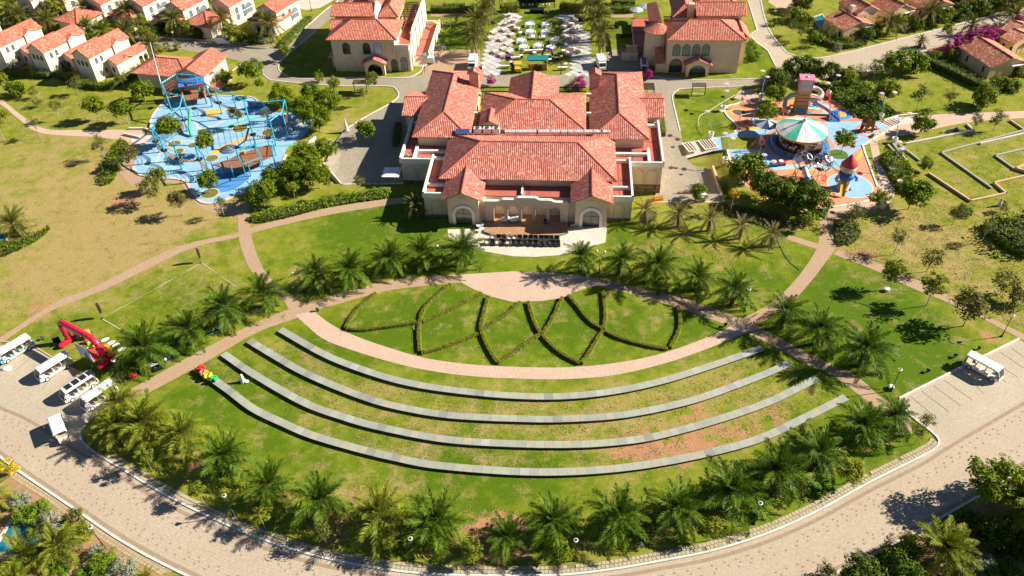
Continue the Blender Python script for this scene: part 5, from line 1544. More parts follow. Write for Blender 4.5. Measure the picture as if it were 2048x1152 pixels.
# arcade between the pavilions
f = Face((11.1,-1.2),(25.5,-1.2))
def crest(s):
 d = abs(s - f.L/2)
 if d < 1.5:
  return 5.35
 if d < 2.3:
  return 5.35 - .45*smooth((d - 1.5)/.8)
 if d < 4.0:
  return 4.90
 if d < 5.0:
  return 4.90 - .40*smooth((d - 4.0)/1.0)
 return 4.5
arch_wall(CH,f,-.1,4.5,[(2.35 + 2.43*i,1.85,3.25,.33) for i in range(5)],.45,WALL,'arcade_wall',crest)
mb = MB()
k = 48
rows = []
for i in range(k + 1):
 s = f.L*i/k
 z = crest(s)
 rows.append([f.p(s,z + .003,.09),f.p(s,z + .13,.09),f.p(s,z + .13,-.52),f.p(s,z + .003,-.52)])
mb.grid(rows)
mb.add(rows[0]); mb.add(rows[-1][::-1])
mb.build('arcade_coping',TRIM,CH)
block(CH,10.0,26.7,.9,1.2,-.1,4.1,WALL_P,'loggia_wall')
fb = Face((11.1,.89),(25.5,.89))
for i in range(5):
 blind(CH,fb,2.35 + 2.43*i,.35,1.7,3.0,M('mural_line',(.34,.30,.32),.8,.2),.05)
block(CH,10.0,26.7,.9,4.2,4.1,4.22,FLOORT,'terrace_floor')
mb = MB()
for q in ((10.02,10.4,.9,4.0,4.22,4.95),(26.3,26.68,.9,4.0,4.22,4.95),(17.2,17.5,.95,4.0,4.22,4.8)):
 block(CH,*q,TRIM,'roof_beam')
block(CH,10.0,11.1,-.7,2.2,-.1,4.1,WALL,'loggia_wall'); block(CH,25.5,26.7,-.7,2.2,-.1,4.1,WALL,'loggia_wall')
# stage before the arcade
st = [to_loc(G(x,y,.33)) for x,y in [(967,463),(990,470),(1020,475.5),(1055,478),(1090,476.5),(1118,470.5),(1137,464.5)]]
st = [(p.x,p.y) for p in catmull(st,.8)]
st = st + [(25.5,2.2),(11.1,2.2)]
mb = MB()
mb.prism(st,.0,.33,1,0)
mb.build('stage',[DECKT,BAND],CH)
mb = MB()
Q = [Vector(p) for p in st[:-2]]
rows = [[(a.x,a.y,.332),(a.x,a.y,.40),(b.x,b.y,.40),(b.x,b.y,.332)] for a,b in zip(Q,offset(Q,.22))]
mb.grid(rows)
mb.build('stage_edge',M('stage_stone',(.30,.26,.23),.8,.15),CH)
# chimneys with tiled caps
for (x,y),rz in (((949,165),0),((1189,168),0)):
 u,v = to_loc(G(x,y,7.5))
 mb = MB()
 mb.b2(u - .95,u + .95,v - .8,v + .8,6.5,9.9)
 c = mb.build('chimney',M('chimney_plaster',(.52,.28,.20),.85,.12),CH)
 mb = MB()
 for sx in (-.45,.1):
  for zz in (9.0,9.35):
   mb.b2(u + sx - .1,u + sx + .5,v - .83,v - .79,zz,zz + .14)
 mb.build('flue_slot',M('slot_cream',(.7,.55,.32),.7),c)
 pl,rg = gable(u - 1.25,u + 1.25,v - 1.1,v + 1.1,9.9,10.6,'y')
 roof(c,pl,None,name='chimney_cap')
 gable_end(c,Face((u - .95,v - .8),(u + .95,v - .8)),9.9,10.45,MATS['chimney_plaster'],z0=9.85)
# flat link roof and small dormer between the big roofs
u,v = to_loc(G(1181,253,6.0))
block(CH,u - 1.7,u + 1.7,v - 1.3,v + 1.6,5.4,6.05,FLOORT,'flat_roof')
u,v = to_loc(G(979,262,6.0))
pl,rg = gable(u - 1.9,u + 1.9,v - .2,v + 5.0,7.3,8.2,'y')
roof(CH,pl,rg,name='dormer_roof')
block(CH,u - 1.5,u + 1.5,v,v + 3,5.6,7.3,WALL,'dormer_wall')
gable_end(CH,Face((u - 1.5,v),(u + 1.5,v)),7.3,8.05,WALL,z0=7.25)
mb = MB()
for x,y in ((957,187),(950,225),(1178,188),(1178,226)):
 u,v = to_loc(G(x,y,6.6))
 mb = MB(); mb.b2(u - .5,u + .5,v - .25,v + .25,6.1,6.7); mb.build('gutter_beam',TRIM,CH)
# rooftop plant: AC units, solar panel, skylights
for x,l in ((955,'left'),(974,'middle'),(992.5,'right')):
 p = G(x,261,7.3)
 t = thing('air_conditioner','white air conditioning unit on the clubhouse roof, %s of the three' % l,'air conditioner',(p.x,p.y,6.75),YAW,'air conditioners on the clubhouse roof')
 mb = MB(); mb.b2(-.68,.68,-.45,.45,0,1.15); mb.build('casing',WHITE,t)
 mb = MB(); mb.lathe([(.05,0),(.42,0),(.42,.05),(.36,.06),(.35,.02),(.05,.02)],16); o = mb.build('fan_ring',BLACK,t); o.location = (0,-.02,1.152)
 mb = MB()
 for i in range(4):
  mb.box(.18*math.cos(i*1.57),.18*math.sin(i*1.57),0,.32,.12,.03,i*1.57)
 o = mb.build('fan_blade',STEEL,t); o.location = (0,-.02,1.20)
p = G(925,262,7.4)
t = thing('solar_panel','blue solar panel lying on the clubhouse roof left of the air conditioners','solar panel',(p.x,p.y,7.3),YAW)
t.rotation_euler = (R(20),0,YAW)
mb = MB(); mb.b2(-1.35,1.35,-.62,.62,0,.06); mb.build('frame',STEEL,t)
mb = MB()
for i in range(6):
 for j in range(2):
  mb.b2(-1.3 + i*.435,-1.3 + i*.435 + .42,-.59 + j*.595,-.59 + j*.595 + .58,.062,.075)
mb.build('cell',M('solar_blue',(.05,.09,.22),.2,.2,2.0,spec=.8),t)
for i,(x,n) in enumerate(((1020,3),(1042,2),(1062,3),(1083,1),(1096,1),(1109,3),(1128,1),(1143,1),(1158,3),(1177,3),(1196,2),(1210,2))):
 p = G(x,263,7.2)
 t = thing('skylight','low white slatted roof box, %s from the left in the row behind the clubhouse ridge' % ORD[i],'skylight',(p.x,p.y,6.85),YAW,'white slatted boxes along the clubhouse roof')
 w = .95 if n > 1 else .6
 mb = MB(); mb.b2(-w,w,-.42,.42,0,.5); mb.build('casing',TRIM,t)
 for k in range(2):
  mb = MB()
  mb.b2(-w*.85 + k*w,-w*.85 + k*w + w*.72,-.3,.3,.502,.53); mb.build('slat_panel',M('slat_grey',(.45,.44,.42),.6),t)
# black pergolas and lattice behind
for (x0,x1,l) in ((963,1017,'black timber pergola behind the clubhouse, left of the entrance roof'),(1119,1172,'black timber pergola behind the clubhouse, right of the entrance roof')):
 a,b = G(x0,183,2.6),G(x1,183,2.6)
 t = thing('pergola',l,'pergola',(a.x,a.y,0),ang(a,b),'black pergolas behind the clubhouse')
 L = (b - a).length
 mb = MB(); mb.b2(0,L,-.08,.08,2.5,2.7); mb.b2(0,L,1.7,1.86,2.5,2.7); mb.build('beam',BLACK,t)
 for i in range(int(L/.75)):
  mb = MB(); mb.b2(.3 + i*.75,.36 + i*.75,-.6,2.3,2.705,2.85); mb.build('rafter',BLACK,t)
 for x in (.1,L - .1):
  mb = MB(); mb.b2(x - .07,x + .07,-.06,.06,0,2.5); mb.build('post',BLACK,t)
p = G(1293,184,1.0)
t = thing('trellis','dark timber lattice against the right back corner of the clubhouse','trellis',(p.x,p.y,0),YAW)
for i in range(9):
 mb = MB(); mb.b2(-1.6,1.6,-1.5 + i*.36,-1.5 + i*.36 + .14,2.3,2.4); mb.build('slat',WOOD_D,t)
for x in (-1.55,1.55):
 mb = MB(); mb.b2(x - .06,x + .06,-1.5,-1.38,0,2.3); mb.b2(x - .06,x + .06,1.3,1.42,0,2.3); mb.b2(x - .06,x + .06,-1.5,1.42,2.2,2.3); mb.build('post',WOOD_D,t)
p = to_loc(G(818,312,4.3))
mb = MB(); mb.lathe([(.0,.62),(.38,.58),(.44,.3),(.44,0)],12); o = mb.build('roof_vent',STEEL,CH); o.location = (p[0] + .2,p[1],4.32)
# yard retaining wall on the right, kerbs of both yards
mb = MB()
Q = [GT(x,y) for x,y in ((1425,339),(1436,370),(1447,404),(1380,404),(1306,404))]
for a,b in zip(Q,Q[1:]):
 c = (a + b)/2
 d = (b - a)
 mb.box(c.x,c.y,-1.4,math.hypot(d.x,d.y) + .38,.4,2.9,math.atan2(d.y,d.x))
RW = tag(mb.build('retaining_wall',WALL_O),'low ochre retaining wall round the lower yard right of the clubhouse','wall')
mb = MB()
Q = [GT(x,y) for x,y in ((648,330),(684,369),(745,368),(806,367))]
for a,b in zip(Q,Q[1:]):
 c = (a + b)/2
 d = (b - a)
 mb.box(c.x,c.y,-.66,math.hypot(d.x,d.y) + .3,.32,1.5,math.atan2(d.y,d.x))
tag(mb.build('retaining_wall',KERB_W),'pale kerb wall round the shaded yard left of the clubhouse','wall')
# ------------------------------------------------------------------ the two villas behind the clubhouse
def wallbox(t,x0,x1,y0,y1,z1,mat=WALL,name='wall',z0=-.2):
 return block(t,x0,x1,y0,y1,z0,z1,mat,name)
def porch(t,xm,w,y0,d,zs,zr,mat=WALL,glass=GLASS):
 """projecting entrance with an arch under a small tiled gable"""
 f = Face((xm - w/2,y0 - d),(xm + w/2,y0 - d))
 arch_wall(t,f,-.1,zs,[(w/2,w*.74,zs*.93,0)],.3,mat,'porch_wall',top=lambda s: zr - .12 - abs(s - w/2)*(zr - zs)/(w/2 + .3))
 wallbox(t,xm - w/2 + .01,xm - w/2 + .3,y0 - d + .3,y0,zs - .1,mat,'porch_wall')
 wallbox(t,xm + w/2 - .3,xm + w/2 - .01,y0 - d + .3,y0,zs - .1,mat,'porch_wall')
 window(t,Face((xm - w/2,y0 - .03),(xm + w/2,y0 - .03)),w/2,0,w*.8,zs*.93,glass,DARK,3,True,.1,name='glass_door')
 pl,rg = gable(xm - w/2 - .6,xm + w/2 + .6,y0 - d - .5,y0,zs - .1,zr,'y')
 roof(t,pl,rg,TILE,.36,'porch_roof')
O = G(652,80,8.0)
t = thing('villa','two-storey cream villa with dark arched windows behind the clubhouse on the left','villa',(O.x,O.y,0),R(-5))
wallbox(t,.8,15.3,.7,10.0,7.95)
pl,rg = hip(0,16.1,0,10.6,8.0,10.5,5.2)
roof(t,pl,rg,TILE_F)
pl,rg = gable(-.6,5.0,5.2,10.9,8.0,9.3)
roof(t,pl,rg,TILE_F)
wallbox(t,-.1,9.6,9.9,15.6,9.5,WALL,'upper_wall')
pl,rg = gable(-1.0,9.6,9.2,16.4,9.6,11.3)
roof(t,pl,rg,TILE_F)
gable_end(t,Face((9.7,9.6),(9.7,16.0)),9.9,11.8,TRIM,z0=6.5,th=.4)
wallbox(t,10.2,14.0,12.0,22.0,8.4,WALL_O,'upper_wall')
pl,rg = hip(9.9,14.6,11.4,23,8.5,10.3,2.6,'y')
roof(t,pl,rg,TILE_F)
wallbox(t,0,9.5,15.6,26,8.4,WALL,'upper_wall')
pl,rg = hip(-.5,9.9,16.6,27,8.5,10.9,5.2)
roof(t,pl,rg,TILE_F)
wallbox(t,6.2,7.8,18.4,19.6,12.0,WALL_P,'chimney',8)
# terraces to the right
wallbox(t,15.3,18.4,.9,26.0,5.6,WALL,'annex_wall')
block(t,15.4,18.3,1.2,25.8,5.6,5.68,FLOORT,'terrace_floor')
block(t,15.35,18.45,.8,1.15,5.6,6.5,WALL_P,'parapet')
block(t,15.32,15.7,1.15,4.5,5.6,6.49,WALL_P,'parapet')
f = Face((18.6,1.1),(18.6,26))
arch_wall(t,f,-.2,7.2,[(4.2,1.4,4.4,1.2),(8.6,2.8,5.6,1.0),(13.4,2.8,5.6,1.0),(18.4,2.8,5.6,1.0)],.45,WALL_P,'screen_wall',top=lambda s: 5.2 + 2.2*smooth((s - 2)/5))
wallbox(t,18.6,22.2,6.0,24.0,1.3,WALL_P,'terrace_wall')
block(t,18.7,21.9,6.1,23.9,1.3,1.36,FLOORT,'terrace_floor')
block(t,21.9,22.25,5.5,24.2,-.1,2.5,WALL_P,'parapet')
block(t,18.6,21.9,23.7,24.1,1.3,2.3,WALL_P,'parapet')
mb = MB()
for i in range(7):
 mb.b2(18.7,21.8,6 - .35*(i + 1),6 - .35*i,-.1,1.3 - .18*(i + 1))
mb.build('steps',WALL_P,t)
for i in range(9):
 mb = MB(); mb.b2(14.9,18.0,12.4 + i*1.05,12.55 + i*1.05,8.05,8.25); mb.build('rafter',WOOD_D,t)
for x in (15.0,17.8):
 for y in (12.3,16.5,21.0):
  mb = MB(); mb.b2(x - .12,x + .12,y - .12,y + .12,5.6,8.05); mb.build('post',WOOD,t)
 mb = MB(); mb.b2(x - .09,x + .09,12.2,21.2,8.04,8.2 - .16 + .1); mb.build('beam',WOOD_D,t)
f = Face((.8,.69),(15.3,.69))
window(t,f,3.3,4.3,1.75,2.75,GLASS,DARK,1,True)
window(t,f,8.0,4.3,1.75,2.75,GLASS,DARK,1,True)
window(t,f,10.6,4.3,1.75,2.75,M('bright_curtain',(.50,.60,.68),.2,.1,1.0,spec=.9),BLUE,1,True)
blind(t,f,13.1,4.3,1.6,2.7)
blind(t,f,4.1,.1,2.1,3.4)
porch(t,10.5,4.6,.7,1.9,3.0,4.2)
window(t,f,13.9,0,1.5,3.1,GLASS,DARK,1,True,name='glass_door')
window(t,Face((15.3,.89),(18.4,.89)),1.7,.3,1.5,3.2,GLASS_B,WOOD_D,1,True)
window(t,Face((18.6,1.1),(18.6,26)),1.6,.3,1.5,3.2,GLASS_B,WOOD_D,1,True)
mb = MB(); mb.b2(5.4,6.0,.62,.69,3.3,3.6); mb.build('wall_plate',STEEL,t)
wallbox(t,-.4,.8,3.0,5.5,2.5)
pl = [[(-1.2,5.9,2.4),(-1.2,2.6,2.4),(.8,2.6,3.3),(.8,5.9,3.3)]]
roof(t,pl,None,TILE_F,name='lean_to_roof')
O = G(1335,81,8.0)
t = thing('villa','two-storey cream villa with a round corner tower behind the clubhouse on the right','villa',(O.x,O.y,0),R(-5))
wallbox(t,.3,16.3,.7,10.0,7.95)
pl,rg = hip(0,17.0,0,10.5,8.0,10.5,5.2)
roof(t,pl,rg,TILE_F)
wallbox(t,15.0,18.2,4.8,10.2,6.6,WALL,'annex_wall')
pl,rg = gable(14.5,18.9,3.9,10.9,6.6,8.6,'y')
roof(t,pl,rg,TILE_F)
wallbox(t,7.6,17.4,10.0,16.0,9.5,WALL,'upper_wall')
pl,rg = gable(7.0,18.4,9.4,16.6,9.6,11.3)
roof(t,pl,rg,TILE_F)
wallbox(t,2.6,7.6,11.2,20.0,7.9,WALL,'upper_wall')
pl,rg = hip(2.2,8.2,12.4,24,8.0,10.0,3.0,'y')
roof(t,pl,rg,TILE_F)
wallbox(t,8.2,17,16.6,26,8.4,WALL,'upper_wall')
pl,rg = hip(7.6,17.8,17.4,27.5,8.6,10.9,5)
roof(t,pl,rg,TILE_F)
wallbox(t,5.4,6.8,11.5,12.7,11.4,WALL,'chimney',7)
for i in range(7):
 mb = MB(); mb.b2(.6,2.6,12.0 + i*.8,12.15 + i*.8,6.2,6.35); mb.build('rafter',WOOD_D,t)
wallbox(t,.4,2.6,11.0,12.0,6.2,WALL,'annex_wall')
# round tower
tw = MB()
cx,cy,rr = -1.9,6.4,2.5
tw.lathe([(rr,-.2),(rr,7.8)],22,(cx,cy,0))
tw.build('tower',WALL,t)
mb = MB()
for k in range(44):
 a0,a1 = 2*math.pi*k/44,2*math.pi*(k + 1)/44
 am = (a0 + a1)/2
 R0 = rr + .45
 P = lambda a,r,z: (cx + r*math.cos(a),cy + r*math.sin(a),z)
 ou = rnd.randrange(500)
 mb.add([P(a0,R0,7.8),P(am,R0,7.88),P(am,.12,9.3),P(a0,.1,9.28)],0,[(ou + .1,0),(ou + .5,0),(ou + .5,6),(ou + .1,6)])
 mb.add([P(am,R0,7.88),P(a1,R0,7.8),P(a1,.1,9.28),P(am,.12,9.3)],0,[(ou + .5,0),(ou + .9,0),(ou + .9,6),(ou + .5,6)])
 mb.add([P(a0,R0,7.66),P(a1,R0,7.66),P(a1,R0,7.8),P(a0,R0,7.8)],1)
mb.build('tower_roof',[TILE_F,SOFF],t)
pl = [[(-3.2,-.1,2.6),(-.4,-.5,2.6),(.4,3.6,4.4),(-2.5,4.0,4.4)]]
roof(t,[[(-2.2,-.4,2.7),(-.05,-.4,2.7),(-.05,3.9,4.6),(-2.2,3.9,4.6)]],None,TILE_F,name='lean_to_roof')
wallbox(t,-1.9,.3,.9,4.0,2.7,WALL,'annex_wall')
f = Face((.3,.69),(16.3,.69))
for i in range(4):
 window(t,f,2.0 + i*2.15,4.1,1.7,2.75,GLASS_B,DARK,1,True)
window(t,f,2.2,.1,2.9,3.3,GLASS,DARK,2,True,name='glass_door')
porch(t,7.2,5.0,.7,1.9,3.0,4.3,WALL,GLASS_B)
for s,z in ((11.6,3.6),(12.4,7.2)):
 mb = MB(); mb.b2(s,s + .5,.62,.69,z,z + .2); mb.build('wall_plate',STEEL,t)
# left terrace with parasols, steps, red lean-to
wallbox(t,-6.2,-4.0,11.0,27.0,1.6,WALL,'terrace_wall')
block(t,-6.1,1.0,10.0,26.9,1.5,1.64,FLOORT,'terrace_floor')
def LV(x,y,z):
 d = G(x,y,z) - O
 c,s = math.cos(R(5)),math.sin(R(5))
 return (d.x*c - d.y*s,d.x*s + d.y*c,z)
roof(t,[[LV(1293,8,6.4),LV(1297,43,6.4),LV(1324,43,7.5),LV(1313,2,7.5)]],None,TILE_F,name='lean_to_roof')
wallbox(t,-1.2,-.6,9.8,21.8,5.2,WALL,'annex_wall')
mb = MB()
for i in range(9):
 mb.b2(-9.4 + i*.42,-9.4 + (i + 1)*.42,7.2,9.4,-.1,.17*(i + 1))
mb.build('steps',PALE,t)
block(t,-9.4,-5.6,6.7,7.15,-.1,1.9,WALL,'parapet')
block(t,-8.2,-5.6,9.45,9.8,-.1,2.4,WALL,'parapet')
for k,(x,y) in enumerate(((1273,17),(1291,10))):
 p = G(x,y,4.2)
 q = thing('parasol','grey-blue parasol on the right villa terrace, %s one' % ('nearer' if k == 0 else 'farther'),'parasol',(p.x,p.y,1.62),rnd.random(),'parasols on the villa terrace')
 mb = MB(); mb.tube([(0,0,0),(0,0,2.9)],.04,6); mb.build('pole',STEEL,q)
 mb = MB(); mb.lathe([(1.75,2.2),(1.7,2.28),(.05,2.95)],8,cap=False); mb.build('canopy',M('parasol_grey',(.42,.46,.50),.8,.1),q)
# ------------------------------------------------------------------ rows of white villas
def row_villa(label,O,ang_,L=12.3,Wd=5.8,ze=6.0,zr=7.7,wing=True,front_hip=False,tall=False,group=None,z_w=WALL_P,mirror_w=None):
 t = thing('villa',label,'villa',(O.x,O.y,0),ang_,group)
 wallbox(t,.3,L - .3,.3,Wd - .3,ze - .05,z_w)
 gable_end(t,Face((.29,Wd - .3),(.29,.3)),ze - .05,zr - .18,z_w,z0=ze - .3)
 gable_end(t,Face((L - .29,.3),(L - .29,Wd - .3)),ze - .05,zr - .18,z_w,z0=ze - .3)
 pl,rg = gable(0,L,0,Wd,ze,zr)
 roof(t,pl,rg,TILE_F,.42)
 f,fe = Face((.3,.29),(L - .3,.29)),Face((.28,Wd - .3),(.28,.3))
 if not tall:
  # cross gable over the tall white panel
  gable_end(t,Face((L*.58,-.06),(L*.84,-.06)),ze + .1,ze + .95,z_w,z0=0.0,th=.36)
  pl,rg = gable(L*.56,L*.86,-.25,3.0,ze + .12,ze + 1.05,'y')
  roof(t,pl,None,TILE_F,.42,'dormer_roof')
  for s in (1.7,3.2):
   window(t,f,s,4.0,.62,1.25,GLASS_B,DARK,1,True,.09)
  blind(t,Face((L*.58,-.07),(L*.84,-.07)),L*.13,3.6,.9,1.6)
  window(t,f,1.8,1.0,.6,1.2,GLASS_B,DARK,1,True,.09)
  window(t,f,3.3,1.0,.6,1.2,GLASS_B,DARK,1,True,.09)
  for s in (1.2,2.5,3.8):
   window(t,fe,s,3.7,.55,1.2,GLASS,DARK,0,False,.08)
 else:
  for s in (2.4,4.9):
   window(t,f,s,1.3,1.0,3.2,GLASS_B,DARK,1,True,.1)
  window(t,f,L - 2.8,1.6,2.6,2.6,GLASS_B,STEEL,4,True,.1,arch=True)
  window(t,fe,2.6,1.0,1.4,2.4,GLASS,DARK,1,True,.1)
 mb = MB(); mb.b2(.22,L - .22,.2,.3,2.75,2.9); mb.build('string_course',z_w,t)
 if wing:
  x0,x1,y0,y1 = 4.2,14.0,-2.9,.9
  wallbox(t,x0 + .3,x1 - 3.4,y0 + .3,.25,3.1,z_w,'wing_wall')
  fw = Face((x0 + .3,y0 + .29),(x1 - .3,y0 + .29))
  arch_wall(t,Face((x1 - 3.4,y0 + .29),(x1 - .3,y0 + .29)),-.1,3.1,[(.85,1.2,2.1,.2),(2.3,1.2,2.3,0)],.3,z_w,'wing_wall')
  pl,rg = gable(x0,x1,y0,y1,3.15,4.3)
  roof(t,pl,rg,TILE_F,.42,'wing_roof')
  gable_end(t,Face((x0 + .29,y1 - .3),(x0 + .29,y0 + .3)),3.1,4.1,z_w,z0=2.8)
  window(t,Face((x0 + .28,.3),(x0 + .28,y0 + .3)),1.4,.9,.6,1.3,GLASS,DARK,0,False,.08)
  window(t,fw,3.6,.8,1.5,1.6,GLASS_B,DARK,2,True,.09)
  gable_end(t,Face((x0 + 2.2,y0 + .24),(x0 + 5.2,y0 + .24)),3.2,3.9,z_w,z0=0,th=.3)
  pl,rg = gable(x0 + 2.0,x0 + 5.4,y0 - .1,y0 + 2,3.22,4.0,'y')
  roof(t,pl,None,TILE_F,.42,'dormer_roof')
 if front_hip:
  wallbox(t,-7.6,.3,.8,8.2,3.2,z_w,'wing_wall')
  pl,rg = hip(-8.2,.5,.2,8.8,3.3,5.2,4.2)
  roof(t,pl,rg,TILE_F,.42,'wing_roof')
  window(t,Face((-7.62,8.2),(-7.62,.8)),4.0,0,1.2,2.4,GLASS,DARK,1,True)
 return t
GW = 'white row villas with red roofs on the left'
A62 = R(62.3)
for i,(O,l) in enumerate(((Vector((-94.1,172.1)),'white gabled row villa nearest the red-roofed lodge, third of the front row'),(Vector((-106.0,175.9)),'white gabled row villa in the middle of the front row at the left'),(Vector((-117.9,179.7)),'white gabled row villa cut by the left edge, first of the front row'),(Vector((-129.8,183.5)),'row villa of which only a roof end shows at the left edge'))):
 row_villa(l,O,A62,group=GW)
GW2 = 'white villas with red roofs along the upper lane'
for x,y,fh,l in ((126,2,False,'tall white villa at the top left with a wide barred window'),(200,10,True,'white villa behind the red hip roof, with two tall arched windows'),(284,14,False,'white villa with a barred arched window right of the hip roof'),(364.5,21.6,False,'white villa with two tall arched windows behind the tall lane palm'),(457.5,15,True,'white villa with a hip-roofed front behind the white van'),(552,26,False,'white villa at the right end of the lane row, beside the sloping hedge'),(60,2,False,'white villa block in the top left corner')):
 O = G(x,y,5.5)
 row_villa(l,O,A62,9.5,6.5,5.5,7.2,False,fh,True,GW2)
for x,y,l in ((238,34,'red hip-roofed front house in the middle of the upper lane row'),(330,40,'low red gabled front house behind the shaded lane palms'),(520,46,'low shaded front house with a small red roof at the lane end')):
 O = G(x,y,3.2)
 t = thing('villa',l,'villa',(O.x,O.y,0),A62 - math.pi/2,GW2)
 wallbox(t,-3.6,3.6,.5,7.5,3.2,WALL_P)
 pl,rg = hip(-4.2,4.2,0,8,3.3,5.2,3.9)
 roof(t,pl,rg,TILE_F,.42)
 window(t,Face((-3.6,.49),(3.6,.49)),2.2,0,1.3,2.3,GLASS,DARK,1,True)
 window(t,Face((-3.6,.49),(3.6,.49)),5.2,.8,.8,1.4,GLASS,DARK,1,True)
# lodge by the blue playground
O = G(408,155,4.0)
t = thing('lodge','small red-roofed lodge with a white gable, behind the turquoise climbing frame','lodge',(O.x,O.y,0),R(75.5))
wallbox(t,.4,10.2,.4,7.2,3.95,WALL_P)
gable_end(t,Face((10.3,.4),(10.3,7.2)),3.9,5.4,WALL_P,z0=3.6)
gable_end(t,Face((.3,7.2),(.3,.4)),3.9,5.4,WALL_P,z0=3.6)
pl,rg = gable(0,11.0,0,7.6,4.0,5.6)
roof(t,pl,rg,TILE_F,.42)
f = Face((.4,.39),(10.2,.39))
mb = MB(); mb.add([f.p(3.8,0,.04),f.p(8.0,0,.04),f.p(8.0,3.0,.04),f.p(3.8,3.0,.04)]); mb.add([f.p(3.8,3.0,.04),f.p(8.0,3.0,.04),f.p(8.0,3.0,0),f.p(3.8,3.0,0)]); mb.build('shutter_door',M('grey_shutter',(.36,.34,.28),.6,.1),t)
wallbox(t,0.5,8.6,7.2,17.5,3.2,WALL_P)
pl,rg = hip(-.2,9.2,3.9,18.4,3.5,5.5,4.6,'y')
roof(t,pl,rg,TILE_F,.42)
roof(t,[[(1.0,-2.0,.9),(7.6,-2.0,.9),(7.6,-.1,1.3),(1.0,-.1,1.3)]],None,TILE_F,.42,'lean_to_roof')
wallbox(t,1.2,7.4,-1.7,.3,.85,WALL_P)
# villas along the upper right lane
GR_ = 'ochre villas with dull red roofs on the right'
def right_villa(label,far,near,Wd,ze,zr,extra=None,chim=False,win=True):
 A,B = G(*far,ze),G(*near,ze)
 L = (B - A).length
 t = thing('villa',label,'villa',(A.x,A.y,0),ang(A,B),GR_)
 wallbox(t,.3,L - .3,.3,Wd - .3,ze - .05,WALL_O)
 pl,rg = gable(0,L,0,Wd,ze,zr)
 roof(t,pl,rg,TILE_R,.42)
 gable_end(t,Face((L - .29,.3),(L - .29,Wd - .3)),ze - .05,zr - .18,WALL_O,z0=ze - .3)
 gable_end(t,Face((.29,Wd - .3),(.29,.3)),ze - .05,zr - .18,WALL_O,z0=ze - .3)
 fs,fe = Face((.3,.29),(L - .3,.29)),Face((L - .28,.3),(L - .28,Wd - .3))
 if win:
  for s in (L*.3,L*.78):
   window(t,fs,s,.9,.65,1.4,GLASS,BLUE,0,False,.09)
  blind(t,fe,Wd*.35,.1,1.6,2.3)
  mb = MB(); mb.b2(L - .05,L + .5,Wd*.55,Wd*.92,ze - .25,ze - .12); mb.build('canopy',TRIM,t)
  window(t,fe,Wd*.72,.0,1.3,2.2,GLASS,DARK,1,False,.09,arch=False,name='door')
 if chim:
  wallbox(t,L*.25,L*.25 + 1,Wd*.6,Wd*.6 + 1,zr + 1.6,WALL_P,'chimney',ze)
 if extra:
  x0,x1,y0,y1,e,r = extra
  wallbox(t,x0 + .3,x1 - .3,y0 + .3,y1 - .3,e - .05,WALL_O,'upper_wall')
  pl,rg = gable(x0,x1,y0,y1,e,r)
  roof(t,pl,rg,TILE_R,.42)
  gable_end(t,Face((x1 - .29,y0 + .3),(x1 - .29,y1 - .3)),e - .05,r - .18,WALL_P,z0=e - .4)
  mb = MB(); mb.b2(x1 - .27,x1 - .2,(y0 + y1)/2 - .3,(y0 + y1)/2 + .3,e - 1.6,e - .8); mb.build('wall_niche',WALL,t)
 return t
right_villa('ochre villa half covered by magenta bougainvillea',(1915,92),(1982,136),9.4,2.9,4.6)
right_villa('ochre villa with a small pool at its left, first along the right lane',(1646,36),(1688,62),9.0,2.9,4.4,(-3,4.6,6.0,12.5,4.6,6.2),True)
right_villa('ochre hip-ended villa between two palms, second along the right lane',(1733,12),(1779,33),9.0,2.9,5.0,None)
right_villa('ochre villa at the top of the right lane, third along it',(1806,-6),(1850,20),9.0,2.9,4.6,(-2,4,5,11,4.4,5.6))
right_villa('far ochre villa at the top edge on the right',(1884,-34),(1930,-6),9.0,3.0,4.6)
right_villa('low ochre house with a window at the right edge, nearer one',(1998,74),(2030,88),8.0,3.2,4.4)
right_villa('low ochre house at the right edge, farther one',(1998,57),(2020,66),8.0,3.0,4.2,None,False,False)
p = G(1879,106)
t = thing('tiled_terrace','small raised red tiled terrace near the bougainvillea','terrace',(p.x,p.y,0),R(20))
mb = MB(); mb.b2(-2.2,2.2,-1.6,1.6,-.1,.55); mb.build('plinth',WALL_O,t)
mb = MB(); mb.b2(-2.3,2.3,-1.7,1.7,.551,.62); mb.build('floor',FLOORT,t)
# pools of the gardens
def pool(px,label,rim=.45):
 P = [G(*q) for q in px]
 c = sum(P,Vector((0,0)))/len(P)
 P = [p - c for p in P]
 t = thing('pool',label,'pool',(c.x,c.y,0))
 mb = MB()
 mb.prism([(p.x,p.y) for p in P],-.05,.055)
 mb.build('water',WATER,t)
 mb = MB()
 n = len(P)
 O_ = [p + p.normalized()*rim*1.3 for p in P]
 for i in range(n):
  j = (i + 1) % n
  mb.prism([(P[i].x,P[i].y),(O_[i].x,O_[i].y),(O_[j].x,O_[j].y),(P[j].x,P[j].y)][::-1],-.05,.16)
 mb.build('coping',PALE,t)
pool([(0,1086),(28,1036),(84,1080),(30,1112),(-30,1100)],'turquoise garden pool under the golden palms at the bottom left')
pool([(150,1160),(172,1140),(205,1165),(180,1190)],'dark pool corner on the bottom edge among the shrubs',.4)
pool([(1624,37),(1645,30),(1652,48),(1640,56)],'small blue pool beside the first right villa',.5)
pool([(556,42),(574,34),(586,38),(568,48)],'little pool with magenta petals beside the right end villa',.4)
pool([(-20,474),(4,466),(14,482),(-10,492)],'blue pool corner behind the big palm at the left edge',.4)
patch('garden_bed',[G(*q) for q in [(-60,930),(28,945),(150,1032),(250,1098),(330,1152),(330,1230),(-60,1230)]],.008,EARTH)
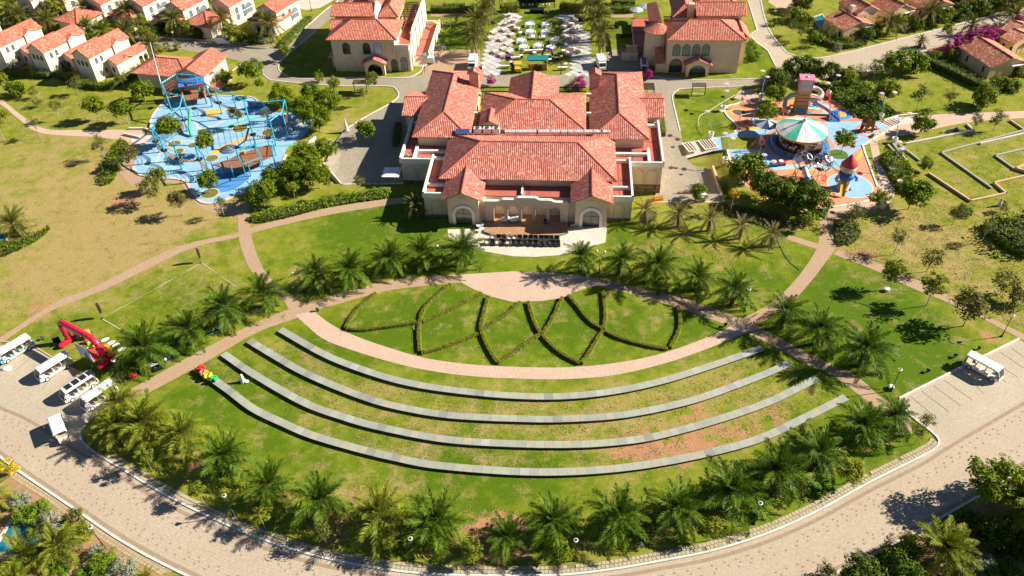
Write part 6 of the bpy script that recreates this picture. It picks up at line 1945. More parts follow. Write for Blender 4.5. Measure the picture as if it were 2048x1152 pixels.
patch('garden_bed',[G(*q) for q in [(1700,1152),(1800,1098),(1950,1010),(2120,915),(2120,1260),(1700,1260)]],.008,EARTH)
# ------------------------------------------------------------------ left playground: blue rubber, turquoise climbing frames
BPL = [(302,262),(300,244),(308,226),(326,206),(346,195),(392,190),(440,192),(500,194),(515,202),(540,222),(575,226),(617,226),(626,244),(612,268),(588,286),(572,300),(566,330),(540,352),(505,376),(470,390),(430,404),(404,402),(390,385),(375,362),(355,356),(300,352),(276,345),(268,332),(276,300),(292,280)]
BP = catmull([G(*p) for p in BPL],1.2,True)
patch('playground_surface',BP,.030,RUB_B)
kerb(catmull([G(*p) for p in [(570,310),(552,345),(505,377),(470,391),(430,405),(404,403),(389,386),(374,363),(354,357),(300,353),(276,346),(267,333)]],.8),.55,.16,PALE,'playground_kerb',side=.2)
kerb(catmull([G(*p) for p in [(300,262),(299,244),(308,225),(326,205),(346,194),(392,189),(440,191),(500,193),(516,201),(541,221)]],.8),.35,.14,PALE,'playground_kerb',side=-.15)
def flat(px,z,mat,name='playground_marking',sm=True,step=.6):
 P = [G(*p) for p in px]
 return patch(name,catmull(P,step,True) if sm else P,z,mat)
def disc(px,py,r,z,mat,name='playground_marking',n=28,r2=None,h=0.0):
 c = G(px,py)
 mb = MB()
 if r2:
  rows = [[(c.x + q*math.cos(2*math.pi*i/n),c.y + q*math.sin(2*math.pi*i/n),z) for i in range(n)] for q in (r,r2)]
  mb.grid(rows,0,True)
 else:
  mb.add([(c.x + r*math.cos(2*math.pi*i/n),c.y + r*math.sin(2*math.pi*i/n),z) for i in range(n)])
 return struct(mb.build(name,mat))
def stripe(px,w,z,mat,name='playground_marking'):
 P = gp(px,.6)
 o = sheet(name,offset(P,w/2),offset(P,-w/2),z,mat)
 return o
flat([(408,221),(452,216),(446,224),(420,236)],.040,RUB_Y,sm=False)
flat([(414,308),(448,290),(500,270),(504,274),(458,294),(440,306)],.040,RUB_Y,sm=False)
stripe([(426,264),(446,256),(470,248),(492,240),(522,235)],.55,.042,RUB_G)
stripe([(553,292),(592,290)],.6,.042,RUB_G)
stripe([(345,268),(366,270),(392,271)],.6,.042,RUB_G)
stripe([(395,272),(404,272)],.6,.043,RUB_C)
stripe([(385,240),(394,250),(396,258),(420,255),(450,242)],.45,.041,RUB_P)
stripe([(330,286),(360,282),(395,282),(420,278),(445,266)],.35,.041,RUB_P)
stripe([(590,240),(600,245),(602,252),(590,258)],.8,.041,RUB_P)
stripe([(300,300),(318,302),(316,318),(312,330)],.35,.041,RUB_P)
stripe([(465,245),(500,255),(520,270),(560,262)],.4,.039,RUB_L)
flat([(415,352),(470,345),(500,352),(470,378),(430,385),(405,372)],.036,RUB_D)
flat([(300,312),(330,318),(352,338),(330,350),(300,345),(284,330)],.036,RUB_L)
for x,y,r in ((349,288,1.25),(358,302,.95),(385,291,.95),(424,317,1.2),(420,387,1.55),(480,257,1.5),(537,265,1.3)):
 disc(x,y,r + .22,.044,RUB_P)
 disc(x,y,r,.050,M('bed_turf',(.16,.15,.03),.95,.35,2.0,bmp=.4),'garden_bed')
flat([(316,246),(330,238),(356,238),(368,250),(364,264),(345,267),(322,262)],.046,EARTH,'garden_bed')
flat([(304,268),(268,272),(262,283),(285,292)],.05,PALE,'ramp')
def wall_line(px,w,h,mat,label,name='low_wall',cat='wall',group=None):
 P = [GT(*p) for p in px]
 mb = MB()
 for a,b in zip(P,P[1:]):
  c = (a + b)/2
  mb.box(c.x,c.y,(h - .3)/2 + c.z,math.hypot(b.x - a.x,b.y - a.y) + w*.98,w,h + .3,math.atan2(b.y - a.y,b.x - a.x))
 return tag(mb.build(name,mat),label,cat,group)
wall_line([(260,259),(290,259),(301,263)],.3,.5,TRIM,'white ramp wall at the left entrance of the blue playground, far side')
wall_line([(250,270),(280,277)],.3,.5,TRIM,'white ramp wall at the left entrance of the blue playground, near side')
# the frame
ZT = 5.6
NODE = dict(A=(323,166),B=(351,148.5),C=(389.6,151),D=(411,166.6),E=(430,180),F=(331,186),G=(365,192),H=(359,214),I=(464.5,188.7),J=(488,201.6),K=(527,204.5),L=(569,200.4),M=(564,224),N=(539.5,242.6),O=(498.4,242.6),P=(301,256),Q=(318.4,274),R=(346.7,289.6),S=(389.6,291.5),T=(407,311))
c0 = G(430,250)
CF = thing('jungle_gym','big turquoise climbing frame zigzagging over the blue playground','climbing frame',(c0.x,c0.y,0))
NP = {k: G(*v,ZT) - c0 for k,v in NODE.items()}
for k,p in NP.items():
 mb = MB()
 mb.tube([(p.x,p.y,0),(p.x,p.y,ZT + .15)],.15,8)
 mb.lathe([(.32,0),(.32,.1),(.16,.12)],10,(p.x,p.y,.03))
 o = mb.build('post',TURQ,CF,True)
 if k in 'AEJOQPRMHSD':
  mb = MB()
  mb.lathe([(.62,0),(.68,.06),(.62,.12)],12)
  o2 = mb.build('platform',BLACK,CF)
  o2.location = (p.x,p.y,2.55)
for a,b in ('AB','BC','CD','DE','EI','IJ','JK','KL','LM','MN','NO','AF','FG','GH','HP','PQ','QR','RS','ST','OJ'):
 p,q = NP[a],NP[b]
 mb = MB()
 mb.tube([(p.x,p.y,ZT),(q.x,q.y,ZT)],.13,8)
 n = int((q - p).length/1.3)
 d = (q - p).normalized()
 for i in range(1,n):
  c = p.lerp(q,i/n)
  mb.tube([(c.x - d.y*.28,c.y + d.x*.28,ZT + .1),(c.x + d.y*.28,c.y - d.x*.28,ZT + .1)],.05,5)
 mb.build('beam',TURQ,CF,True)
ROPE = M('rope',(.10,.09,.10),.9,.3,3.0)
ROPE_R = M('red_rope',(.42,.10,.06),.8,.25,3.0)
def net(a,b,z0,z1,nx,nz,mat,name='net'):
 mb = MB()
 for i in range(nx + 1):
  c = a.lerp(b,i/nx)
  mb.tube([(c.x,c.y,z0),(c.x,c.y,z1)],.03,4)
 for j in range(nz + 1):
  z = z0 + (z1 - z0)*j/nz
  mb.tube([(a.x,a.y,z),(b.x,b.y,z)],.03,4)
 return stuff(mb.build(name,mat,CF))
net(NP['A'],NP['B'],1.6,ZT - .2,9,5,ROPE_R)
net(NP['B'],NP['C'],2.2,ZT - .2,12,3,ROPE)
net(NP['C'],NP['D'],2.4,ZT - .2,7,3,ROPE)
net(NP['H'],NP['P'],1.0,ZT - .3,4,1,ROPE)
net(NP['J'],NP['O'],.6,ZT - .2,4,6,ROPE)
net(NP['L'],NP['M'],1.2,3.4,5,5,ROPE_R)
net(NP['K'],NP['L'],.3,ZT - .2,5,1,ROPE)
for a,b in ('QR','RS','ST','PQ','NO','DE','EI'):
 p,q = NP[a],NP[b]
 mb = MB()
 n = max(4,int((q - p).length/.42))
 d = (q - p).normalized()
 for i in range(1,n):
  c = p.lerp(q,i/n)
  z = 2.55 - .5*math.sin(math.pi*i/n)
  mb.box(c.x,c.y,z,.26,.8,.06,math.atan2(d.y,d.x))
 stuff(mb.build('bridge_plank',WOOD if a in 'RSQ' else WOOD_D,CF))
 mb = MB()
 for s in (-.42,.42):
  pts = [(p.lerp(q,t/8).x - d.y*s,p.lerp(q,t/8).y + d.x*s,3.6 - .45*math.sin(math.pi*t/8)) for t in range(9)]
  mb.tube(pts,.035,4)
 mb.build('hand_rope',ROPE,CF)
mb = MB()
a,b = NP['G'],NP['H']
mb.tube([(a.x + .8,a.y - .4,2.6),(b.x + 1.0,b.y - 1.0,1.3),(b.x + 1.6,b.y - 2.6,.25)],[.32,.32,.32],8)
mb.build('tube_slide',GREEN,CF,True)
# lattice of blue bars under the left arm
mb = MB()
a,b = NP['H'].lerp(NP['P'],.1),NP['H'].lerp(NP['P'],.38)
for i in range(9):
 c = a.lerp(b,i/8)
 mb.tube([(c.x,c.y,1.6),(c.x,c.y,4.2)],.07,5)
mb.build('bar_wall',BLUE,CF)
# hut with the blue roof
p = G(388,188,1.7)
t = thing('play_hut','open play hut with a sloping blue roof and red frame','play hut',(p.x,p.y,0),R(14))
t.scale = (1.15,1.1,.9)
for i in range(7):
 mb = MB(); mb.b2(-2.1,2.1,-2.0 + i*.58,-2.0 + i*.58 + .55,1.6,1.72); mb.build('floor_board',M('hut_floor',(.33,.15,.08),.8,.2),t)
for x in (-2.0,2.0):
 for y,h in ((-1.9,3.4),(1.95,4.3)):
  mb = MB(); mb.b2(x - .1,x + .1,y - .1,y + .1,0,h); mb.build('post',M('hut_red',(.42,.10,.05),.6,.15),t)
 for j in range(4):
  mb = MB(); mb.b2(x - .05,x + .05,-1.8,1.85,1.8 + j*.24,1.97 + j*.24); mb.build('side_board',WOOD,t)
mb = MB(); mb.b2(-2.15,2.15,.0,.14,4.0,4.2); mb.build('beam',RED,t)
mb = MB(); mb.add([(-2.4,.1,4.15),(2.4,.1,4.15),(2.4,2.4,4.75),(-2.4,2.4,4.75)]); mb.add([(-2.4,.1,4.02),(-2.4,2.4,4.62),(2.4,2.4,4.62),(2.4,.1,4.02)]); mb.add([(-2.4,.1,4.02),(2.4,.1,4.02),(2.4,.1,4.15),(-2.4,.1,4.15)])
mb.build('hut_roof',M('hut_blue',(.05,.20,.55),.5,.08),t)
# brown deck on stilts with rails
c = G(490,315,2.2)
t = thing('play_deck','raised brown deck with turquoise rails at the lower right of the blue playground','play deck',(c.x,c.y,0))
DK = [G(x,y,2.2) - c for x,y in ((423.6,329),(440,333),(462.5,336.5),(497,333),(520,322),(546,311),(547.5,291.7),(537.5,289),(510,297),(483,307),(455.6,319.5))]
mb = MB(); mb.prism([(p.x,p.y) for p in DK],2.02,2.2,0); mb.build('deck',brickmat('deck_board',(.27,.10,.055),(.31,.13,.075),(.15,.05,.03),1.2,.5,.8,.02),t)
for i,p in enumerate(DK):
 mb = MB(); mb.tube([(p.x,p.y,0),(p.x,p.y,3.4 if i in (2,3,5,6) else 3.0)],.12,7); mb.build('post',TURQ,t,True)
for i in (5,6,7,8,9,10):
 a,b = DK[i],DK[(i + 1) % len(DK)]
 mb = MB()
 mb.tube([(a.x,a.y,3.0),(b.x,b.y,3.0)],.06,5)
 n = max(2,int((b - a).length/.5))
 for k in range(1,n):
  q = a.lerp(b,k/n)
  mb.tube([(q.x,q.y,2.2),(q.x,q.y,3.0)],.03,4)
 mb.build('railing',TURQ,t)
FQ = [G(x,y,4.4) - c for x,y in ((472,300),(508,287),(522,315),(485,329))]
for i in range(4):
 a,b = FQ[i],FQ[(i + 1) % 4]
 mb = MB(); mb.tube([(a.x,a.y,4.4),(b.x,b.y,4.4)],.1,7); mb.build('top_bar',TURQ if i else TEAL,t,True)
 mb = MB(); mb.tube([(a.x,a.y,2.2 if i in (2,3) else 0),(a.x,a.y,4.4)],.1,7); mb.build('post',TURQ,t,True)
mb = MB()
for i in range(6):
 q = DK[2].lerp(DK[3],.1 + .14*i) + Vector((0,.9))
 mb.tube([(q.x,q.y,.1),(q.x,q.y,2.0)],.035,4)
stuff(mb.build('hanging_rope',ROPE,t))
q = G(485.5,308,2.2) - c
mb = MB(); mb.b2(q.x - .45,q.x + .45,q.y - .35,q.y + .35,2.2,2.8); mb.build('steering_box',ORANGE,t)
p = G(458,299)
t = thing('climbing_mound','grey ribbed climbing mound beside the brown deck','climbing mound',(p.x,p.y,0))
for k in range(7):
 mb = MB(); r = 1.75 - .25*k; mb.lathe([(r,.02 + .14*k),(r,.16 + .14*k),(max(r - .2,.01),.17 + .14*k)],18,cap=False); mb.build('ring',M('mound_grey%d' % (k % 2),(.26,.30,.36) if k % 2 else (.13,.17,.25),.8,.1),t)
p = G(512,217)
t = thing('climbing_wall','dark blue climbing panel with red and yellow rings on the blue playground','climbing wall',(p.x,p.y,0),R(-8))
mb = MB(); mb.b2(-1.6,1.6,-.1,.1,.1,1.8); mb.build('panel',BLUE,t)
for i,m in enumerate((RED,YELLOW,RED)):
 mb = MB(); mb.lathe([(.18,0),(.34,.05),(.34,.1),(.18,.1)],12,cap=False); o = mb.build('ring',m,t); o.location = (-.95 + .95*i,-.12,1.35); o.rotation_euler = (R(90),0,0)
a,b = G(332,206),G(300,85,13.2)
t = thing('mast','tall thin white mast leaning beside the turquoise climbing frame','mast',(a.x,a.y,0))
mb = MB(); mb.tube([(0,0,0),(.3*(b.x - a.x),.3*(b.y - a.y),4.2)],[.22,.17],8); mb.build('lower_tube',STEEL,t,True)
mb = MB(); mb.tube([(.3*(b.x - a.x),.3*(b.y - a.y),4.15),(b.x - a.x,b.y - a.y,13.2)],[.13,.07],8); mb.build('upper_tube',WHITE,t,True)
# steps at the right of the blue playground
p = G(640,290)
t = thing('steps','pale concrete steps between the blue playground and the service yard','steps',(p.x,p.y,0),R(-25))
for i in range(5):
 mb = MB(); mb.b2(-1.6,1.6,-1.5 + i*.5,-1.5 + (i + 1)*.5,-.1,.75 - .14*i); mb.build('step',PALE,t)
for x in (-1.75,1.75):
 mb = MB(); mb.b2(x - .15,x + .15,-1.7,1.2,-.1,1.0); mb.build('side_wall',TRIM,t)
# ------------------------------------------------------------------ right playground: coral and blue rubber round the carousel
RPL = [(1485,206),(1512,208),(1565,202),(1592,198),(1622,190),(1662,202),(1694,217),(1713,235),(1745,243),(1768,244),(1797,249),(1733,286),(1727,295),(1741,335),(1755,374),(1750,400),(1700,408),(1668,413),(1600,422),(1540,402),(1490,372),(1465,335),(1453,302),(1420,300),(1418,276),(1449,272),(1470,264),(1477,254),(1468,244),(1457,234),(1450,222),(1455,214),(1470,210)]
patch('playground_surface',[G(*p) for p in RPL],.026,RUB_C)
for q in ([(1468,264),(1476,255),(1467,244),(1456,234),(1449,222),(1454,213),(1470,209),(1484,204)],[(1797,250),(1733,287),(1727,296),(1741,336),(1755,374)],[(1752,399),(1700,409),(1668,414),(1610,422)],[(1454,300),(1466,334),(1490,370)],[(1622,189),(1662,201),(1694,216),(1713,234)]):
 kerb(catmull([G(*p) for p in q],.8),.35,.15,TRIM,'playground_kerb')
flat([(1420,277),(1449,273),(1475,264),(1530,258),(1550,262),(1556,300),(1570,318),(1560,338),(1530,336),(1500,330),(1470,320),(1455,300),(1422,299)],.036,RUB_B)
flat([(1645,247),(1720,243),(1767,245),(1792,249),(1733,284),(1724,292),(1690,320),(1680,332),(1650,326),(1655,300),(1660,280)],.036,RUB_B)
flat([(1545,330),(1600,330),(1650,330),(1680,330),(1670,337),(1600,337),(1548,340)],.038,RUB_L)
stripe([(1580,338),(1640,340),(1680,338),(1705,326),(1728,300)],.7,.041,RUB_Y)
stripe([(1795,250),(1735,285)],.9,.043,RUB_Y)
cc = (1597,290)
disc(*cc,6.8,.043,RUB_C)
disc(*cc,6.0,.047,RUB_D)
stripe([(1510,216),(1530,224),(1548,228),(1570,222),(1592,218),(1610,222),(1640,228),(1662,226)],.8,.040,RUB_B)
stripe([(1548,222),(1570,216),(1600,212),(1620,214)],.6,.041,RUB_Y)
disc(1628,215,3.4,.042,RUB_B); disc(1628,215,2.5,.045,RUB_C); disc(1628,213,1.5,.048,RUB_L)
disc(1655,222,1.0,.05,RUB_P)
disc(1682,229,2.1,.044,RUB_D); disc(1682,229,1.1,.048,RUB_Y)
disc(1690,287,2.1,.042,RUB_C); disc(1690,287,1.5,.045,RUB_B); disc(1690,287,.8,.048,RUB_Y)
disc(1736,262,2.6,.041,RUB_C); disc(1736,262,1.9,.044,RUB_L); disc(1736,262,1.2,.047,RUB_C)
disc(1700,371,4.1,.042,RUB_P); disc(1700,371,3.85,.045,RUB_B)
stripe([(1513,232),(1507,244),(1513,254),(1530,256)],.9,.041,RUB_L)
stripe([(1518,236),(1520,246),(1530,250)],.7,.043,RUB_Y)
stripe([(1480,262),(1505,258),(1530,254)],.8,.044,RUB_Y)
flat([(1490,310),(1515,303),(1530,316),(1520,324),(1500,322)],.041,RUB_C)
flat([(1494,311),(1512,306),(1524,315),(1516,321)],.044,RUB_Y)
flat([(1458,222),(1470,214),(1484,216),(1500,230),(1480,232),(1462,228)],.040,RUB_Y)
flat([(1464,222),(1480,220),(1496,229),(1476,231)],.043,M('flower_bed',(.10,.07,.10),.95,.4),'garden_bed')
disc(1677,309,1.75,.045,M('bed_turf_g',(.08,.15,.02),.95,.3,2.0,bmp=.4),'garden_bed')
flat([(1468,196),(1480,180),(1504,178),(1530,200),(1512,208),(1490,206)],.030,PATH_P,'footpath',False)
# carousel
p = G(*cc)
t = thing('carousel','carousel with a green and white striped canopy on the right playground','carousel',(p.x,p.y,0))
mb = MB(); mb.lathe([(4.5,0),(4.5,.38),(.3,.40)],40); mb.build('platform',M('carousel_floor',(.10,.06,.04),.8,.2),t)  # floor colour darkened to carry the shade under the canopy
mb = MB(); mb.lathe([(.9,.4),(.8,3.9)],14); mb.build('centre_drum',WOOD_D,t)  # dark tone paints the canopy shade onto the drum
CW,CG = M('canopy_white',(.78,.76,.70),.6,.05),M('canopy_green',(.10,.56,.36),.6,.06)
for k in range(12):
 mb = MB()
 a0,a1 = R(30*k + 30),R(30*k + 60)
 rows = []
 for r,z in ((4.9,3.5),(3.6,4.1),(2.2,4.65),(.25,5.4)):
  rows.append([(r*math.cos(a0 + (a1 - a0)*j/3),r*math.sin(a0 + (a1 - a0)*j/3),z - (.07 if j in (1,2) and r > 1 else 0)) for j in range(4)])
 mb.grid(rows)
 mb.grid([[(r*.98,q,z - .06) for r,q,z in rr] for rr in rows][::-1])
 mb.build('canopy_panel',CG if k % 3 == 0 else CW,t)
mb = MB()
for k in range(72):
 a = 2*math.pi*k/72
 d = .10*abs(math.sin(k*.785))
 mb.box(4.9*math.cos(a),4.9*math.sin(a),3.35 - d/2,.44,.06,.32 + d,a + math.pi/2)
mb.build('valance',M('valance_gold',(.46,.28,.08),.5,.3),t)
mb = MB(); mb.lathe([(.35,5.35),(.4,5.6),(.12,5.75),(.1,6.3),(.22,6.4),(.02,6.6)],10); mb.build('finial',STEEL,t,True)
for k in range(14):
 a = 2*math.pi*k/14
 x,y = 3.7*math.cos(a),3.7*math.sin(a)
 z = .95 + .2*(k % 2)
 h = MB()
 h.tube([(-.5,0,.1),(0,0,0),(.42,0,.08)],[.17,.2,.17],7)
 h.tube([(.38,0,.1),(.55,0,.5),(.62,0,.62)],[.15,.1,.1],6)
 h.tube([(.58,0,.62),(.86,0,.48)],[.11,.06],6)
 for lx,ly,ex in ((.35,.12,.55),(.35,-.12,.3),(-.42,.12,-.6),(-.42,-.12,-.35)):
  h.tube([(lx,ly,0),(ex,ly,-.28),(ex - .05,ly,-.6)],[.08,.05,.04],5)
 h.tube([(-.5,0,.12),(-.72,0,-.1)],[.06,.03],5)
 hm = (WHITE,BEIGE,M('horse_grey',(.42,.40,.40),.5,.1))[k % 3]
 o = h.build('horse',hm,t,True)
 o.location,o.rotation_euler = (x,y,z),(0,0,a + math.pi/2)
 sd_ = MB(); sd_.lathe([(.21,-.12),(.23,0),(.21,.12)],8,cap=False)
 q = sd_.build('saddle',(RED,BLUE)[k % 2],o); q.rotation_euler = (0,R(90),0)
 mb = MB(); mb.tube([(x,y,.4),(x,y,3.8)],.04,5); mb.build('pole',M('brass',(.55,.40,.12),.3,.1,2,.8),t)
for k in range(20):
 a0,a1 = 2*math.pi*k/20,2*math.pi*(k + 1)/20
 if k == 5:
  continue
 mb = MB()
 rows = [[(5.4*math.cos(a0 + (a1 - a0)*j/3),5.4*math.sin(a0 + (a1 - a0)*j/3),z) for j in range(4)] for z in (.25,.95)]
 mb.tube(rows[0],.03,4); mb.tube(rows[1],.04,4)
 for j in range(1,6):
  b = a0 + (a1 - a0)*j/6
  mb.tube([(5.4*math.cos(b),5.4*math.sin(b),.25),(5.4*math.cos(b),5.4*math.sin(b),.95)],.018,4)
 mb.tube([(5.4*math.cos(a0),5.4*math.sin(a0),0),(5.4*math.cos(a0),5.4*math.sin(a0),1.0)],.06,5)
 mb.build('fence_panel',STEEL,t)
# football-patterned climbing balls
bm = bmesh.new()
bmesh.ops.create_icosphere(bm,subdivisions=1,radius=1)
ico_v = [v.co.copy() for v in bm.verts]
ico_e = [(e.verts[0].index,e.verts[1].index) for e in bm.edges]
ico_f = [[v.index for v in f.verts] for f in bm.faces]
bm.free()
def football(px,py,label,blk):
 p = G(px,py,3.6)
 t = thing('climbing_ball',label,'climbing ball',(p.x,p.y,0),rnd.random(),'football climbing balls')
 r = 1.75
 tr = {}
 for a,b in ico_e:
  for i,j in ((a,b),(b,a)):
   tr[i,j] = ico_v[i].lerp(ico_v[j],1/3).normalized()*r + Vector((0,0,3.6))
 fm = MB()
 for a,b in ico_e:
  fm.tube([tr[a,b],tr[b,a]],.06,5)
 for f in ico_f:
  for k in range(3):
   a,b,c = f[k],f[(k + 1) % 3],f[(k + 2) % 3]
   fm.tube([tr[a,b],tr[a,c]],.06,5)
 fm.build('frame',STEEL,t)
 for i in range(12):
  ring = [j for a,b in ico_e for j in ((b,) if a == i else (a,) if b == i else ())]
  n = ico_v[i].normalized()
  ax = n.orthogonal().normalized()
  ay = n.cross(ax)
  ring.sort(key=lambda j: math.atan2((ico_v[j] - ico_v[i]).dot(ay),(ico_v[j] - ico_v[i]).dot(ax)))
  mb = MB(); mb.add([tr[i,j] for j in ring]); mb.build('panel',BLACK if i % 3 != 1 else WHITE,t)
 for k in range(4):
  a = k*math.pi/2
  mb = MB(); mb.tube([(.9*math.cos(a),.9*math.sin(a),2.2),(1.3*math.cos(a),1.3*math.sin(a),0)],.08,6); mb.build('leg',RED if blk else STEEL,t)
 mb = MB()
 for k in range(6):
  mb.box(-.9 - .1*k,-1.2,.3 + .32*k,.08,1.0,.08)
 mb.build('ladder',RED,t)
 return t
t = football(1606,322,'football-patterned climbing ball with a blue and white tube slide, left of the two',True)
t.rotation_euler = (0,0,0)
mb = MB(); mb.tube([(0,-1.1,3.0),(.1,-2.0,2.6),(.3,-2.9,1.9)],[.55,.55,.55],10); mb.build('tube_slide',WHITE,t,True)
mb = MB(); mb.tube([(.3,-2.9,1.9),(.6,-3.7,1.3)],[.58,.58],10); mb.build('tube_collar',BLUE,t,True)
mb = MB(); mb.tube([(.6,-3.7,1.3),(1.1,-4.6,.55),(1.5,-5.2,.4)],[.55,.55,.55],10); mb.build('tube_slide',WHITE,t,True)
football(1646,324,'football-patterned climbing ball next to the tower with the red cone roof',False)
a,b = G(1660,330,3.2),G(1690,352,3.0)
t = thing('net_bridge','rope net bridge between the climbing ball and the red-roofed tower','net bridge',(a.x,a.y,0))
d = b - a
nn = Vector((-d.y,d.x)).normalized()*.6
for nm_,s_ in (('hand_rail',1),('hand_rail',-1)):
 mb = MB(); mb.tube([(nn.x*s_,nn.y*s_,3.9),(d.x*.5 + nn.x*s_,d.y*.5 + nn.y*s_,3.5),(d.x + nn.x*s_,d.y + nn.y*s_,3.9)],.05,5); mb.build(nm_,ROPE,t)
mb = MB()
for i in range(14):
 q = d*(i/13)
 z = 2.95 - .3*math.sin(math.pi*i/13)
 mb.tube([(q.x + nn.x,q.y + nn.y,z + .8),(q.x,q.y,z),(q.x - nn.x,q.y - nn.y,z + .8)],.025,4)
stuff(mb.build('net',ROPE,t))
# round play tower with a red cone roof
p = G(1685,376)
t = thing('play_tower','round blue and white play tower with a pointed red roof and a yellow slide','play tower',(p.x,p.y,0))
t.scale.z = .8
mb = MB(); mb.lathe([(1.25,0),(1.2,.3),(.95,1.5),(.9,2.6)],18); mb.build('base',PALE,t,True)
mb = MB(); mb.lathe([(1.0,2.5),(1.45,3.2),(1.35,4.1),(.8,4.5)],18); mb.build('middle',BLUE,t,True)
mb = MB(); mb.ball((0,0,5.6),1.5,1.5,1.35,18,10); mb.build('cabin',TRIM,t,True)
for a in (-2.1,-.55,1.0):
 mb = MB(); mb.lathe([(.34,.0),(.5,.08),(.5,.14),(.34,.14)],14,cap=False); o = mb.build('porthole',YELLOW,t); o.location = (1.42*math.cos(a),1.42*math.sin(a),5.4); o.rotation_euler = (0,R(90),a)
mb = MB(); mb.lathe([(1.42,6.2),(1.45,6.35),(1.0,7.3),(.05,9.0)],20); mb.build('cone_roof',RED,t,True)
for s in (-1,1):
 mb = MB(); mb.tube([(s*1.2,0,3.7),(s*1.9,-.5,3.0),(s*1.7,-.9,2.5)],[.35,.33,.3],8); mb.build('side_tube',BLUE if s > 0 else TRIM,t,True)
mb = MB()
pts = [(-.5,-.9,3.3),(-.8,-1.6,2.3),(-1.0,-2.3,1.2),(-1.2,-3.0,.35)]
rows = []
for x,y,z in pts:
 rows.append([(x - .5,y,z + .35),(x - .45,y,z),(x + .45,y,z),(x + .5,y,z + .35)])
mb.grid(rows); mb.grid([[(x,y,z - .06) for x,y,z in r] for r in rows][::-1]); mb.build('slide',YELLOW,t,True)
mb = MB(); mb.ball((1.0,-.6,.25),.5,.5,.3); mb.build('foot',BLUE,t,True)
mb = MB(); mb.ball((.1,-.9,.25),.7,.6,.35); mb.build('foot',ORANGE,t,True)
# slide tower with the pink roof
p = G(1600,218)
t = thing('slide_tower','tall timber slide tower with a glazed box and pink roof by the dark trees','slide tower',(p.x,p.y,0),R(-12))
t.scale = (.88,.88,.92)
mb = MB()
mb.grid([[(x*s,y*s,z) for x,y in ((-1.4,-1.2),(1.4,-1.2),(1.4,1.2),(-1.4,1.2))] for s,z in ((1.15,0),(1.0,2.6),(.95,5.0))],0,True)
mb.build('body',M('tower_board',(.55,.34,.13),.7,.15),t)
for i in range(5):
 mb = MB(); mb.b2(-1.3,1.3,-1.42 + i*.03,-1.36 + i*.03,.8 + i*.8,.9 + i*.8); mb.build('batten',WOOD,t)
mb = MB(); mb.add([(-1.5,-2.3,.1),(1.4,-2.3,.1),(1.4,-1.4,1.3),(-1.5,-1.4,1.3)]); mb.add([(-1.5,-2.3,.0),(-1.5,-1.4,1.2),(1.4,-1.4,1.2),(1.4,-2.3,.0)]); mb.build('ramp',MATS['tower_board'],t)
mb = MB(); mb.add([(-1.2,-2.23,.24),(.9,-2.23,.24),(.9,-1.6,1.08),(-1.2,-1.6,1.08)]); mb.build('ramp_panel',M('ramp_teal',(.05,.33,.42),.5,.1),t)
for x in (-1.45,1.45):
 for y in (-1.25,1.25):
  mb = MB(); mb.b2(x - .08,x + .08,y - .08,y + .08,5.0,7.7); mb.build('corner_post',PINK,t)
mb = MB(); mb.b2(-1.4,1.4,-1.2,1.2,5.0,6.1); mb.build('lower_panel',M('box_grey',(.48,.46,.47),.5,.1),t)
for f in (Face((-1.37,-1.2),(1.37,-1.2)),Face((1.4,-1.17),(1.4,1.17))):
 window(t,f,f.L/2,6.12,f.L - .1,1.5,M('pale_glass',(.40,.50,.48),.15,.1,spec=.8) if f.L > 2.5 else GREEN,PINK,1,False,.07,False)
mb = MB(); mb.b2(-1.4,1.4,1.1,1.2,6.1,7.7); mb.b2(-1.4,-1.3,-1.2,1.1,6.1,7.7); mb.build('rear_panel',GREEN,t)
mb = MB(); mb.b2(-1.7,1.7,-1.5,1.5,7.7,7.9); mb.build('tower_roof',PINK,t)
mb = MB(); mb.ball((0,0,8.0),.35,.35,.2); mb.build('roof_knob',STEEL,t,True)
SLG = M('tube_grey',(.46,.40,.38),.45,.12)
def helix(c,r,z0,z1,a0,turns,n=26):
 return [(c[0] + r*math.cos(a0 + turns*2*math.pi*i/n),c[1] + r*math.sin(a0 + turns*2*math.pi*i/n),z0 + (z1 - z0)*i/n) for i in range(n + 1)]
mb = MB(); mb.tube(helix((2.6,0),1.5,5.2,2.6,math.pi,-1.1) + [(3.4,-1.4,2.3),(5.2,-1.6,1.6),(6.8,-1.9,.7),(7.6,-2.2,.5)],.52,9); mb.build('tube_slide',SLG,t,True)
mb = MB(); mb.tube([(-1.0,0,3.6),(-2.6,.2,3.3),(-3.8,-.6,2.5),(-4.0,-1.8,1.5),(-3.6,-2.8,.7),(-2.8,-3.2,.5)],.52,9); mb.build('tube_slide',SLG,t,True)
for k,(x,y) in enumerate(((-4.2,-2.6),(-2.6,-2.6))):
 mb = MB(); mb.tube([(x,y,0),(x,y,1.5)],.06,5); mb.ball((x,y,1.6),.4,.4,.25); mb.build('toy_mushroom',YELLOW,t,True)
p = G(1648,208)
t = thing('tripod_swing','red tripod climbing frame with a net beside the slide tower','climbing frame',(p.x,p.y,0))
for i in range(4):
 a = .4 + i*math.pi/2
 mb = MB(); mb.tube([(0,0,3.4),(2.0*math.cos(a),2.0*math.sin(a),0)],.09,6); mb.build('leg',RED,t)
 mb = MB(); mb.tube([(1.1*math.cos(a),1.1*math.sin(a),1.6),(1.1*math.cos(a + 1.57),1.1*math.sin(a + 1.57),1.6)],.06,5); mb.build('brace',RED,t)
mb = MB(); mb.lathe([(.6,1.0),(.7,1.3),(.1,.9)],10,cap=False); mb.build('basket',M('dark_red',(.20,.02,.03),.6,.2),t)
p = G(1667,240)
t = thing('climbing_ramp','blue climbing ramp with red side poles on the coral surface','climbing ramp',(p.x,p.y,0),R(-8))
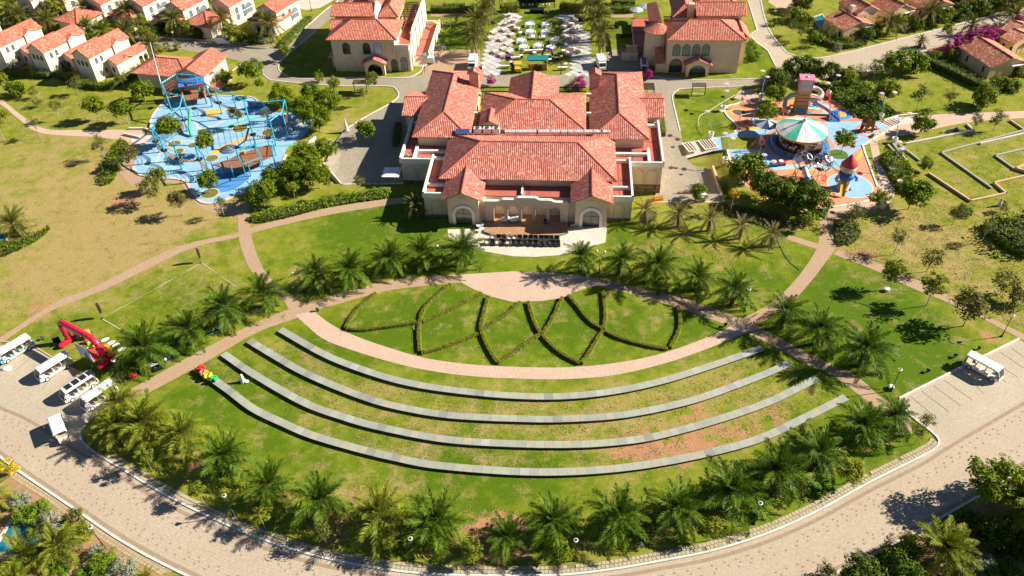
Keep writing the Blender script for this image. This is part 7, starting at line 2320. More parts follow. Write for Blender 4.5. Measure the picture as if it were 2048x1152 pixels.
mb = MB(); mb.add([(-.9,-.8,.1),(.9,-.8,.1),(.9,1.2,1.5),(-.9,1.2,1.5)]); mb.add([(-.9,-.8,0),(-.9,1.2,1.4),(.9,1.2,1.4),(.9,-.8,0)]); mb.b2(-.9,.9,1.05,1.2,0,1.4); mb.build('ramp',BLUE,t)
for x in (-1,1):
 mb = MB(); mb.tube([(x,-.8,0),(x,1.2,2.3)],.06,6); mb.build('side_pole',RED,t)
for i,(x,y,z) in enumerate(((-.4,-.3,.5),(.3,.1,.8),(-.2,.5,1.1),(.4,.8,1.3))):
 mb = MB(); mb.ball((x,y,z),.13,.13,.09,7,4); mb.build('hold',(YELLOW,RED,WHITE,GREEN)[i],t,True)
# timber animal-shaped climber with a red slide
p = G(1733,262)
t = thing('wooden_climber','brown timber climber with pointed ears and a red slide right of the carousel','wooden climber',(p.x,p.y,0),R(8))
prof = [(-1.0,0),(-.9,2.4),(-.75,3.4),(-.45,2.9),(.45,2.9),(.75,3.4),(.9,2.4),(1.0,0),(.55,0),(.4,1.3),(-.4,1.3),(-.55,0)]
for y in (-.7,.8):
 mb = MB()
 tris = tessellate_polygon([[Vector((a,b,0)) for a,b in prof]])
 for tr_ in tris:
  mb.add([(prof[k][0],y,prof[k][1]) for k in tr_]); mb.add([(prof[k][0],y + .14,prof[k][1]) for k in reversed(tr_)])
 for i in range(len(prof)):
  a,b = prof[i],prof[(i + 1) % len(prof)]
  mb.add([(a[0],y,a[1]),(b[0],y,b[1]),(b[0],y + .14,b[1]),(a[0],y + .14,a[1])])
 mb.build('timber_panel',M('climber_wood',(.24,.12,.05),.75,.25),t)
mb = MB(); mb.b2(-.9,.9,-.55,.8,1.3,1.4); mb.build('platform',WOOD_D,t)
for s,e in ((-1,(-2.4,-.9)),(1,(2.6,.2))):
 mb = MB()
 rows = []
 for k in range(4):
  q = k/3
  x,y,z = s*.8 + (e[0] - s*.8)*q,.1 + (e[1] - .1)*q,1.3*(1 - q) ** 1.3 + .18
  rows.append([(x,y - .4,z + .2),(x,y - .35,z),(x,y + .35,z),(x,y + .4,z + .2)])
 mb.grid(rows); mb.build('slide',RED,t,True)
for k in range(3):
 mb = MB(); mb.ball((.3 + .5*k,-2.0 + .2*k,.2),.42,.35,.28,8,5); mb.build('boulder',PALE,t,True)
# steps with brown treads
def stripes_steps(px0,px1,w,n,label):
 A,B = G(*px0),G(*px1)
 t = thing('steps',label,'steps',(A.x,A.y,0),ang(A,B))
 L = (B - A).length
 mb = MB(); mb.b2(-.15,L + .15,-w/2 - .2,w/2 + .2,-.1,.06); mb.build('landing',TRIM,t)
 for i in range(n):
  mb = MB(); mb.b2(L*(i + .25)/n,L*(i + .75)/n,-w/2,w/2,.0,.10 + .03*(i % 2)); mb.build('tread',M('tread_brown',(.20,.11,.06),.8,.15),t)
stripes_steps((1770,250),(1794,240),2.3,5,'pale steps with brown treads at the right end of the carousel playground')
stripes_steps((1372,295),(1388,292),3.0,3,'pale steps with brown treads from the lane to the right playground, lower flight')
stripes_steps((1404,290),(1428,286),3.2,5,'pale steps with brown treads from the lane to the right playground, upper flight')
flat([(1366,284),(1420,274),(1426,300),(1374,309)],.022,PALE,'landing',False)
flat([(1797,236),(1830,232),(1836,248),(1796,250)],.03,PALE,'ramp',False)
wall_line([(1768,243),(1796,234),(1832,231)],.25,.5,TRIM,'low white ramp wall at the top right of the carousel playground')
# white pots with curved flower lamps
LAV,PEACH = M('lamp_lilac',(.60,.46,.66),.5,.05),M('lamp_peach',(.78,.56,.42),.5,.05)
for (bx,by),tops,l in (((1445,222),((1453,168,1),(1454,182,0)),'on the lawn corner above the playground'),((1521,198),((1526,142,1),(1535,154,0)),'at the playground entrance by the dark trees'),((1421,275),((1444,222,1),(1415,223,0)),'beside the white steps'),((1449,326),((1450.5,267,0),(1466,277,1)),'left of the green-topped tree'),
        ((1655,192),((1677,151,0),(1656,166,1)),'between shrub bed and slide tower'),((1760,238),((1764,187,0),(1790,185,1)),'in front of the dark shrub bed end'),((1787,286),((1798,238,0),(1820,227,1)),'on the path by the ramp'),((1781,345),((1799,284,1),(1804,298,0)),'at the curved path beside the shrub bed'),((1764,416),((1768,366,0),(1800,362,1)),'at the bend of the curved path'),((1532,356),((1529,310,0),(1548,323,1)),'hidden behind the dark trees by the toy car')):
 p = G(bx,by)
 t = thing('flower_lamp','white pot lamp with two curved stalks %s' % l,'lamp',(p.x,p.y,0),0,'flower lamps in white pots')
 mb = MB(); mb.lathe([(.42,0),(.58,1.1),(.58,1.15),(.42,1.15),(.38,.9)],14,cap=False); mb.build('pot',TRIM,t,True)
 mb = MB(); mb.lathe([(.4,.9),(.01,.95)],10); mb.build('pot_soil',WOOD_D,t)
 for i,(tx,ty,c_) in enumerate(tops):
  h = 5.2 - .7*i
  e = G(tx,ty,h) - p
  mid = e*.5 + Vector((-e.y,e.x))*(.22 if i else -.12)
  mb = MB(); mb.tube([tuple(v) for v in catmull([Vector((0,0,.9)),Vector((e.x*.12,e.y*.12,2.2)),Vector((mid.x,mid.y,h*.72)),Vector((e.x,e.y,h))],.5)],.05,6); st_ = mb.build('stalk',M('stalk_green',(.20,.38,.33),.5,.1),t,True)
  mb = MB()
  for k in range(8):
   a = k*math.pi/4
   mb.box(e.x + .34*math.cos(a),e.y + .34*math.sin(a),h + .05,.32,.24,.05,a)
  mb.lathe([(.28,0),(.25,.12),(.01,.14)],10,(e.x,e.y,h)); mb.build('flower_head',PEACH if c_ else LAV,st_)
# parasol, rope pyramid, swing, toy cars
p = G(1530,268)
t = thing('parasol','large navy and grey panelled parasol left of the carousel','parasol',(p.x,p.y,0))
mb = MB(); mb.tube([(0,0,0),(0,0,3.2)],.07,6); mb.build('pole',STEEL,t)
for k in range(8):
 a0,a1 = k*math.pi/4,(k + 1)*math.pi/4
 mb = MB(); mb.add([(2.3*math.cos(a0),2.3*math.sin(a0),2.3),(2.3*math.cos(a1),2.3*math.sin(a1),2.3),(0,0,3.2)]); mb.add([(2.3*math.cos(a1),2.3*math.sin(a1),2.25),(2.3*math.cos(a0),2.3*math.sin(a0),2.25),(0,0,3.15)])
 mb.build('canopy_panel',M('parasol_navy',(.03,.05,.14),.7,.1) if k % 2 else M('parasol_light',(.48,.55,.60),.7,.08),t)
p = G(1516,300)
t = thing('rope_pyramid','purple and orange rope pyramid on the shaded part of the right playground','rope pyramid',(p.x,p.y,0))
mb = MB(); mb.tube([(0,0,0),(0,0,3.6)],.08,6); mb.build('mast',STEEL,t)
for k in range(8):
 a0,a1 = k*math.pi/4,(k + 1)*math.pi/4
 mb = MB()
 mb.tube([(0,0,3.5),(1.9*math.cos(a0),1.9*math.sin(a0),.1)],.035,4)
 for q in (.25,.5,.75,.95):
  mb.tube([(1.9*q*math.cos(a0),1.9*q*math.sin(a0),3.5 - 3.4*q),(1.9*q*math.cos(a1),1.9*q*math.sin(a1),3.5 - 3.4*q)],.03,4)
 mb.build('rope_side',M('rope_violet',(.28,.10,.26),.8,.2) if k % 2 else M('rope_orange',(.52,.18,.10),.8,.2),t)
for (a,b,l) in (((1477,252),(1505,247),'orange swing set at the left edge of the coral surface'),((1560,238),(1549,222),'orange swing set between the tree and the slide tower')):
 A,B = G(*a),G(*b)
 t = thing('swing_set',l,'swing set',(A.x,A.y,0),ang(A,B),'orange swing sets')
 L = (B - A).length
 mb = MB(); mb.tube([(0,0,2.5),(L,0,2.5)],.07,6); mb.build('top_bar',TRIM,t)
 for x in (0,L):
  for y in (-.8,.8):
   mb = MB(); mb.tube([(x,y,0),(x,0,2.5)],.06,6); mb.build('leg',ORANGE,t)
 mb = MB(); mb.b2(L/2 - .3,L/2 + .3,-.15,.15,.5,.56); mb.tube([(L/2 - .28,0,.55),(L/2 - .28,0,2.5)],.02,4); mb.tube([(L/2 + .28,0,.55),(L/2 + .28,0,2.5)],.02,4); mb.build('seat',BLACK,t)
p = G(1482,216)
t = thing('toy_tower','small orange lattice toy tower in the flower bed at the playground entrance','toy tower',(p.x,p.y,0))
for k in range(4):
 a = .8 + k*math.pi/2
 mb = MB(); mb.tube([(.6*math.cos(a),.6*math.sin(a),0),(.15*math.cos(a),.15*math.sin(a),2.0)],.05,5); mb.build('leg',ORANGE,t)
mb = MB(); mb.ball((0,0,2.2),.35,.35,.35,9,6); mb.build('ball',ORANGE,t,True)
def toy_car(px,py,mat,label,rz=0.1):
 p = G(px,py)
 t = thing('toy_car',label,'toy car',(p.x,p.y,0),rz,'ride-on toy cars')
 mb = MB(); mb.prism([(-.75,-.42),(.75,-.42),(.9,0),(.75,.42),(-.75,.42)],.2,.62); mb.build('body',mat,t)
 mb = MB(); mb.b2(-.5,.25,-.36,.36,.62,1.0); mb.build('cabin',TRIM,t)
 for x in (-.5,.5):
  for y in (-.42,.42):
   mb = MB(); mb.lathe([(.2,-.07),(.2,.07)],10); o = mb.build('wheel',TYRE,t); o.location,o.rotation_euler = (x,y,.2),(R(90),0,0)
toy_car(1562,330,RED,'red toy car parked below the carousel')
toy_car(1547,332,BLUE,'blue toy car at the tree edge below the carousel')
for x,y,l in ((1612,235,'dark see-saw bench on the coral surface above the carousel'),(1620,224,'brown see-saw bench by the slide tower')):
 p = G(x,y)
 t = thing('see_saw',l,'see-saw',(p.x,p.y,0),R(-5))
 mb = MB(); mb.b2(-.9,.9,-.14,.14,.5,.6); mb.build('plank',WOOD_D if x < 1615 else WOOD,t)
 for q in (-.35,.35):
  mb = MB(); mb.tube([(q,0,0),(q*.6,0,.5)],.05,5); mb.build('leg',STEEL,t)
# low garden walls and steps at the right
GWL = M('mossy_wall',(.36,.37,.27),.9,.2)
for px,w,h,m,l in (([(2070,256),(1882,307),(1981,377)],.35,.35,GWL,'long grey-green low wall with a corner on the right lawn'),([(2070,294),(1990,313),(2027,339)],.35,.35,GWL,'short grey-green low wall with a corner near the right edge'),([(1857,349),(1940,404),(2011,389),(1987,368),(2070,349)],.3,.45,WALL_O,'ochre low wall stepping across the dry lawn at the right'),([(2070,352),(2030,340),(2070,325)],.3,.6,WALL_O,'ochre wall corner at the right edge'),
        ([(1813,289),(1946,263),(1934,251)],.4,.4,PALE,'pale low wall below the ramp path'),([(1961,289),(2070,264)],.4,.4,PALE,'pale low wall at the right edge above the lawns'),([(1884,266),(1912,258),(1920,266)],.25,.45,GWL,'dark edged planting box below the ramp path'),([(2020,243),(2048,262)],.3,.4,WALL_O,'short tan wall end near the right edge of the path')):
 wall_line(px,w,h,m,l,group='low garden walls on the right')
for i,(a,b) in enumerate((((1776,292),(1800,318)),((1786,290),(1812,322)),((1798,291),(1838,322)))):
 wall_line([a,b],.35,.35,GWL,'grey kerb of the sunken planting steps, %s from the curved path' % ORD[i],'kerb_wall','kerb','kerbs of the planting steps')
# ------------------------------------------------------------------ tea garden: slab paving, tables and chairs
def in_poly(p,P):
 r,j = False,len(P) - 1
 for i in range(len(P)):
  a,b = P[i],P[j]
  if (a.y > p.y) != (b.y > p.y) and p.x < (b.x - a.x)*(p.y - a.y)/(b.y - a.y) + a.x:
   r = not r
  j = i
 return r
SLABM = [M('garden_slab_a',(.50,.48,.47),.85,.12,1.5),M('garden_slab_b',(.42,.41,.41),.85,.12,1.5),M('garden_slab_c',(.56,.53,.50),.85,.12,1.5)]
for poly in ([(1003,27),(1038,25),(1040,42),(1022,62),(1026,84),(1014,108),(1000,130),(1008,150),(963,150),(968,118),(972,90),(986,62),(1002,40)],[(1112,33),(1128,25),(1166,28),(1160,50),(1178,70),(1184,112),(1190,150),(1134,150),(1146,124),(1130,104),(1122,70),(1130,50)]):
 P = [G(*q) for q in poly]
 base = patch('garden_paving',P,.010,M('joint_moss',(.20,.19,.08),.95,.3,2.0),0)
 c = sum(P,Vector((0,0)))/len(P)
 mb = MB(); mb.box(0,0,0,1.42,1.42,.07)
 ms = [mb.mesh('slab',m) for m in SLABM]
 for i in range(-24,25):
  for j in range(-24,25):
   u,v = i*1.55,j*1.55
   a = YAW + R(45)
   q = c + Vector((u*math.cos(a) - v*math.sin(a),u*math.sin(a) + v*math.cos(a)))
   if in_poly(q,P):
    place('slab',ms[rnd.choice((0,0,1,2))],base,(q.x,q.y,.03 + rnd.uniform(-.006,.006)),a + rnd.uniform(-.02,.02))
def rtab():
 mb = MB(); mb.lathe([(.98,.0),(.96,.55),(.94,.74),(.92,.76)],20); return mb.mesh('table',CLOTH,False)
def ltab(w,d):
 mb = MB(); mb.b2(-w/2,w/2,-d/2,d/2,.70,.76); return mb.mesh('table_top',CLOTH)
def lskirt(w,d):
 mb = MB(); mb.b2(-w/2 + .06,w/2 - .06,-d/2 + .06,d/2 - .06,.25,.70)
 return mb.mesh('cloth_skirt',M('skirt_beige',(.62,.50,.38),.9,.15))
def legs(w,d):
 mb = MB()
 for x in (-1,1):
  for y in (-1,1):
   mb.tube([(x*(w/2 - .1),y*(d/2 - .1),0),(x*(w/2 - .1),y*(d/2 - .1),.7)],.03,4)
 return mb.mesh('table_legs',STEEL)
def chair_small(mat):
 mb = MB()
 mb.b2(-.22,.22,-.22,.22,.40,.46)
 mb.b2(-.22,.22,.19,.24,.46,.92)
 for x in (-.19,.19):
  for y in (-.19,.19):
   mb.b2(x - .02,x + .02,y - .02,y + .02,0,.40)
 return mb.mesh('chair',mat)
RT,CHW,CHB = rtab(),chair_small(WHITE),chair_small(M('chair_beige',(.56,.40,.26),.7,.1))
CHD = chair_small(M('chair_black',(.03,.03,.03),.6,.2))
LM = {k: (ltab(*k),lskirt(*k),legs(*k)) for k in ((2.0,.95),(1.4,.9),(.8,.8),(2.2,.6))}
def seat(x,y,rz,me,lab,grp):
 tag(place('chair',me,None,(x,y,.0),rz),lab,'chair',grp)
def round_set(px,py,where):
 p = G(px,py + 4)
 t = thing('round_table','round table under a white cloth, %s' % where,'table',(p.x,p.y,0),0,'round tables on the tea garden lawn')
 place('tablecloth',RT,t)
 mb = MB(); mb.lathe([(.10,.76),(.13,.80),(.05,.92)],8); mb.build('centrepiece',BAND,t)
 for k in range(5):
  a = -2.6 + k*1.05 + .2
  if k == 4:
   a = 1.3
  seat(p.x + 1.25*math.cos(a),p.y + 1.25*math.sin(a),a - math.pi/2,CHW,'%s white chair at round table %s' % (('near left','near','near right','right','far')[k],where),'white chairs of the tea garden')
for x,y,w in ((1058,48,'farthest left on the lawn'),(1091,48,'farthest right on the lawn'),(1059,63,'left in the second row from the hedge'),(1090,63,'right in the second row from the hedge'),(1041,81,'at the left lawn edge beside the slabs'),(1108.6,80,'at the right lawn edge by the palm shade'),(1075,91,'in the middle, largest of the round ones'),(1046,94,'at the lower left, before the long tables'),(1100,95,'at the lower right behind the purple arch')):
 round_set(x,y,w)
def long_set(px,py,k,rz,where,chairs=4,mat=None,cm=None,grp='long tables of the tea garden'):
 p = G(px,py + 3)
 w,d = k
 t = thing('table','%s table %s' % ('white clothed' if mat is None else 'purple clothed',where),'table',(p.x,p.y,0),rz,grp)
 a,b,c = LM[k]
 o = place('table_top',a,t)
 if mat:
  mb = MB(); mb.b2(-w/2,w/2,-d/2,d/2,.02,.762); o.data = mb.mesh('table_top',mat)
 else:
  place('cloth_skirt',b,t)
 place('table_legs',c,t)
 for i in range(chairs):
  s = 1 if i % 2 else -1
  f = (-.25,.25)[i // 2 % 2]*w if chairs > 2 else 0
  lx,ly = f,s*(d/2 + .3)
  x = p.x + lx*math.cos(rz) - ly*math.sin(rz)
  y = p.y + lx*math.sin(rz) + ly*math.cos(rz)
  seat(x,y,rz + (0 if s > 0 else math.pi),cm or CHB,'%s %s chair at table %s' % (('near left','far left','near right','far right')[i],'beige' if cm in (None,CHB) else 'black' if cm == CHD else 'white',where),'chairs at the long tables of the tea garden')
LS = R(32)
WL = ['farthest up on the left slabs','second from the top on the left slabs, outer','second from the top on the left slabs, inner','third from the top at the slab edge','on the lawn edge right of the top left tables','half way up at the left lawn edge','long one at the outer left, half way up','left of the leftmost round table','below the outer left long one, beside the palm','long one in the middle of the left slabs','below the middle left one, at the lawn','lower left slabs, inner column','lower left slabs, outer column','lower left, lawn side','lower left, lowest but one','lowest of the left slabs']
for i,(x,y,k,a) in enumerate(((1019,30,(.8,.8),0),(1018,44,(.8,.8),.2),(1027,41.5,(1.4,.9),-.3),(1011,48,(.8,.8),.2),(1034,57.6,(1.4,.9),-.35),(1025.5,52,(.8,.8),0),(1009,59.6,(1.4,.9),LS),(1023.6,70,(1.4,.9),LS),(987,65.4,(1.4,.9),LS),(1005,78,(2.0,.95),LS),(980.6,76,(1.4,.9),LS),(1015,89,(1.4,.9),LS),(1007,98,(1.4,.9),LS),(991,103.5,(1.4,.9),LS),(1020.7,103.5,(1.4,.9),LS),(1004,110,(1.4,.9),LS))):
 long_set(x,y,k,a,WL[i],4 if k[0] > 1 else 2)
WR = ['at the top right in the sun','second on the right slabs, in palm shade','at the lawn edge of the right slabs','third on the right slabs in the shade','at the lawn edge, half way down the right','in the deep shade half way down the right','under the right palms, half way down','beside the purple arch on the right','lower right slabs in the shade','lowest right, beside the palm trunk','lower right at the lawn, sunlit','lower right, second from the lawn']
for i,(x,y,k,a) in enumerate(((1151,40.5,(1.4,.9),-LS),(1142.5,49,(1.4,.9),-LS),(1127,54,(1.4,.9),-LS),(1147,61.5,(2.0,.95),-LS),(1129,72,(1.4,.9),-LS),(1140.5,75.7,(1.4,.9),-LS),(1153,81,(1.4,.9),-LS),(1133,91,(.8,.8),0),(1145,96.7,(1.4,.9),-LS),(1159,101.6,(1.4,.9),-LS),(1129,103.5,(1.4,.9),-LS),(1139.5,108.4,(1.4,.9),-LS))):
 long_set(x,y,k,a,WR[i],4 if k[0] > 1 else 2)
for x,y,k,a,w,n,m,c_ in ((1066,75,(1.4,.9),R(88),'small upright one left of the lawn centre',4,None,CHW),(1087,75,(1.4,.9),R(88),'small upright one right of the lawn centre',4,None,CHW),(1041,67,(.8,.8),0,'tiny one alone on the lawn left',1,None,CHW),(1058,103,(2.2,.6),0,'narrow one left of the purple arch, outer',0,None,None),(1077,102,(2.2,.6),0,'narrow one next to the purple arch',0,None,None),(1069,107,(.8,.8),.3,'square one behind the market stall',2,None,CHB),(1095,111,(.8,.8),0,'square one under the purple arch',1,None,CHD),(1112.5,116.5,(.8,.8),.1,'square one right of the market stall',4,None,CHD),(1100,121,(.8,.8),.2,'small one among the black chairs by the stall',4,None,CHD),(1131,130,(.8,.8),0,'small square one by the lower right lamp',0,None,None),(1125,137,(2.2,.6),0,'narrow one by the lower right lamp',0,None,None),
        (1019,114,(2.0,.95),.1,'in the lower left corner of the lawn',0,PURPLE,None),(1031,116.5,(2.2,.6),.05,'narrow one right of the purple table',0,None,None),(1042.6,112.6,(.8,.8),.2,'square one right of the purple table',2,None,CHD),(1022.7,126,(.8,.8),0,'small one left of the yellow kiosk',1,None,CHD),(1010,134,(2.2,.6),0,'narrow one at the lower left corner of the lawn',0,None,None),(961,136,(.8,.8),0,'small dark one beside the left white truck',0,PURPLE,None)):
 long_set(x,y,k,a,w,n,m,c_)
# market stall, kiosk, stage box, balloon arch, garden pavilion
p = G(1075,139)
t = thing('market_stall','market stall with a teal awning and timber sides at the foot of the tea garden','market stall',(p.x,p.y,0),YAW)
for s in (-1,1):
 for i in range(4):
  mb = MB(); mb.b2(s*1.55 - .55,s*1.55 + .55,-.5,-.42,.1 + i*.36,.1 + i*.36 + .34); mb.build('side_board',WOOD,t)
 mb = MB(); mb.b2(s*2.2 - .06,s*2.2 + .06,-.5,.9,0,2.2); mb.build('post',ORANGE,t)
mb = MB(); mb.b2(-1.0,1.0,-.3,.9,.1,.9); mb.build('counter',WOOD_D,t)
mb = MB(); mb.add([(-2.5,.2,2.25),(2.5,.2,2.25),(2.5,1.6,2.75),(-2.5,1.6,2.75)]); mb.add([(-2.5,.2,2.15),(-2.5,1.6,2.65),(2.5,1.6,2.65),(2.5,.2,2.15)]); mb.add([(-2.5,.2,1.95),(2.5,.2,1.95),(2.5,.2,2.25),(-2.5,.2,2.25)]); mb.build('awning',M('awning_teal',(.01,.22,.24),.7,.1),t)
for i in range(7):
 mb = MB(); mb.ball((-.8 + i*.26,.1,1.0),.12,.12,.14,7,4); mb.build('jar',(WHITE,RED,ORANGE,PURPLE)[i % 4],t,True)
p = G(1036,143)
t = thing('kiosk','small yellow kiosk cart with an open side left of the market stall','kiosk',(p.x,p.y,0),YAW)
mb = MB(); mb.b2(-.75,.75,-.8,.6,.25,1.0); mb.build('counter',YELLOW,t)
for x in (-.72,.72):
 mb = MB(); mb.b2(x - .04,x + .04,.5,.58,1.0,2.1); mb.b2(x - .04,x + .04,-.75,-.67,1.0,2.1); mb.build('post',YELLOW,t)
mb = MB(); mb.b2(-.85,.85,-.9,.8,2.1,2.2); mb.build('kiosk_roof',YELLOW,t)
mb = MB(); mb.b2(-1.5,-.8,-.7,.3,.0,1.7); mb.build('black_board',BLACK,t)
for x in (-.6,.6):
 mb = MB(); mb.lathe([(.22,-.05),(.22,.05)],10); o = mb.build('wheel',TYRE,t); o.location,o.rotation_euler = (x,-.8,.22),(R(90),0,0)
p = G(1074,25)
t = thing('stage_box','flat black stage on the lawn in front of the garden pavilion','stage',(p.x,p.y,0),YAW)
mb = MB(); mb.b2(-1.9,1.9,-.75,.75,.85,.95); mb.build('top',BLACK,t)
mb = MB(); mb.b2(-1.8,1.8,-.65,.65,0,.85); mb.build('skirt',M('black_cloth',(.012,.012,.014),.95,.2),t)
p = G(1091,27)
t = thing('loudspeaker','small black loudspeaker beside the flat stage','loudspeaker',(p.x,p.y,0))
mb = MB(); mb.b2(-.3,.3,-.25,.25,0,.7); mb.build('cabinet',BLACK,t)
mb = MB(); mb.lathe([(.05,0),(.2,.04),(.2,.0)],10); o = mb.build('cone',STEEL,t); o.location,o.rotation_euler = (0,-.26,.4),(R(90),0,0)
p = G(1072,14)
t = thing('pavilion','long dark garden pavilion with a plank roof at the top of the tea garden','pavilion',(p.x,p.y,0),YAW)
for i in range(18):
 mb = MB(); mb.b2(-5.0 + i*.56,-5.0 + i*.56 + .5,-.4,3.6,3.0,3.1); mb.build('roof_plank',M('plank_grey%d' % (i % 3),((.20,.13,.12),(.27,.18,.15),(.16,.10,.11))[i % 3],.8,.15),t)
for x in (-4.9,-2.4,0,2.4,4.9):
 mb = MB(); mb.b2(x - .1,x + .1,-.3,-.1,0,3.0); mb.build('post',WOOD_D,t)
mb = MB(); mb.b2(-5,5,3.3,3.5,0,3.0); mb.build('back_wall',M('pavilion_dark',(.03,.05,.03),.9,.3),t)
for i in range(9):
 mb = MB(); mb.ball((-3.4 + i*.85,.0,.6),.28,.22,.4,8,5); o = mb.build('hanging_pot',(WHITE,M('pot_blue',(.20,.32,.42),.5,.1))[i % 3 == 1],t,True)
p = G(1095,112)
t = thing('balloon_arch','dark purple balloon arch over a table on the tea garden lawn','balloon arch',(p.x,p.y,0),YAW)
for i in range(26):
 a = math.pi*i/25
 mb = MB(); mb.ball((1.25*math.cos(a) + rnd.uniform(-.1,.1),rnd.uniform(-.15,.15),1.75*math.sin(a) + .2),.24,.24,.27,7,5); mb.build('balloon',(PURPLE,BLACK,M('violet_balloon',(.10,.02,.22),.35,.1))[i % 3],t,True)
p = G(873,66)
t = thing('garden_swing','yellow timber A-frame swing on the lawn beside the left villa','swing',(p.x,p.y,0),R(38))
for y in (-.9,.9):
 for x in (-1.3,1.3):
  mb = MB(); mb.tube([(x,y,0),(x*.1,y,2.7)],.08,6); mb.build('leg',M('pale_yellow',(.72,.55,.22),.6,.1),t)
for i in range(4):
 mb = MB(); mb.b2(-.35 + i*.18,-.35 + i*.18 + .14,-1.1,1.1,2.7,2.78); mb.build('top_slat',MATS['pale_yellow'],t)
p = G(893,54)
t = thing('football_goal','small white football goal on the left villa lawn','goal',(p.x,p.y,0),YAW)
for q in ([(-1,0,0),(-1,0,1.5)],[(1,0,0),(1,0,1.5)],[(-1,0,1.5),(1,0,1.5)],[(-1,0,1.5),(-1,.8,0)],[(1,0,1.5),(1,.8,0)]):
 mb = MB(); mb.tube(q,.05,5); mb.build('bar',TRIM,t)
# ------------------------------------------------------------------ terrace chairs and things on the patio
def lounge(mat,cush):
 a,b,c,d = MB(),MB(),MB(),MB()
 a.b2(-.42,.42,-.42,.36,.12,.36)
 b.box(0,.40,.58,.84,.12,.62,0,0,R(-12))
 for x in (-.42,.42):
  c.b2(x - .07,x + .07,-.42,.40,.05,.58)
 d.b2(-.34,.34,-.36,.32,.361,.46)
 return [('seat',a.mesh('seat',mat)),('backrest',b.mesh('backrest',mat)),('armrest',c.mesh('armrest',mat)),('cushion',d.mesh('cushion',cush))]
WICK = M('dark_wicker',(.085,.07,.055),.85,.3,8.0)
WICK2 = M('grey_wicker',(.22,.18,.14),.85,.25,8.0)
LC1,LC2 = lounge(WICK,BLACK),lounge(WICK2,M('cushion_white',(.6,.55,.5),.8,.1))
row1 = [986,997,1007.5,1019,1029.5,1039,1050,1061,1071,1082,1092,1102,1113]
row2 = [975,985.5,995,1006,1017,1026,1037,1049,1060,1071,1082,1093,1105,1115]
for r,(row,y,nm) in enumerate(((row1,481,'back'),(row2,490,'front'))):
 for i,x in enumerate(row):
  p = G(x,y + (x - 1050)*.02)
  t = thing('terrace_chair','dark wicker terrace chair, %s from the left in the %s row before the stage' % (ORD[i],nm),'armchair',(p.x,p.y,.03),YAW + rnd.uniform(-.35,.35) + (0 if r else .1),'wicker chairs packed on the clubhouse patio')
  for k,me in (LC2 if (i in (0,3,4) and r == 0) or (r == 1 and i in (0,2,4)) else LC1):
   place(k,me,t)
for i,(x,y) in enumerate(((957,450),(964,447.5),(963.5,456))):
 p = G(x,y,.8)
 t = thing('side_table','small round white side table left of the stage, %s' % ('nearest the pavilion','nearest the arcade','nearest the patio')[i],'table',(p.x,p.y,0),0,'round white tables left of the stage')
 mb = MB(); mb.lathe([(.42,.70),(.42,.76),(.01,.76)],16); mb.build('table_top',WHITE,t)
 mb = MB(); mb.lathe([(.25,0),(.05,.05),(.05,.7)],8); mb.build('stand',STEEL,t)
p = G(1145,455)
t = thing('folded_table','grey folded table leaning in the corner right of the stage','table',(p.x,p.y,0),YAW)
mb = MB(); mb.b2(-.4,.4,-.3,.3,.55,.6); mb.build('table_top',STEEL,t)
for x in (-.35,.35):
 mb = MB(); mb.b2(x - .03,x + .03,-.25,.25,0,.55); mb.build('leg',STEEL,t)
for x,y,l in ((1010,441,'white wrapped furniture under the left arches of the arcade'),(1028,441,'white wrapped furniture under the second arch of the arcade')):
 p = G(x,y,.35)
 mb = MB(); mb.ball((0,0,.3),.9,.6,.35,10,6)
 mb.ball((.5,.2,.3),.5,.5,.4,9,5)
 tag(mb.build('wrapped_furniture',CLOTH,None,True,(p.x,p.y,.33)),l,'covered furniture')
p = G(1090.5,446,.35)
t = thing('loudspeaker','black loudspeaker at the right arch of the arcade','loudspeaker',(p.x,p.y,.33))
mb = MB(); mb.b2(-.25,.25,-.25,.25,0,.75); mb.build('cabinet',BLACK,t)
mb = MB(); mb.lathe([(.03,0),(.18,.03)],10); o = mb.build('cone',STEEL,t); o.location,o.rotation_euler = (0,-.26,.35),(R(90),0,0)
p = GT(786,364)
t = thing('parasol','square white parasol in the shade of the clubhouse left wing','parasol',(p.x,p.y,p.z),YAW)
mb = MB(); mb.tube([(0,0,0),(0,0,2.5)],.06,6); mb.build('pole',STEEL,t)
mb = MB()
for i in range(4):
 a,b = i*math.pi/2 + math.pi/4,(i + 1)*math.pi/2 + math.pi/4
 q = 2.3
 mb.add([(q*math.cos(a),q*math.sin(a),2.2),(q*math.cos(b),q*math.sin(b),2.2),(.4*math.cos(b),.4*math.sin(b),2.75),(.4*math.cos(a),.4*math.sin(a),2.75)])
 mb.add([(q*math.cos(b),q*math.sin(b),2.15),(q*math.cos(a),q*math.sin(a),2.15),(0,0,2.65)])
mb.add([(.4*math.cos(i*math.pi/2 + math.pi/4),.4*math.sin(i*math.pi/2 + math.pi/4),2.8) for i in range(4)])
mb.build('canopy',WHITE,t)
p = GT(694,262)
t = thing('parasol','folded white parasol leaning at the left lane edge','parasol',(p.x,p.y,p.z))
mb = MB(); mb.lathe([(.42,.4),(.32,1.4),(.06,3.0)],8); mb.build('canopy',TRIM,t)
mb = MB(); mb.b2(-.5,.5,-.5,.5,0,.18); mb.tube([(0,0,.1),(0,0,3.1)],.04,5); mb.build('stand',PALE,t)
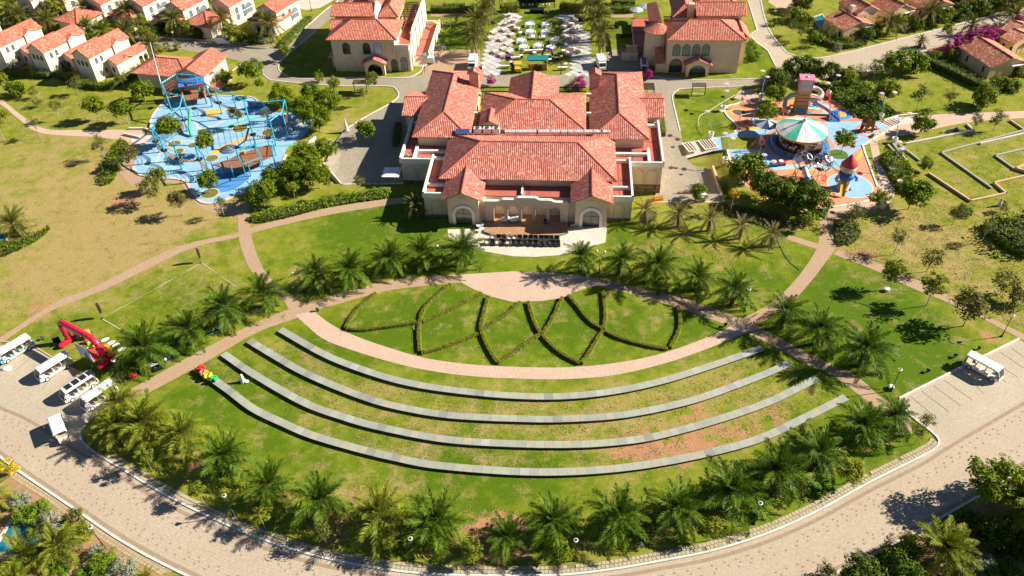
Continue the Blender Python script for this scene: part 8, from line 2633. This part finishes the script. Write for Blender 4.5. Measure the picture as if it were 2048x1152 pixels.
# ------------------------------------------------------------------ shuttle carts
def wheel(t,x,y,r=.33):
 mb = MB(); mb.lathe([(r*.55,-.10),(r,-.09),(r,.09),(r*.55,.10)],14); o = mb.build('wheel',TYRE,t); o.location,o.rotation_euler = (x,y,r),(R(90),0,0)
 mb = MB(); mb.lathe([(.02,-.115),(r*.6,-.11),(r*.6,.11),(.02,.115)],12); mb.build('rim',WHITE,o)
def cart(px,py,rz,label,body=WHITE,trim=WHITE,solar=False,L=4.9,rows=3,roofm=WHITE,ribs=True,grp='open shuttle carts'):
 p = G(px,py)
 t = thing('shuttle_cart',label,'shuttle cart',(p.x,p.y,.02),rz,grp)
 h = L/2
 mb = MB(); mb.b2(-h + .1,h - .55,-.70,.70,.32,.48); mb.build('floor',body,t)
 mb = MB()
 rowsf = [[(h - .75,y,.32),(h - .02,y*.9,.34),(h + .08,y*.85,.58),(h + .02,y*.9,.76),(h - .5,y,.80)] for y in (-.72,-.4,.4,.72)]
 mb.grid(rowsf); mb.add([rowsf[0][k] for k in range(5)]); mb.add([rowsf[3][k] for k in range(5)][::-1]); mb.build('nose',trim,t,True)
 for s in (-1,1):
  for x in (h - .85,-h + 1.0):
   mb = MB()
   mb.grid([[(x + .52*math.cos(a),s*(.74 if k else .5),.34 + .5*math.sin(a)) for a in [math.pi*i/8 for i in range(9)]] for k in (0,1)])
   mb.add([(x + .52*math.cos(a),s*.74,.34 + .5*math.sin(a)) for a in [math.pi*i/8 for i in range(9)]] + [(x + .36*math.cos(a),s*.74,.34 + .36*math.sin(a)) for a in [math.pi*i/8 for i in reversed(range(9))]])
   mb.build('fender',body,t)
   wheel(t,x,s*.66)
 for i in range(rows):
  x = h - 1.75 - i*((L - 2.35)/max(1,rows - 1)) if rows > 1 else 0
  mb = MB(); mb.b2(x - .28,x + .28,-.62,.62,.48,.74); o = mb.build('seat_base',trim,t)
  mb = MB(); mb.b2(x - .27,x + .27,-.60,.60,.741,.84); mb.build('cushion',BEIGE,t)
  mb = MB(); mb.box(x - .32,0,1.08,.11,1.2,.55,0,0,0,R(-10)); mb.build('backrest',BEIGE,t)
 mb = MB(); mb.grid([[(h + .0,y,.78),(h - .12,y,1.3),(h - .50,y,1.98)] for y in (-.66,-.3,.3,.66)]); mb.build('windscreen',M('windscreen',(.025,.045,.045),.2,.2,1.0,spec=.4),t)
 for s in (-1,1):
  mb = MB(); mb.tube([(h + .0,s*.70,.76),(h - .12,s*.71,1.3),(h - .52,s*.71,2.02)],.055,6); mb.build('front_pillar',WHITE,t,True)
  for x in (h - 2.05,-h + .35):
   mb = MB(); mb.tube([(x,s*.70,.5),(x,s*.71,2.02)],.03,5); mb.build('pillar',STEEL,t)
  mb = MB(); mb.lathe([(.03,0),(.12,.02),(.12,.06)],10); o = mb.build('headlight',STEEL,t); o.location,o.rotation_euler = (h + .0,s*.48,.62),(0,R(80),0)
  mb = MB(); mb.b2(h - .2,h - .1,s*.82 - .06,s*.82 + .06,1.1,1.3); mb.build('mirror',BLACK,t)
 mb = MB()
 n = 13
 rws = []
 for i in range(n + 1):
  x = h - .48 - (L - .6)*i/n
  z = 2.02 + (.10 if 0 < i < n else .03)
  rws.append([(x,-.82,z - .08),(x,-.70,z),(x,0,z + .06),(x,.70,z),(x,.82,z - .08)])
 mb.grid(rws); mb.grid([[(x,y,z - .08) for x,y,z in r] for r in rws][::-1])
 for r in (rws[0],rws[-1]):
  for k in range(4):
   mb.add([r[k],r[k + 1],(r[k + 1][0],r[k + 1][1],r[k + 1][2] - .08),(r[k][0],r[k][1],r[k][2] - .08)])
 ro = mb.build('cart_roof',roofm,t)
 if ribs:
  for i in range(10):
   x = h - 1.1 - (L - 1.2)*i/9
   mb = MB(); mb.b2(x - .02,x + .02,-.66,.66,2.16,2.19); mb.build('rib',M('rib_grey',(.52,.53,.56),.5,.05),ro)
 if solar:
  for i in range(4):
   x = h - 1.35 - (L - 1.7)*i/3
   mb = MB(); mb.b2(x - .42,x + .42,-.52,.52,2.17,2.22); mb.build('solar_panel',M('solar_dark',(.02,.025,.035),.25,.2,2,spec=.7),ro)
 mb = MB(); mb.lathe([(.17,0),(.2,.02),(.17,.04)],12,cap=False); o = mb.build('steering_wheel',BLACK,t); o.location,o.rotation_euler = (h - 1.1,.3,1.05),(0,R(-50),0)
 mb = MB(); mb.b2(-h,-h + .12,-.66,.66,.35,.95); mb.build('tail_panel',trim,t)
 return t
AZ = ang(G(138,738),G(108,757))
cart(36,708,AZ,'white and teal shuttle cart at the left edge beside the inflatable arch',WHITE,TEAL,L=5.1)
cart(113,744,AZ,'white ribbed-roof shuttle cart in front of the billboard',WHITE,WHITE,L=5.0)
cart(163,784,AZ,'white shuttle cart with four dark solar panels on its roof',WHITE,WHITE,True,L=5.0,ribs=False)
cart(203,801,AZ,'white shuttle cart half hidden by the corner palm',WHITE,WHITE,L=5.0)
cart(1962,744,ang(G(1937,736),G(1968,753)),'white shuttle cart with beige seats parked alone on the right lot',WHITE,WHITE,L=5.0)
t = cart(124,866,ang(G(135,880),G(117,832)),'white covered cart driving away on the left, with boxes on its tail',WHITE,BLACK,L=4.2,rows=2,ribs=False)
for i in range(2):
 mb = MB(); mb.b2(-2.35,-1.75,-.6 + i*.62,-.05 + i*.62,.5,1.0); mb.build('crate',(PALE,TRIM)[i],t)
mb = MB(); mb.b2(-1.3,1.2,-.74,-.70,.6,2.0); mb.b2(-1.3,1.2,.70,.74,.6,2.0); mb.build('side_curtain',M('curtain_grey',(.62,.62,.66),.5,.05),t)
cart(1287,142,R(-95),'white-blue shuttle cart in the shade of the right villa',M('pale_blue_body',(.30,.46,.56),.4,.1),WHITE,True,L=4.4,ribs=False,rows=2)
cart(1264,116,R(-95),'small cart with a yellow roof in the shade of the right villa',STEEL,STEEL,False,L=2.8,rows=1,roofm=YELLOW,ribs=False)
def van(px,py,rz,label,L=4.6,Wd=1.8,H=2.3,cab=WHITE):
 p = G(px,py)
 t = thing('van',label,'van',(p.x,p.y,.02),rz,'white service vans')
 h = L/2
 mb = MB()
 prof = [(-h,.35),(-h,H - .1),(-h + .15,H),(h - 1.2,H),(h - 1.05,H - .12),(h - 1.05,.35)]
 mb.grid([[(x,y,z) for x,z in prof] for y in (-Wd/2,Wd/2)])
 mb.add([(x,-Wd/2,z) for x,z in prof][::-1]); mb.add([(x,Wd/2,z) for x,z in prof]); mb.add([(-h,-Wd/2,.35),(-h,Wd/2,.35),(h - 1.05,Wd/2,.35),(h - 1.05,-Wd/2,.35)][::-1]); mb.build('cargo_box',WHITE,t)
 mb = MB(); mb.b2(-h + .2,h - 1.3,-.03,.03,H,H + .02); mb.build('roof_seam',STEEL,t)
 mb = MB()
 pf = [(h - 1.04,.35),(h - 1.04,H - .45),(h - .55,H - .5),(h - .18,1.05),(h,.85),(h,.35)]
 mb.grid([[(x,y,z) for x,z in pf] for y in (-Wd/2 + .05,Wd/2 - .05)]); mb.add([(x,-Wd/2 + .05,z) for x,z in pf][::-1]); mb.add([(x,Wd/2 - .05,z) for x,z in pf]); mb.build('cab',cab,t)
 mb = MB(); mb.add([(h - .53,-Wd/2 + .15,H - .55),(h - .53,Wd/2 - .15,H - .55),(h - .19,Wd/2 - .15,1.1),(h - .19,-Wd/2 + .15,1.1)]); o = mb.build('windscreen',MATS['windscreen'],t); o.location.x = .03
 for s in (-1,1):
  for x in (-h + .8,h - .7):
   wheel(t,x,s*(Wd/2 - .1),.32)
  mb = MB(); mb.ball((h,s*.6,.7),.06,.14,.1,8,4); mb.build('headlight',STEEL,t)
 return t
van(946,134,R(-97),'white truck beside the left date palms and the tea garden',4.6)
van(1202,134,R(-86),'white truck under the right date palms at the tea garden',4.6)
van(863,124,R(88),'small white van at the end wall of the left villa',2.6,1.4,1.7)
van(448,88,R(-12),'white three-wheeled delivery van on the upper lane',3.4,1.5,1.9)
p = G(852,124)
t = thing('parasol','teal parasol over dark seats beside the small white van','parasol',(p.x,p.y,0))
mb = MB(); mb.tube([(0,0,0),(0,0,2.2)],.04,5); mb.build('pole',STEEL,t)
mb = MB(); mb.lathe([(.75,1.9),(.05,2.3)],8,cap=False); mb.build('canopy',TEAL,t)
p = G(839,120)
for k in range(3):
 q = p + Vector((rnd.uniform(-1,1),-.9*k))
 t = thing('bicycle','bicycle parked at the left villa end wall, %s from the wall corner' % ORD[k],'bicycle',(q.x,q.y,0),rnd.uniform(-.4,.4),'bicycles at the left villa')
 for x in (-.5,.5):
  mb = MB(); mb.lathe([(.30,-.02),(.33,0),(.30,.02)],14,cap=False); o = mb.build('wheel',TYRE,t); o.location,o.rotation_euler = (x,0,.33),(R(90),0,0)
 mb = MB(); mb.tube([(-.5,0,.33),(-.1,0,.3),(.4,0,.75),(-.2,0,.75),(-.1,0,.3)],.03,5); mb.tube([(.4,0,.75),(.5,0,.33)],.03,5); mb.tube([(.4,-.25,.95),(.4,.25,.95)],.02,4); mb.build('frame',WHITE,t)
 mb = MB(); mb.b2(-.32,-.1,-.07,.07,.82,.88); mb.build('saddle',BLACK,t)
# ------------------------------------------------------------------ inflatable arch, billboard and toys on the left lawn
gL,gR = G(141,684),G(218,727)
t = thing('inflatable_arch','red inflatable race arch with black spots on the left lawn','inflatable arch',(gL.x,gL.y,0))
d = gR - gL
Ld = d.length
dn = d.normalized()
pn = Vector((-dn.y,dn.x))
def ap(s,z,n=0.0):
 q = dn*s + pn*n
 return (q.x,q.y,z)
def fat(parent,pts,r,name,mat=REDV):
 mb = MB(); mb.tube(pts,r,14,0,True)
 return mb.build(name,mat,parent,True)
H_ = 4.5
fat(t,[ap(0,.4),ap(.03,1.8),ap(.06,3.2),ap(.1,3.7)],[.42,.46,.46,.42],'left_leg')
fat(t,[ap(.08,3.5),ap(.3,4.1),ap(.8,H_),ap(1.1,H_ + .1)],[.42,.47,.47,.42],'corner')
BMQ = fat(t,[ap(1.0,H_ + .1),ap(1.8,H_ + .12),ap(Ld - 1.9,H_ + .12),ap(Ld - 1.2,H_ + .05)],[.42,.46,.46,.42],'beam')
fat(t,[ap(Ld - 1.3,H_ + .06),ap(Ld - .7,H_ - .3),ap(Ld - .25,3.6),ap(Ld - .12,3.1)],[.42,.47,.47,.42],'corner')
fat(t,[ap(Ld - .13,3.3),ap(Ld - .06,1.9),ap(Ld,.4)],[.43,.46,.43],'right_leg')
for s in (0,Ld):
 fat(t,[ap(s - .05,.48,-1.7),ap(s,.48,-1.4),ap(s,.48,1.2),ap(s + .05,.48,1.5)],[.26,.44,.44,.26],'foot_tube')
mb = MB()
for path,k in (([ap(.02,1.0),ap(.1,3.2)],30),([ap(.1,3.6),ap(.3,4.1),ap(.8,H_)],20),([ap(Ld - 2.8,H_ + .12),ap(Ld - 1.2,H_ + .05),ap(Ld - .7,H_ - .3),ap(Ld - .25,3.6),ap(Ld - .12,3.1)],50),([ap(Ld,2.4),ap(Ld,.7)],34)):
 for q in resample(path,k):
  for _ in range(2):
   mb.ball(q + rv()*.42,.13,.13,.13,6,4)
stuff(mb.build('black_spot',BLACK,t,True))
mb = MB()
for i in range(17):
 if i in (4,9):
  continue
 s = 1.7 + i*.20
 c = Vector(ap(s,H_ - .02,-.48))
 hh = .34
 for j in range(2):
  q = c + Vector((dn.x,dn.y,0))*(.05*(j*2 - 1))
  mb.box(q.x,q.y,q.z,.035,.03,hh,math.atan2(dn.y,dn.x))
 mb.box(c.x,c.y,c.z + (.1,0,-.1)[i % 3],.12,.03,.04,math.atan2(dn.y,dn.x))
stuff(mb.build('white_lettering',WHITE,t))
fat(t,[ap(.9,.6,.9),ap(.9,2.2,.95),ap(.8,2.9,.9)],[.35,.4,.25],'dark_cushion',BLACK)
# billboard wedge
c0 = G(176,716)
bt = thing('billboard','wedge billboard with a white face, red back and an openwork lettering strip by the carts','billboard',(c0.x,c0.y,0))
W3 = lambda x,y,z: Vector((G(x,y,z) - c0).to_3d()) + Vector((0,0,z))
def slab4(pts,mat,name):
 n = (pts[1] - pts[0]).cross(pts[3] - pts[0]).normalized()*.06
 mb = MB()
 mb.add(pts)
 mb.add([p - n for p in pts][::-1])
 for i in range(4):
  mb.add([pts[i],pts[i] - n,pts[(i + 1) % 4] - n,pts[(i + 1) % 4]])
 return mb.build(name,mat,bt)
ra,rb = W3(174,699,2.7),W3(188,724,2.5)
wa,wb = W3(148,685,1.3),W3(160,708,1.0)
slab4([wa,wb,rb,ra],M('panel_white',(.66,.68,.74),.5,.05),'white_panel')
slab4([ra,rb,W3(200,716,1.0),W3(197,696,1.3)],RED,'red_panel')
for q in (ra,rb,wa,wb):
 mb = MB(); mb.tube([(q.x,q.y,0),(q.x,q.y,q.z - .08)],.04,5); mb.build('strut',BLACK,bt)
cu = bpy.data.curves.new('lettering','FONT')
cu.body = 'DADADAU'
cu.size = .95
cu.extrude = .02
cu.align_x = 'CENTER'
to = bpy.data.objects.new('lettering_tmp',cu)
C.objects.link(to)
bpy.context.view_layer.update()
lm = bpy.data.meshes.new_from_object(to.evaluated_get(bpy.context.evaluated_depsgraph_get()))
bpy.data.objects.remove(to)
lm.materials.clear()
lm.materials.append(BLACK)
ex = (rb - ra).normalized()
ey = (wa - ra)
ey = (ey - ex*ey.dot(ex)).normalized()*-1
ez = ex.cross(ey)
mo = (ra + rb)/2 - ey*1.0 + ez*.05
o = place('lettering',lm,bt)
o.matrix_local = Matrix(((ex.x,ey.x,ez.x,mo.x),(ex.y,ey.y,ez.y,mo.y),(ex.z,ey.z,ez.z,mo.z),(0,0,0,1))) @ Matrix.Scale(.72,4)
# odds and ends on the lawn
def lumps(name,px,py,mats,label,cat,n,r,h,z=0.0,grp=None):
 p = G(px,py,z)
 t = thing(name,label,cat,(p.x,p.y,z),rnd.random(),grp)
 for i in range(n):
  a,q = rnd.uniform(0,6.28),r*math.sqrt(rnd.random())
  s = rnd.uniform(.16,.30)
  mb = MB(); mb.ball((q*math.cos(a),q*math.sin(a),s*.9 + rnd.random()*h),s,s*rnd.uniform(.7,1),s,7,5); mb.build({'balloon_heap': 'balloon','toy_heap': 'toy'}.get(name,'piece'),mats[i % len(mats)],t,True)
 return t
for x,y,m,l in ((403,740,REDV,'crimson balloons heaped at the end of the outermost bench'),(409,748,ORANGE,'orange-red balloons heaped on the outermost bench'),(417,754,M('lime_balloon',(.50,.62,.03),.4,.1),'lime balloons heaped on the outermost bench'),(427,760,M('green_balloon',(.03,.42,.12),.4,.1),'green balloons heaped on the outermost bench')):
 lumps('balloon_heap',x,y,[m],l,'balloons',16,.5,.18,.46)
p = G(487,764)
t = thing('statue','small white figure standing on the grass between the outer two benches','statue',(p.x,p.y,0),.3)
mb = MB(); mb.lathe([(.42,0),(.38,.3),(.22,.8),(.26,1.05),(.12,1.2)],12); mb.build('body',WHITE,t,True)
mb = MB(); mb.ball((0,0,1.38),.2,.2,.22); mb.build('head',WHITE,t,True)
mb = MB(); mb.ball((.45,-.25,.18),.35,.3,.2); mb.build('base_cloth',CLOTH,t,True)
p = G(1998,412)
t = thing('statue','small white and orange figure on the dry slope at the right','statue',(p.x,p.y,0),.3)
mb = MB(); mb.lathe([(.35,0),(.3,.5),(.22,1.0),(.1,1.2)],12); mb.build('body',WHITE,t,True)
mb = MB(); mb.ball((0,0,1.35),.2,.2,.22); mb.build('head',ORANGE,t,True)
lumps('toy_heap',182,690,[YELLOW,RED,GREEN,ORANGE],'colourful toys piled behind the billboard','toys',16,1.0,.5)
for x,y,s,l in ((176,676,1.0,'yellow and orange inflatable toy left of the billboard'),(216,706,1.0,'yellow and orange inflatable toy at the right arch leg')):
 p = G(x,y)
 t = thing('inflatable_toy',l,'inflatable toy',(p.x,p.y,0),0,'yellow inflatable toys')
 for k in range(4):
  mb = MB(); mb.lathe([(.35,-.22),(.58 - .05*k,0),(.35,.22)],12); o = mb.build('ring',(YELLOW,ORANGE)[k % 2],t,True); o.location = (.12*k,0,.3 + .38*k)
lumps('toy_heap',330,722,[WHITE,RED,BLUE,GREEN,PURPLE],'heap of toys and balls right of the black crates','toys',14,.8,.3)
lumps('toy_heap',362,672,[BLUE,PURPLE,RED,BLUE],'blue and red toys in the shade of the second palm','toys',12,.8,.3)
lumps('toy_heap',290,732,[BLUE,BLUE,BLACK],'blue toys under the palm beside the crates','toys',6,.5,.2)
lumps('toy_heap',432,626,[BLUE,TEAL],'blue things in the shade of the third palm','toys',6,.9,.2)
for x,y,l in ((299,739,'open black crate with white slats under the palm, left of two'),(316,737,'open black crate under the palm, right of two')):
 p = G(x,y)
 t = thing('crate',l,'crate',(p.x,p.y,0),R(30),'black crates on the left lawn')
 for s in (-1,1):
  mb = MB(); mb.b2(-.7,.7,s*.5 - .03,s*.5 + .03,0,.7); mb.build('side',BLACK,t)
  mb = MB(); mb.b2(s*.7 - .03,s*.7 + .03,-.47,.47,0,.7); mb.build('side',BLACK,t)
 mb = MB(); mb.b2(-.66,.66,-.46,.46,.02,.08); mb.build('bottom',WOOD,t)
 mb = MB(); mb.b2(-.8,.8,.1,.2,.71,.76); mb.b2(-.8,.8,.35,.45,.71,.76); mb.build('slat',WHITE,t)
p = G(265,754)
mb = MB(); mb.ball((0,0,.3),.6,.45,.36,9,6); mb.ball((.4,.1,.25),.35,.35,.3,8,5)
tag(mb.build('red_bag',RED,None,True,(p.x,p.y,0)),'red bag lying alone on the lawn right of the arch','bag')
for i,(x,y) in enumerate(((211,680),(223,686),(233,690.5),(244,699))):
 p = G(x,y)
 mb = MB(); mb.grid([[(-.55,-.3,.03),(0,-.42,.08),(.55,-.05,.04)],[(-.6,.05,.16),(0,0,.32),(.6,.1,.14)],[(-.35,.35,.03),(.1,.4,.08),(.5,.3,.03)]])
 tag(mb.build('white_cloth',CLOTH,None,True,(p.x,p.y,.02),.4),'white cloth lying on the grass behind the arch, %s from the left' % ORD[i],'cloth','white cloths on the grass')
p = G(13,738)
mb = MB(); mb.lathe([(.0,.30),(.5,.26),(.7,.08),(.72,0)][::-1],16)
o = tag(mb.build('plastic_lid',WHITE,None,True,(p.x,p.y,.02)),'white plastic lid lying on the left parking area','lid')
o.scale = (1.1,.7,1)
p = G(440,661)
t = thing('trolley','low green trolley carrying silver balls at the path edge','trolley',(p.x,p.y,0),ang(G(422,668),G(460,654)))
for y in (-.45,.45):
 mb = MB(); mb.tube([(-1.9,y,.35),(1.9,y,.35)],.05,5); mb.build('rail',GREEN,t)
for x in (-1.8,-.6,.6,1.8):
 mb = MB(); mb.tube([(x,-.45,.35),(x,.45,.35)],.04,5); mb.build('cross_bar',GREEN,t)
for i,s in enumerate((-1.55,-.95,-.1,.5,1.2,1.65)):
 q = p + Vector((math.cos(t.rotation_euler.z),math.sin(t.rotation_euler.z)))*s
 mb = MB(); mb.ball((0,0,0),.33,.33,.33,14,9)
 tag(mb.build('silver_ball',M('silver_ball_',(.62,.62,.64),.15,.03,2.0,.9),None,True,(q.x,q.y,.72)),'shiny silver ball on the green trolley, %s from the left' % ORD[i],'ball','silver balls on the trolley')
p = G(157,690)
t = thing('folding_chair','black folding chair behind the left foot of the arch','chair',(p.x - 3.2,p.y + .3,0),.5)
mb = MB(); mb.b2(-.5,.5,-.4,.4,.45,.5); mb.build('seat',BLACK,t)
mb = MB(); mb.b2(-.5,.5,.38,.44,.5,1.1); mb.build('backrest',BLACK,t)
for x in (-.45,.45):
 mb = MB(); mb.tube([(x,-.35,0),(x,.35,.5)],.03,4); mb.tube([(x,.35,0),(x,-.35,.5)],.03,4); mb.build('leg',BLACK,t)
# feather flags and the marked field
for (bx,by,tx,ty,l) in ((401,526,398,499,'dark feather flag at the far corner of the marked field'),(204,637,197,611,'dark feather flag at the near corner of the marked field')):
 p = G(bx,by)
 t = thing('feather_flag',l,'flag',(p.x,p.y,0),R(70),'feather flags on the left lawn')
 mb = MB(); mb.tube([(0,0,0),(0,0,2.6),(.1,0,3.0),(.3,0,3.15)],.03,5); mb.build('pole',STEEL,t)
 mb = MB()
 rws = [[(.02 + w*j/4,.05*math.sin(j*1.4 + z),z) for j in range(5)] for w,z in ((.45,.9),(.6,1.5),(.62,2.2),(.5,2.8),(.3,3.1))]
 mb.grid(rws); mb.build('flag_cloth',M('flag_black',(.03,.012,.012),.8,.3),t)
 mb = MB(); mb.lathe([(.25,0),(.2,.06),(.04,.1)],8); mb.build('foot',BLACK,t)
for a,b,w,l in (((402,527),(205,637),.06,'white tape stretched between the two feather flags'),((404,526),(472,574),.06,'white tape running from the far flag to the palms'),((205,638),(265,674),.09,'white tape running from the near flag to the first palm')):
 A,B = G(*a),G(*b)
 mb = MB(); Lq = (B - A).length; k = int(Lq/2)
 mb.grid([[(Lq*i/k,-w/2,.03 + .02*(i % 2)),(Lq*i/k,w/2,.03 + .02*(i % 3))] for i in range(k + 1)])
 tag(mb.build('boundary_tape',TRIM,None,False,(A.x,A.y,.02),ang(A,B)),l,'tape','tapes marking the left field')
for px,l in (([(1551,472),(1566,505),(1580,525),(1599,541)],'green hose lying on the lawn below the last dry palm'),([(1660,582),(1720,582),(1778,582),(1834,583)],'green hose crossing the right lawn by the white lamp box'),([(1897,676),(1902,686),(1915,688),(1930,690)],'short green hose near the right lamp'),([(1698,601),(1730,610),(1750,620),(1800,640)],'green hose between the tree shadows on the right lawn'),([(1470,190),(1445,205),(1418,222),(1400,232),(1396,248),(1404,262),(1412,268)],'pale hose on the lawn left of the playground entrance')):
 P = gp(px,.6)
 mb = MB(); mb.tube([(q.x - P[0].x,q.y - P[0].y,.05) for q in P],.045,4)
 tag(mb.build('garden_hose',M('hose_green',(.10,.26,.22),.6,.1) if 'pale' not in l else TRIM,None,False,(P[0].x,P[0].y,0)),l,'hose','garden hoses')
# ------------------------------------------------------------------ lamps
def lamp(px,py,label,h=4.3,box=False,kind=1,grp='black lamp posts'):
 p = GT(px,py)
 t = thing('street_lamp',label,'lamp',p,rnd.uniform(0,6),grp)
 mb = MB(); mb.lathe([(.20,0),(.2,.12),(.10,.2),(.085,1.0),(.055,1.1)],8); mb.build('base',DARK,t)
 mb = MB(); mb.tube([(0,0,1.0),(0,0,h - .2)],[.055,.045],7); mb.build('pole',DARK,t)
 if kind == 1:
  mb = MB(); mb.lathe([(.05,h - .25),(.16,h - .2),(.18,h),(.26,h + .03),(.27,h + .09),(.18,h + .12)],16,cap=False); mb.build('lamp_head',M('lamp_white',(.72,.70,.64),.4,.05,spec=.6),t)
  mb = MB(); mb.lathe([(.17,h + .06),(.13,h + .14),(.02,h + .16)],12); mb.build('lamp_top',DARK,t)
 else:
  mb = MB(); mb.b2(-.95,.95,-.03,.03,h - .3,h - .24); mb.b2(-.03,.03,-.95,.03,h - .3,h - .24); mb.build('cross_arm',DARK,t)
  for x,y in ((-.9,0),(.9,0),(0,-.9)):
   mb = MB(); mb.lathe([(.08,h - .24),(.20,h - .1),(.22,h + .06),(.12,h + .2),(.02,h + .22)],10,(x,y,0)); mb.build('lamp_globe',MATS['lamp_white'],t,True)
 if box:
  mb = MB(); mb.b2(.15,.75,-.3,.3,0,.55); mb.build('control_box',WHITE,t)
 return t
lamp(1782,782,'black lamp post with a white box at its foot, beside the right parking area',box=True)
lamp(2003,673,'black lamp post at the lower right path near the lot corner')
lamp(1508,1048,'black lamp post in the right half of the roadside palm strip')
lamp(829,1118,'black lamp post left of the bottom centre, in the palm strip')
lamp(1150,1121,'black lamp post right of the bottom centre, in the palm strip')
lamp(467,1032,'black lamp post in the left half of the roadside palm strip')
lamp(208,1094,'black lamp post beside the golden palms at the bottom left')
lamp(248,762,'black lamp post right of the inflatable arch')
lamp(1489,620,'black lamp post with a white globe at the right path crossing',4.2,kind=1)
lamp(886,534,'three-globe lamp left of the clubhouse patio',4.0,kind=3,grp='three-globe lamps')
lamp(1198,546,'three-globe lamp right of the clubhouse patio',4.0,kind=3,grp='three-globe lamps')
lamp(606,580,'three-globe lamp above the upper left path crossing',3.8,kind=3,grp='three-globe lamps')
lamp(597,97,'thin lamp post at the shaded lane bend left of the left villa',3.6)
lamp(623,22,'thin lamp post by the pale court at the top left',4.2)
lamp(353,92,'lamp post on the upper lane left of the white van',3.6)
lamp(1122,148,'lamp post at the lower right corner of the tea garden lawn',4.4)
lamp(1026,148,'lamp post at the lower left corner of the tea garden lawn',4.0)
lamp(1214,140,'lamp post with a round white head beside the right white truck',4.2)
lamp(1922,70,'lamp post on the right lane near the bougainvillea',3.6)
lamp(588,262,'white bollard lamp at the right edge of the blue playground',2.2)
lamp(502,385,'white globe lamp under the dark trees by the brown deck',2.4)
p = G(1773,582)
t = thing('control_box','white box on the grass at the foot of the first leaning tree on the right','utility box',(p.x,p.y,0))
mb = MB(); mb.lathe([(.35,0),(.42,.5),(.42,.55),(.30,.55)],12); mb.build('casing',WHITE,t)
mb = MB(); mb.lathe([(.30,.5),(.01,.52)],10); mb.build('lid',STEEL,t)
# bus shelter, bench and hatch near the villas
p = G(1396,190)
t = thing('shelter','dark slatted shelter beside the lane in front of the right villa','shelter',(p.x,p.y,0),YAW)
for i in range(8):
 mb = MB(); mb.b2(-1.5 + i*.38,-1.5 + i*.38 + .3,-.9,1.0,2.3,2.4); mb.build('roof_slat',WOOD_D,t)
for x in (-1.4,1.4):
 mb = MB(); mb.b2(x - .07,x + .07,-.07,.07,0,2.3); mb.build('post',WOOD_D,t)
mb = MB(); mb.b2(-1.1,1.1,-.5,-.1,.42,.5); mb.build('seat',PALE,t)
p = G(722,183)
t = thing('shelter','dark slatted shelter beside the lane in front of the left villa','shelter',(p.x,p.y,0),YAW)
for i in range(8):
 mb = MB(); mb.b2(-1.5 + i*.38,-1.5 + i*.38 + .3,-.9,1.0,2.3,2.4); mb.build('roof_slat',WOOD_D,t)
for x in (-1.4,1.4):
 mb = MB(); mb.b2(x - .07,x + .07,-.07,.07,0,2.3); mb.build('post',WOOD_D,t)
mb = MB(); mb.b2(-1.1,1.1,-.5,-.1,.42,.5); mb.build('seat',PALE,t)
p = G(1281,1098)
t = thing('easel','pale wooden easel stand at the edge of the sett pavement','easel',(p.x,p.y,0),.5)
for a,b in (((-.5,0,0),(0,0,1.5)),((.5,0,0),(0,0,1.5)),((0,.8,0),(0,0,1.5)),((-.45,0,.5),(.45,0,.5)),((-.3,0,.9),(.3,0,.9))):
 mb = MB(); mb.tube([a,b],.045,5); mb.build('leg' if b[2] > 1 else 'rail',BARK_P,t)
p = GT(1316,400)
t = thing('barrier','stack of orange plastic barriers at the clubhouse right corner','barrier',(p.x,p.y,p.z),.2)
for i in range(3):
 mb = MB(); mb.b2(-.8,.8,-.5 + i*.4,-.25 + i*.4,0,.7 + .1*(i % 2)); mb.build('panel',ORANGE,t)
p = GT(1400,402)
t = thing('utility_cart','white covered cart under the small yellow-flowered tree in the yard','cart',(p.x,p.y,p.z),.1)
mb = MB(); mb.b2(-.8,.8,-.5,.5,.3,1.0); mb.build('body',WHITE,t)
mb = MB(); mb.b2(-.9,.9,-.6,.6,1.6,1.7); mb.build('cart_roof',WHITE,t)
for x in (-.7,.7):
 for y in (-.45,.45):
  mb = MB(); mb.tube([(x,y,1.0),(x,y,1.6)],.03,4); mb.build('post',STEEL,t)
  wheel(t,x*.8,y,.24)
for x,y,l in ((1283 + 14,292,'round dark manhole cover on the right lane, upper'),):
 pass
for x,y,l in ((1346,294,'upper'),(1351,336,'middle'),(1362,349,'lower')):
 p = GT(x,y)
 t = thing('manhole','dark round manhole cover on the yard lane right of the clubhouse, %s one' % l,'manhole cover',(p.x,p.y,p.z + .03),0,'manhole covers on the yard lane')
 mb = MB(); mb.lathe([(.42,0),(.42,.03),(.36,.03)],14,cap=False); mb.build('rim',STEEL,t)
 mb = MB(); mb.lathe([(.36,.02),(.01,.025)],14); mb.build('cover',DARK,t)
# pale court behind the right end villa, ground beyond the frame kept as it goes on
patch('court',[G(*q) for q in [(588,14),(604,-10),(640,-20),(668,0),(640,16),(610,20)]],.02,PALE)
patch('court',[G(*q) for q in [(1548,-20),(1620,-20),(1600,16),(1560,20),(1536,4)]],.02,PATH_P)
print('objects',len(bpy.data.objects))
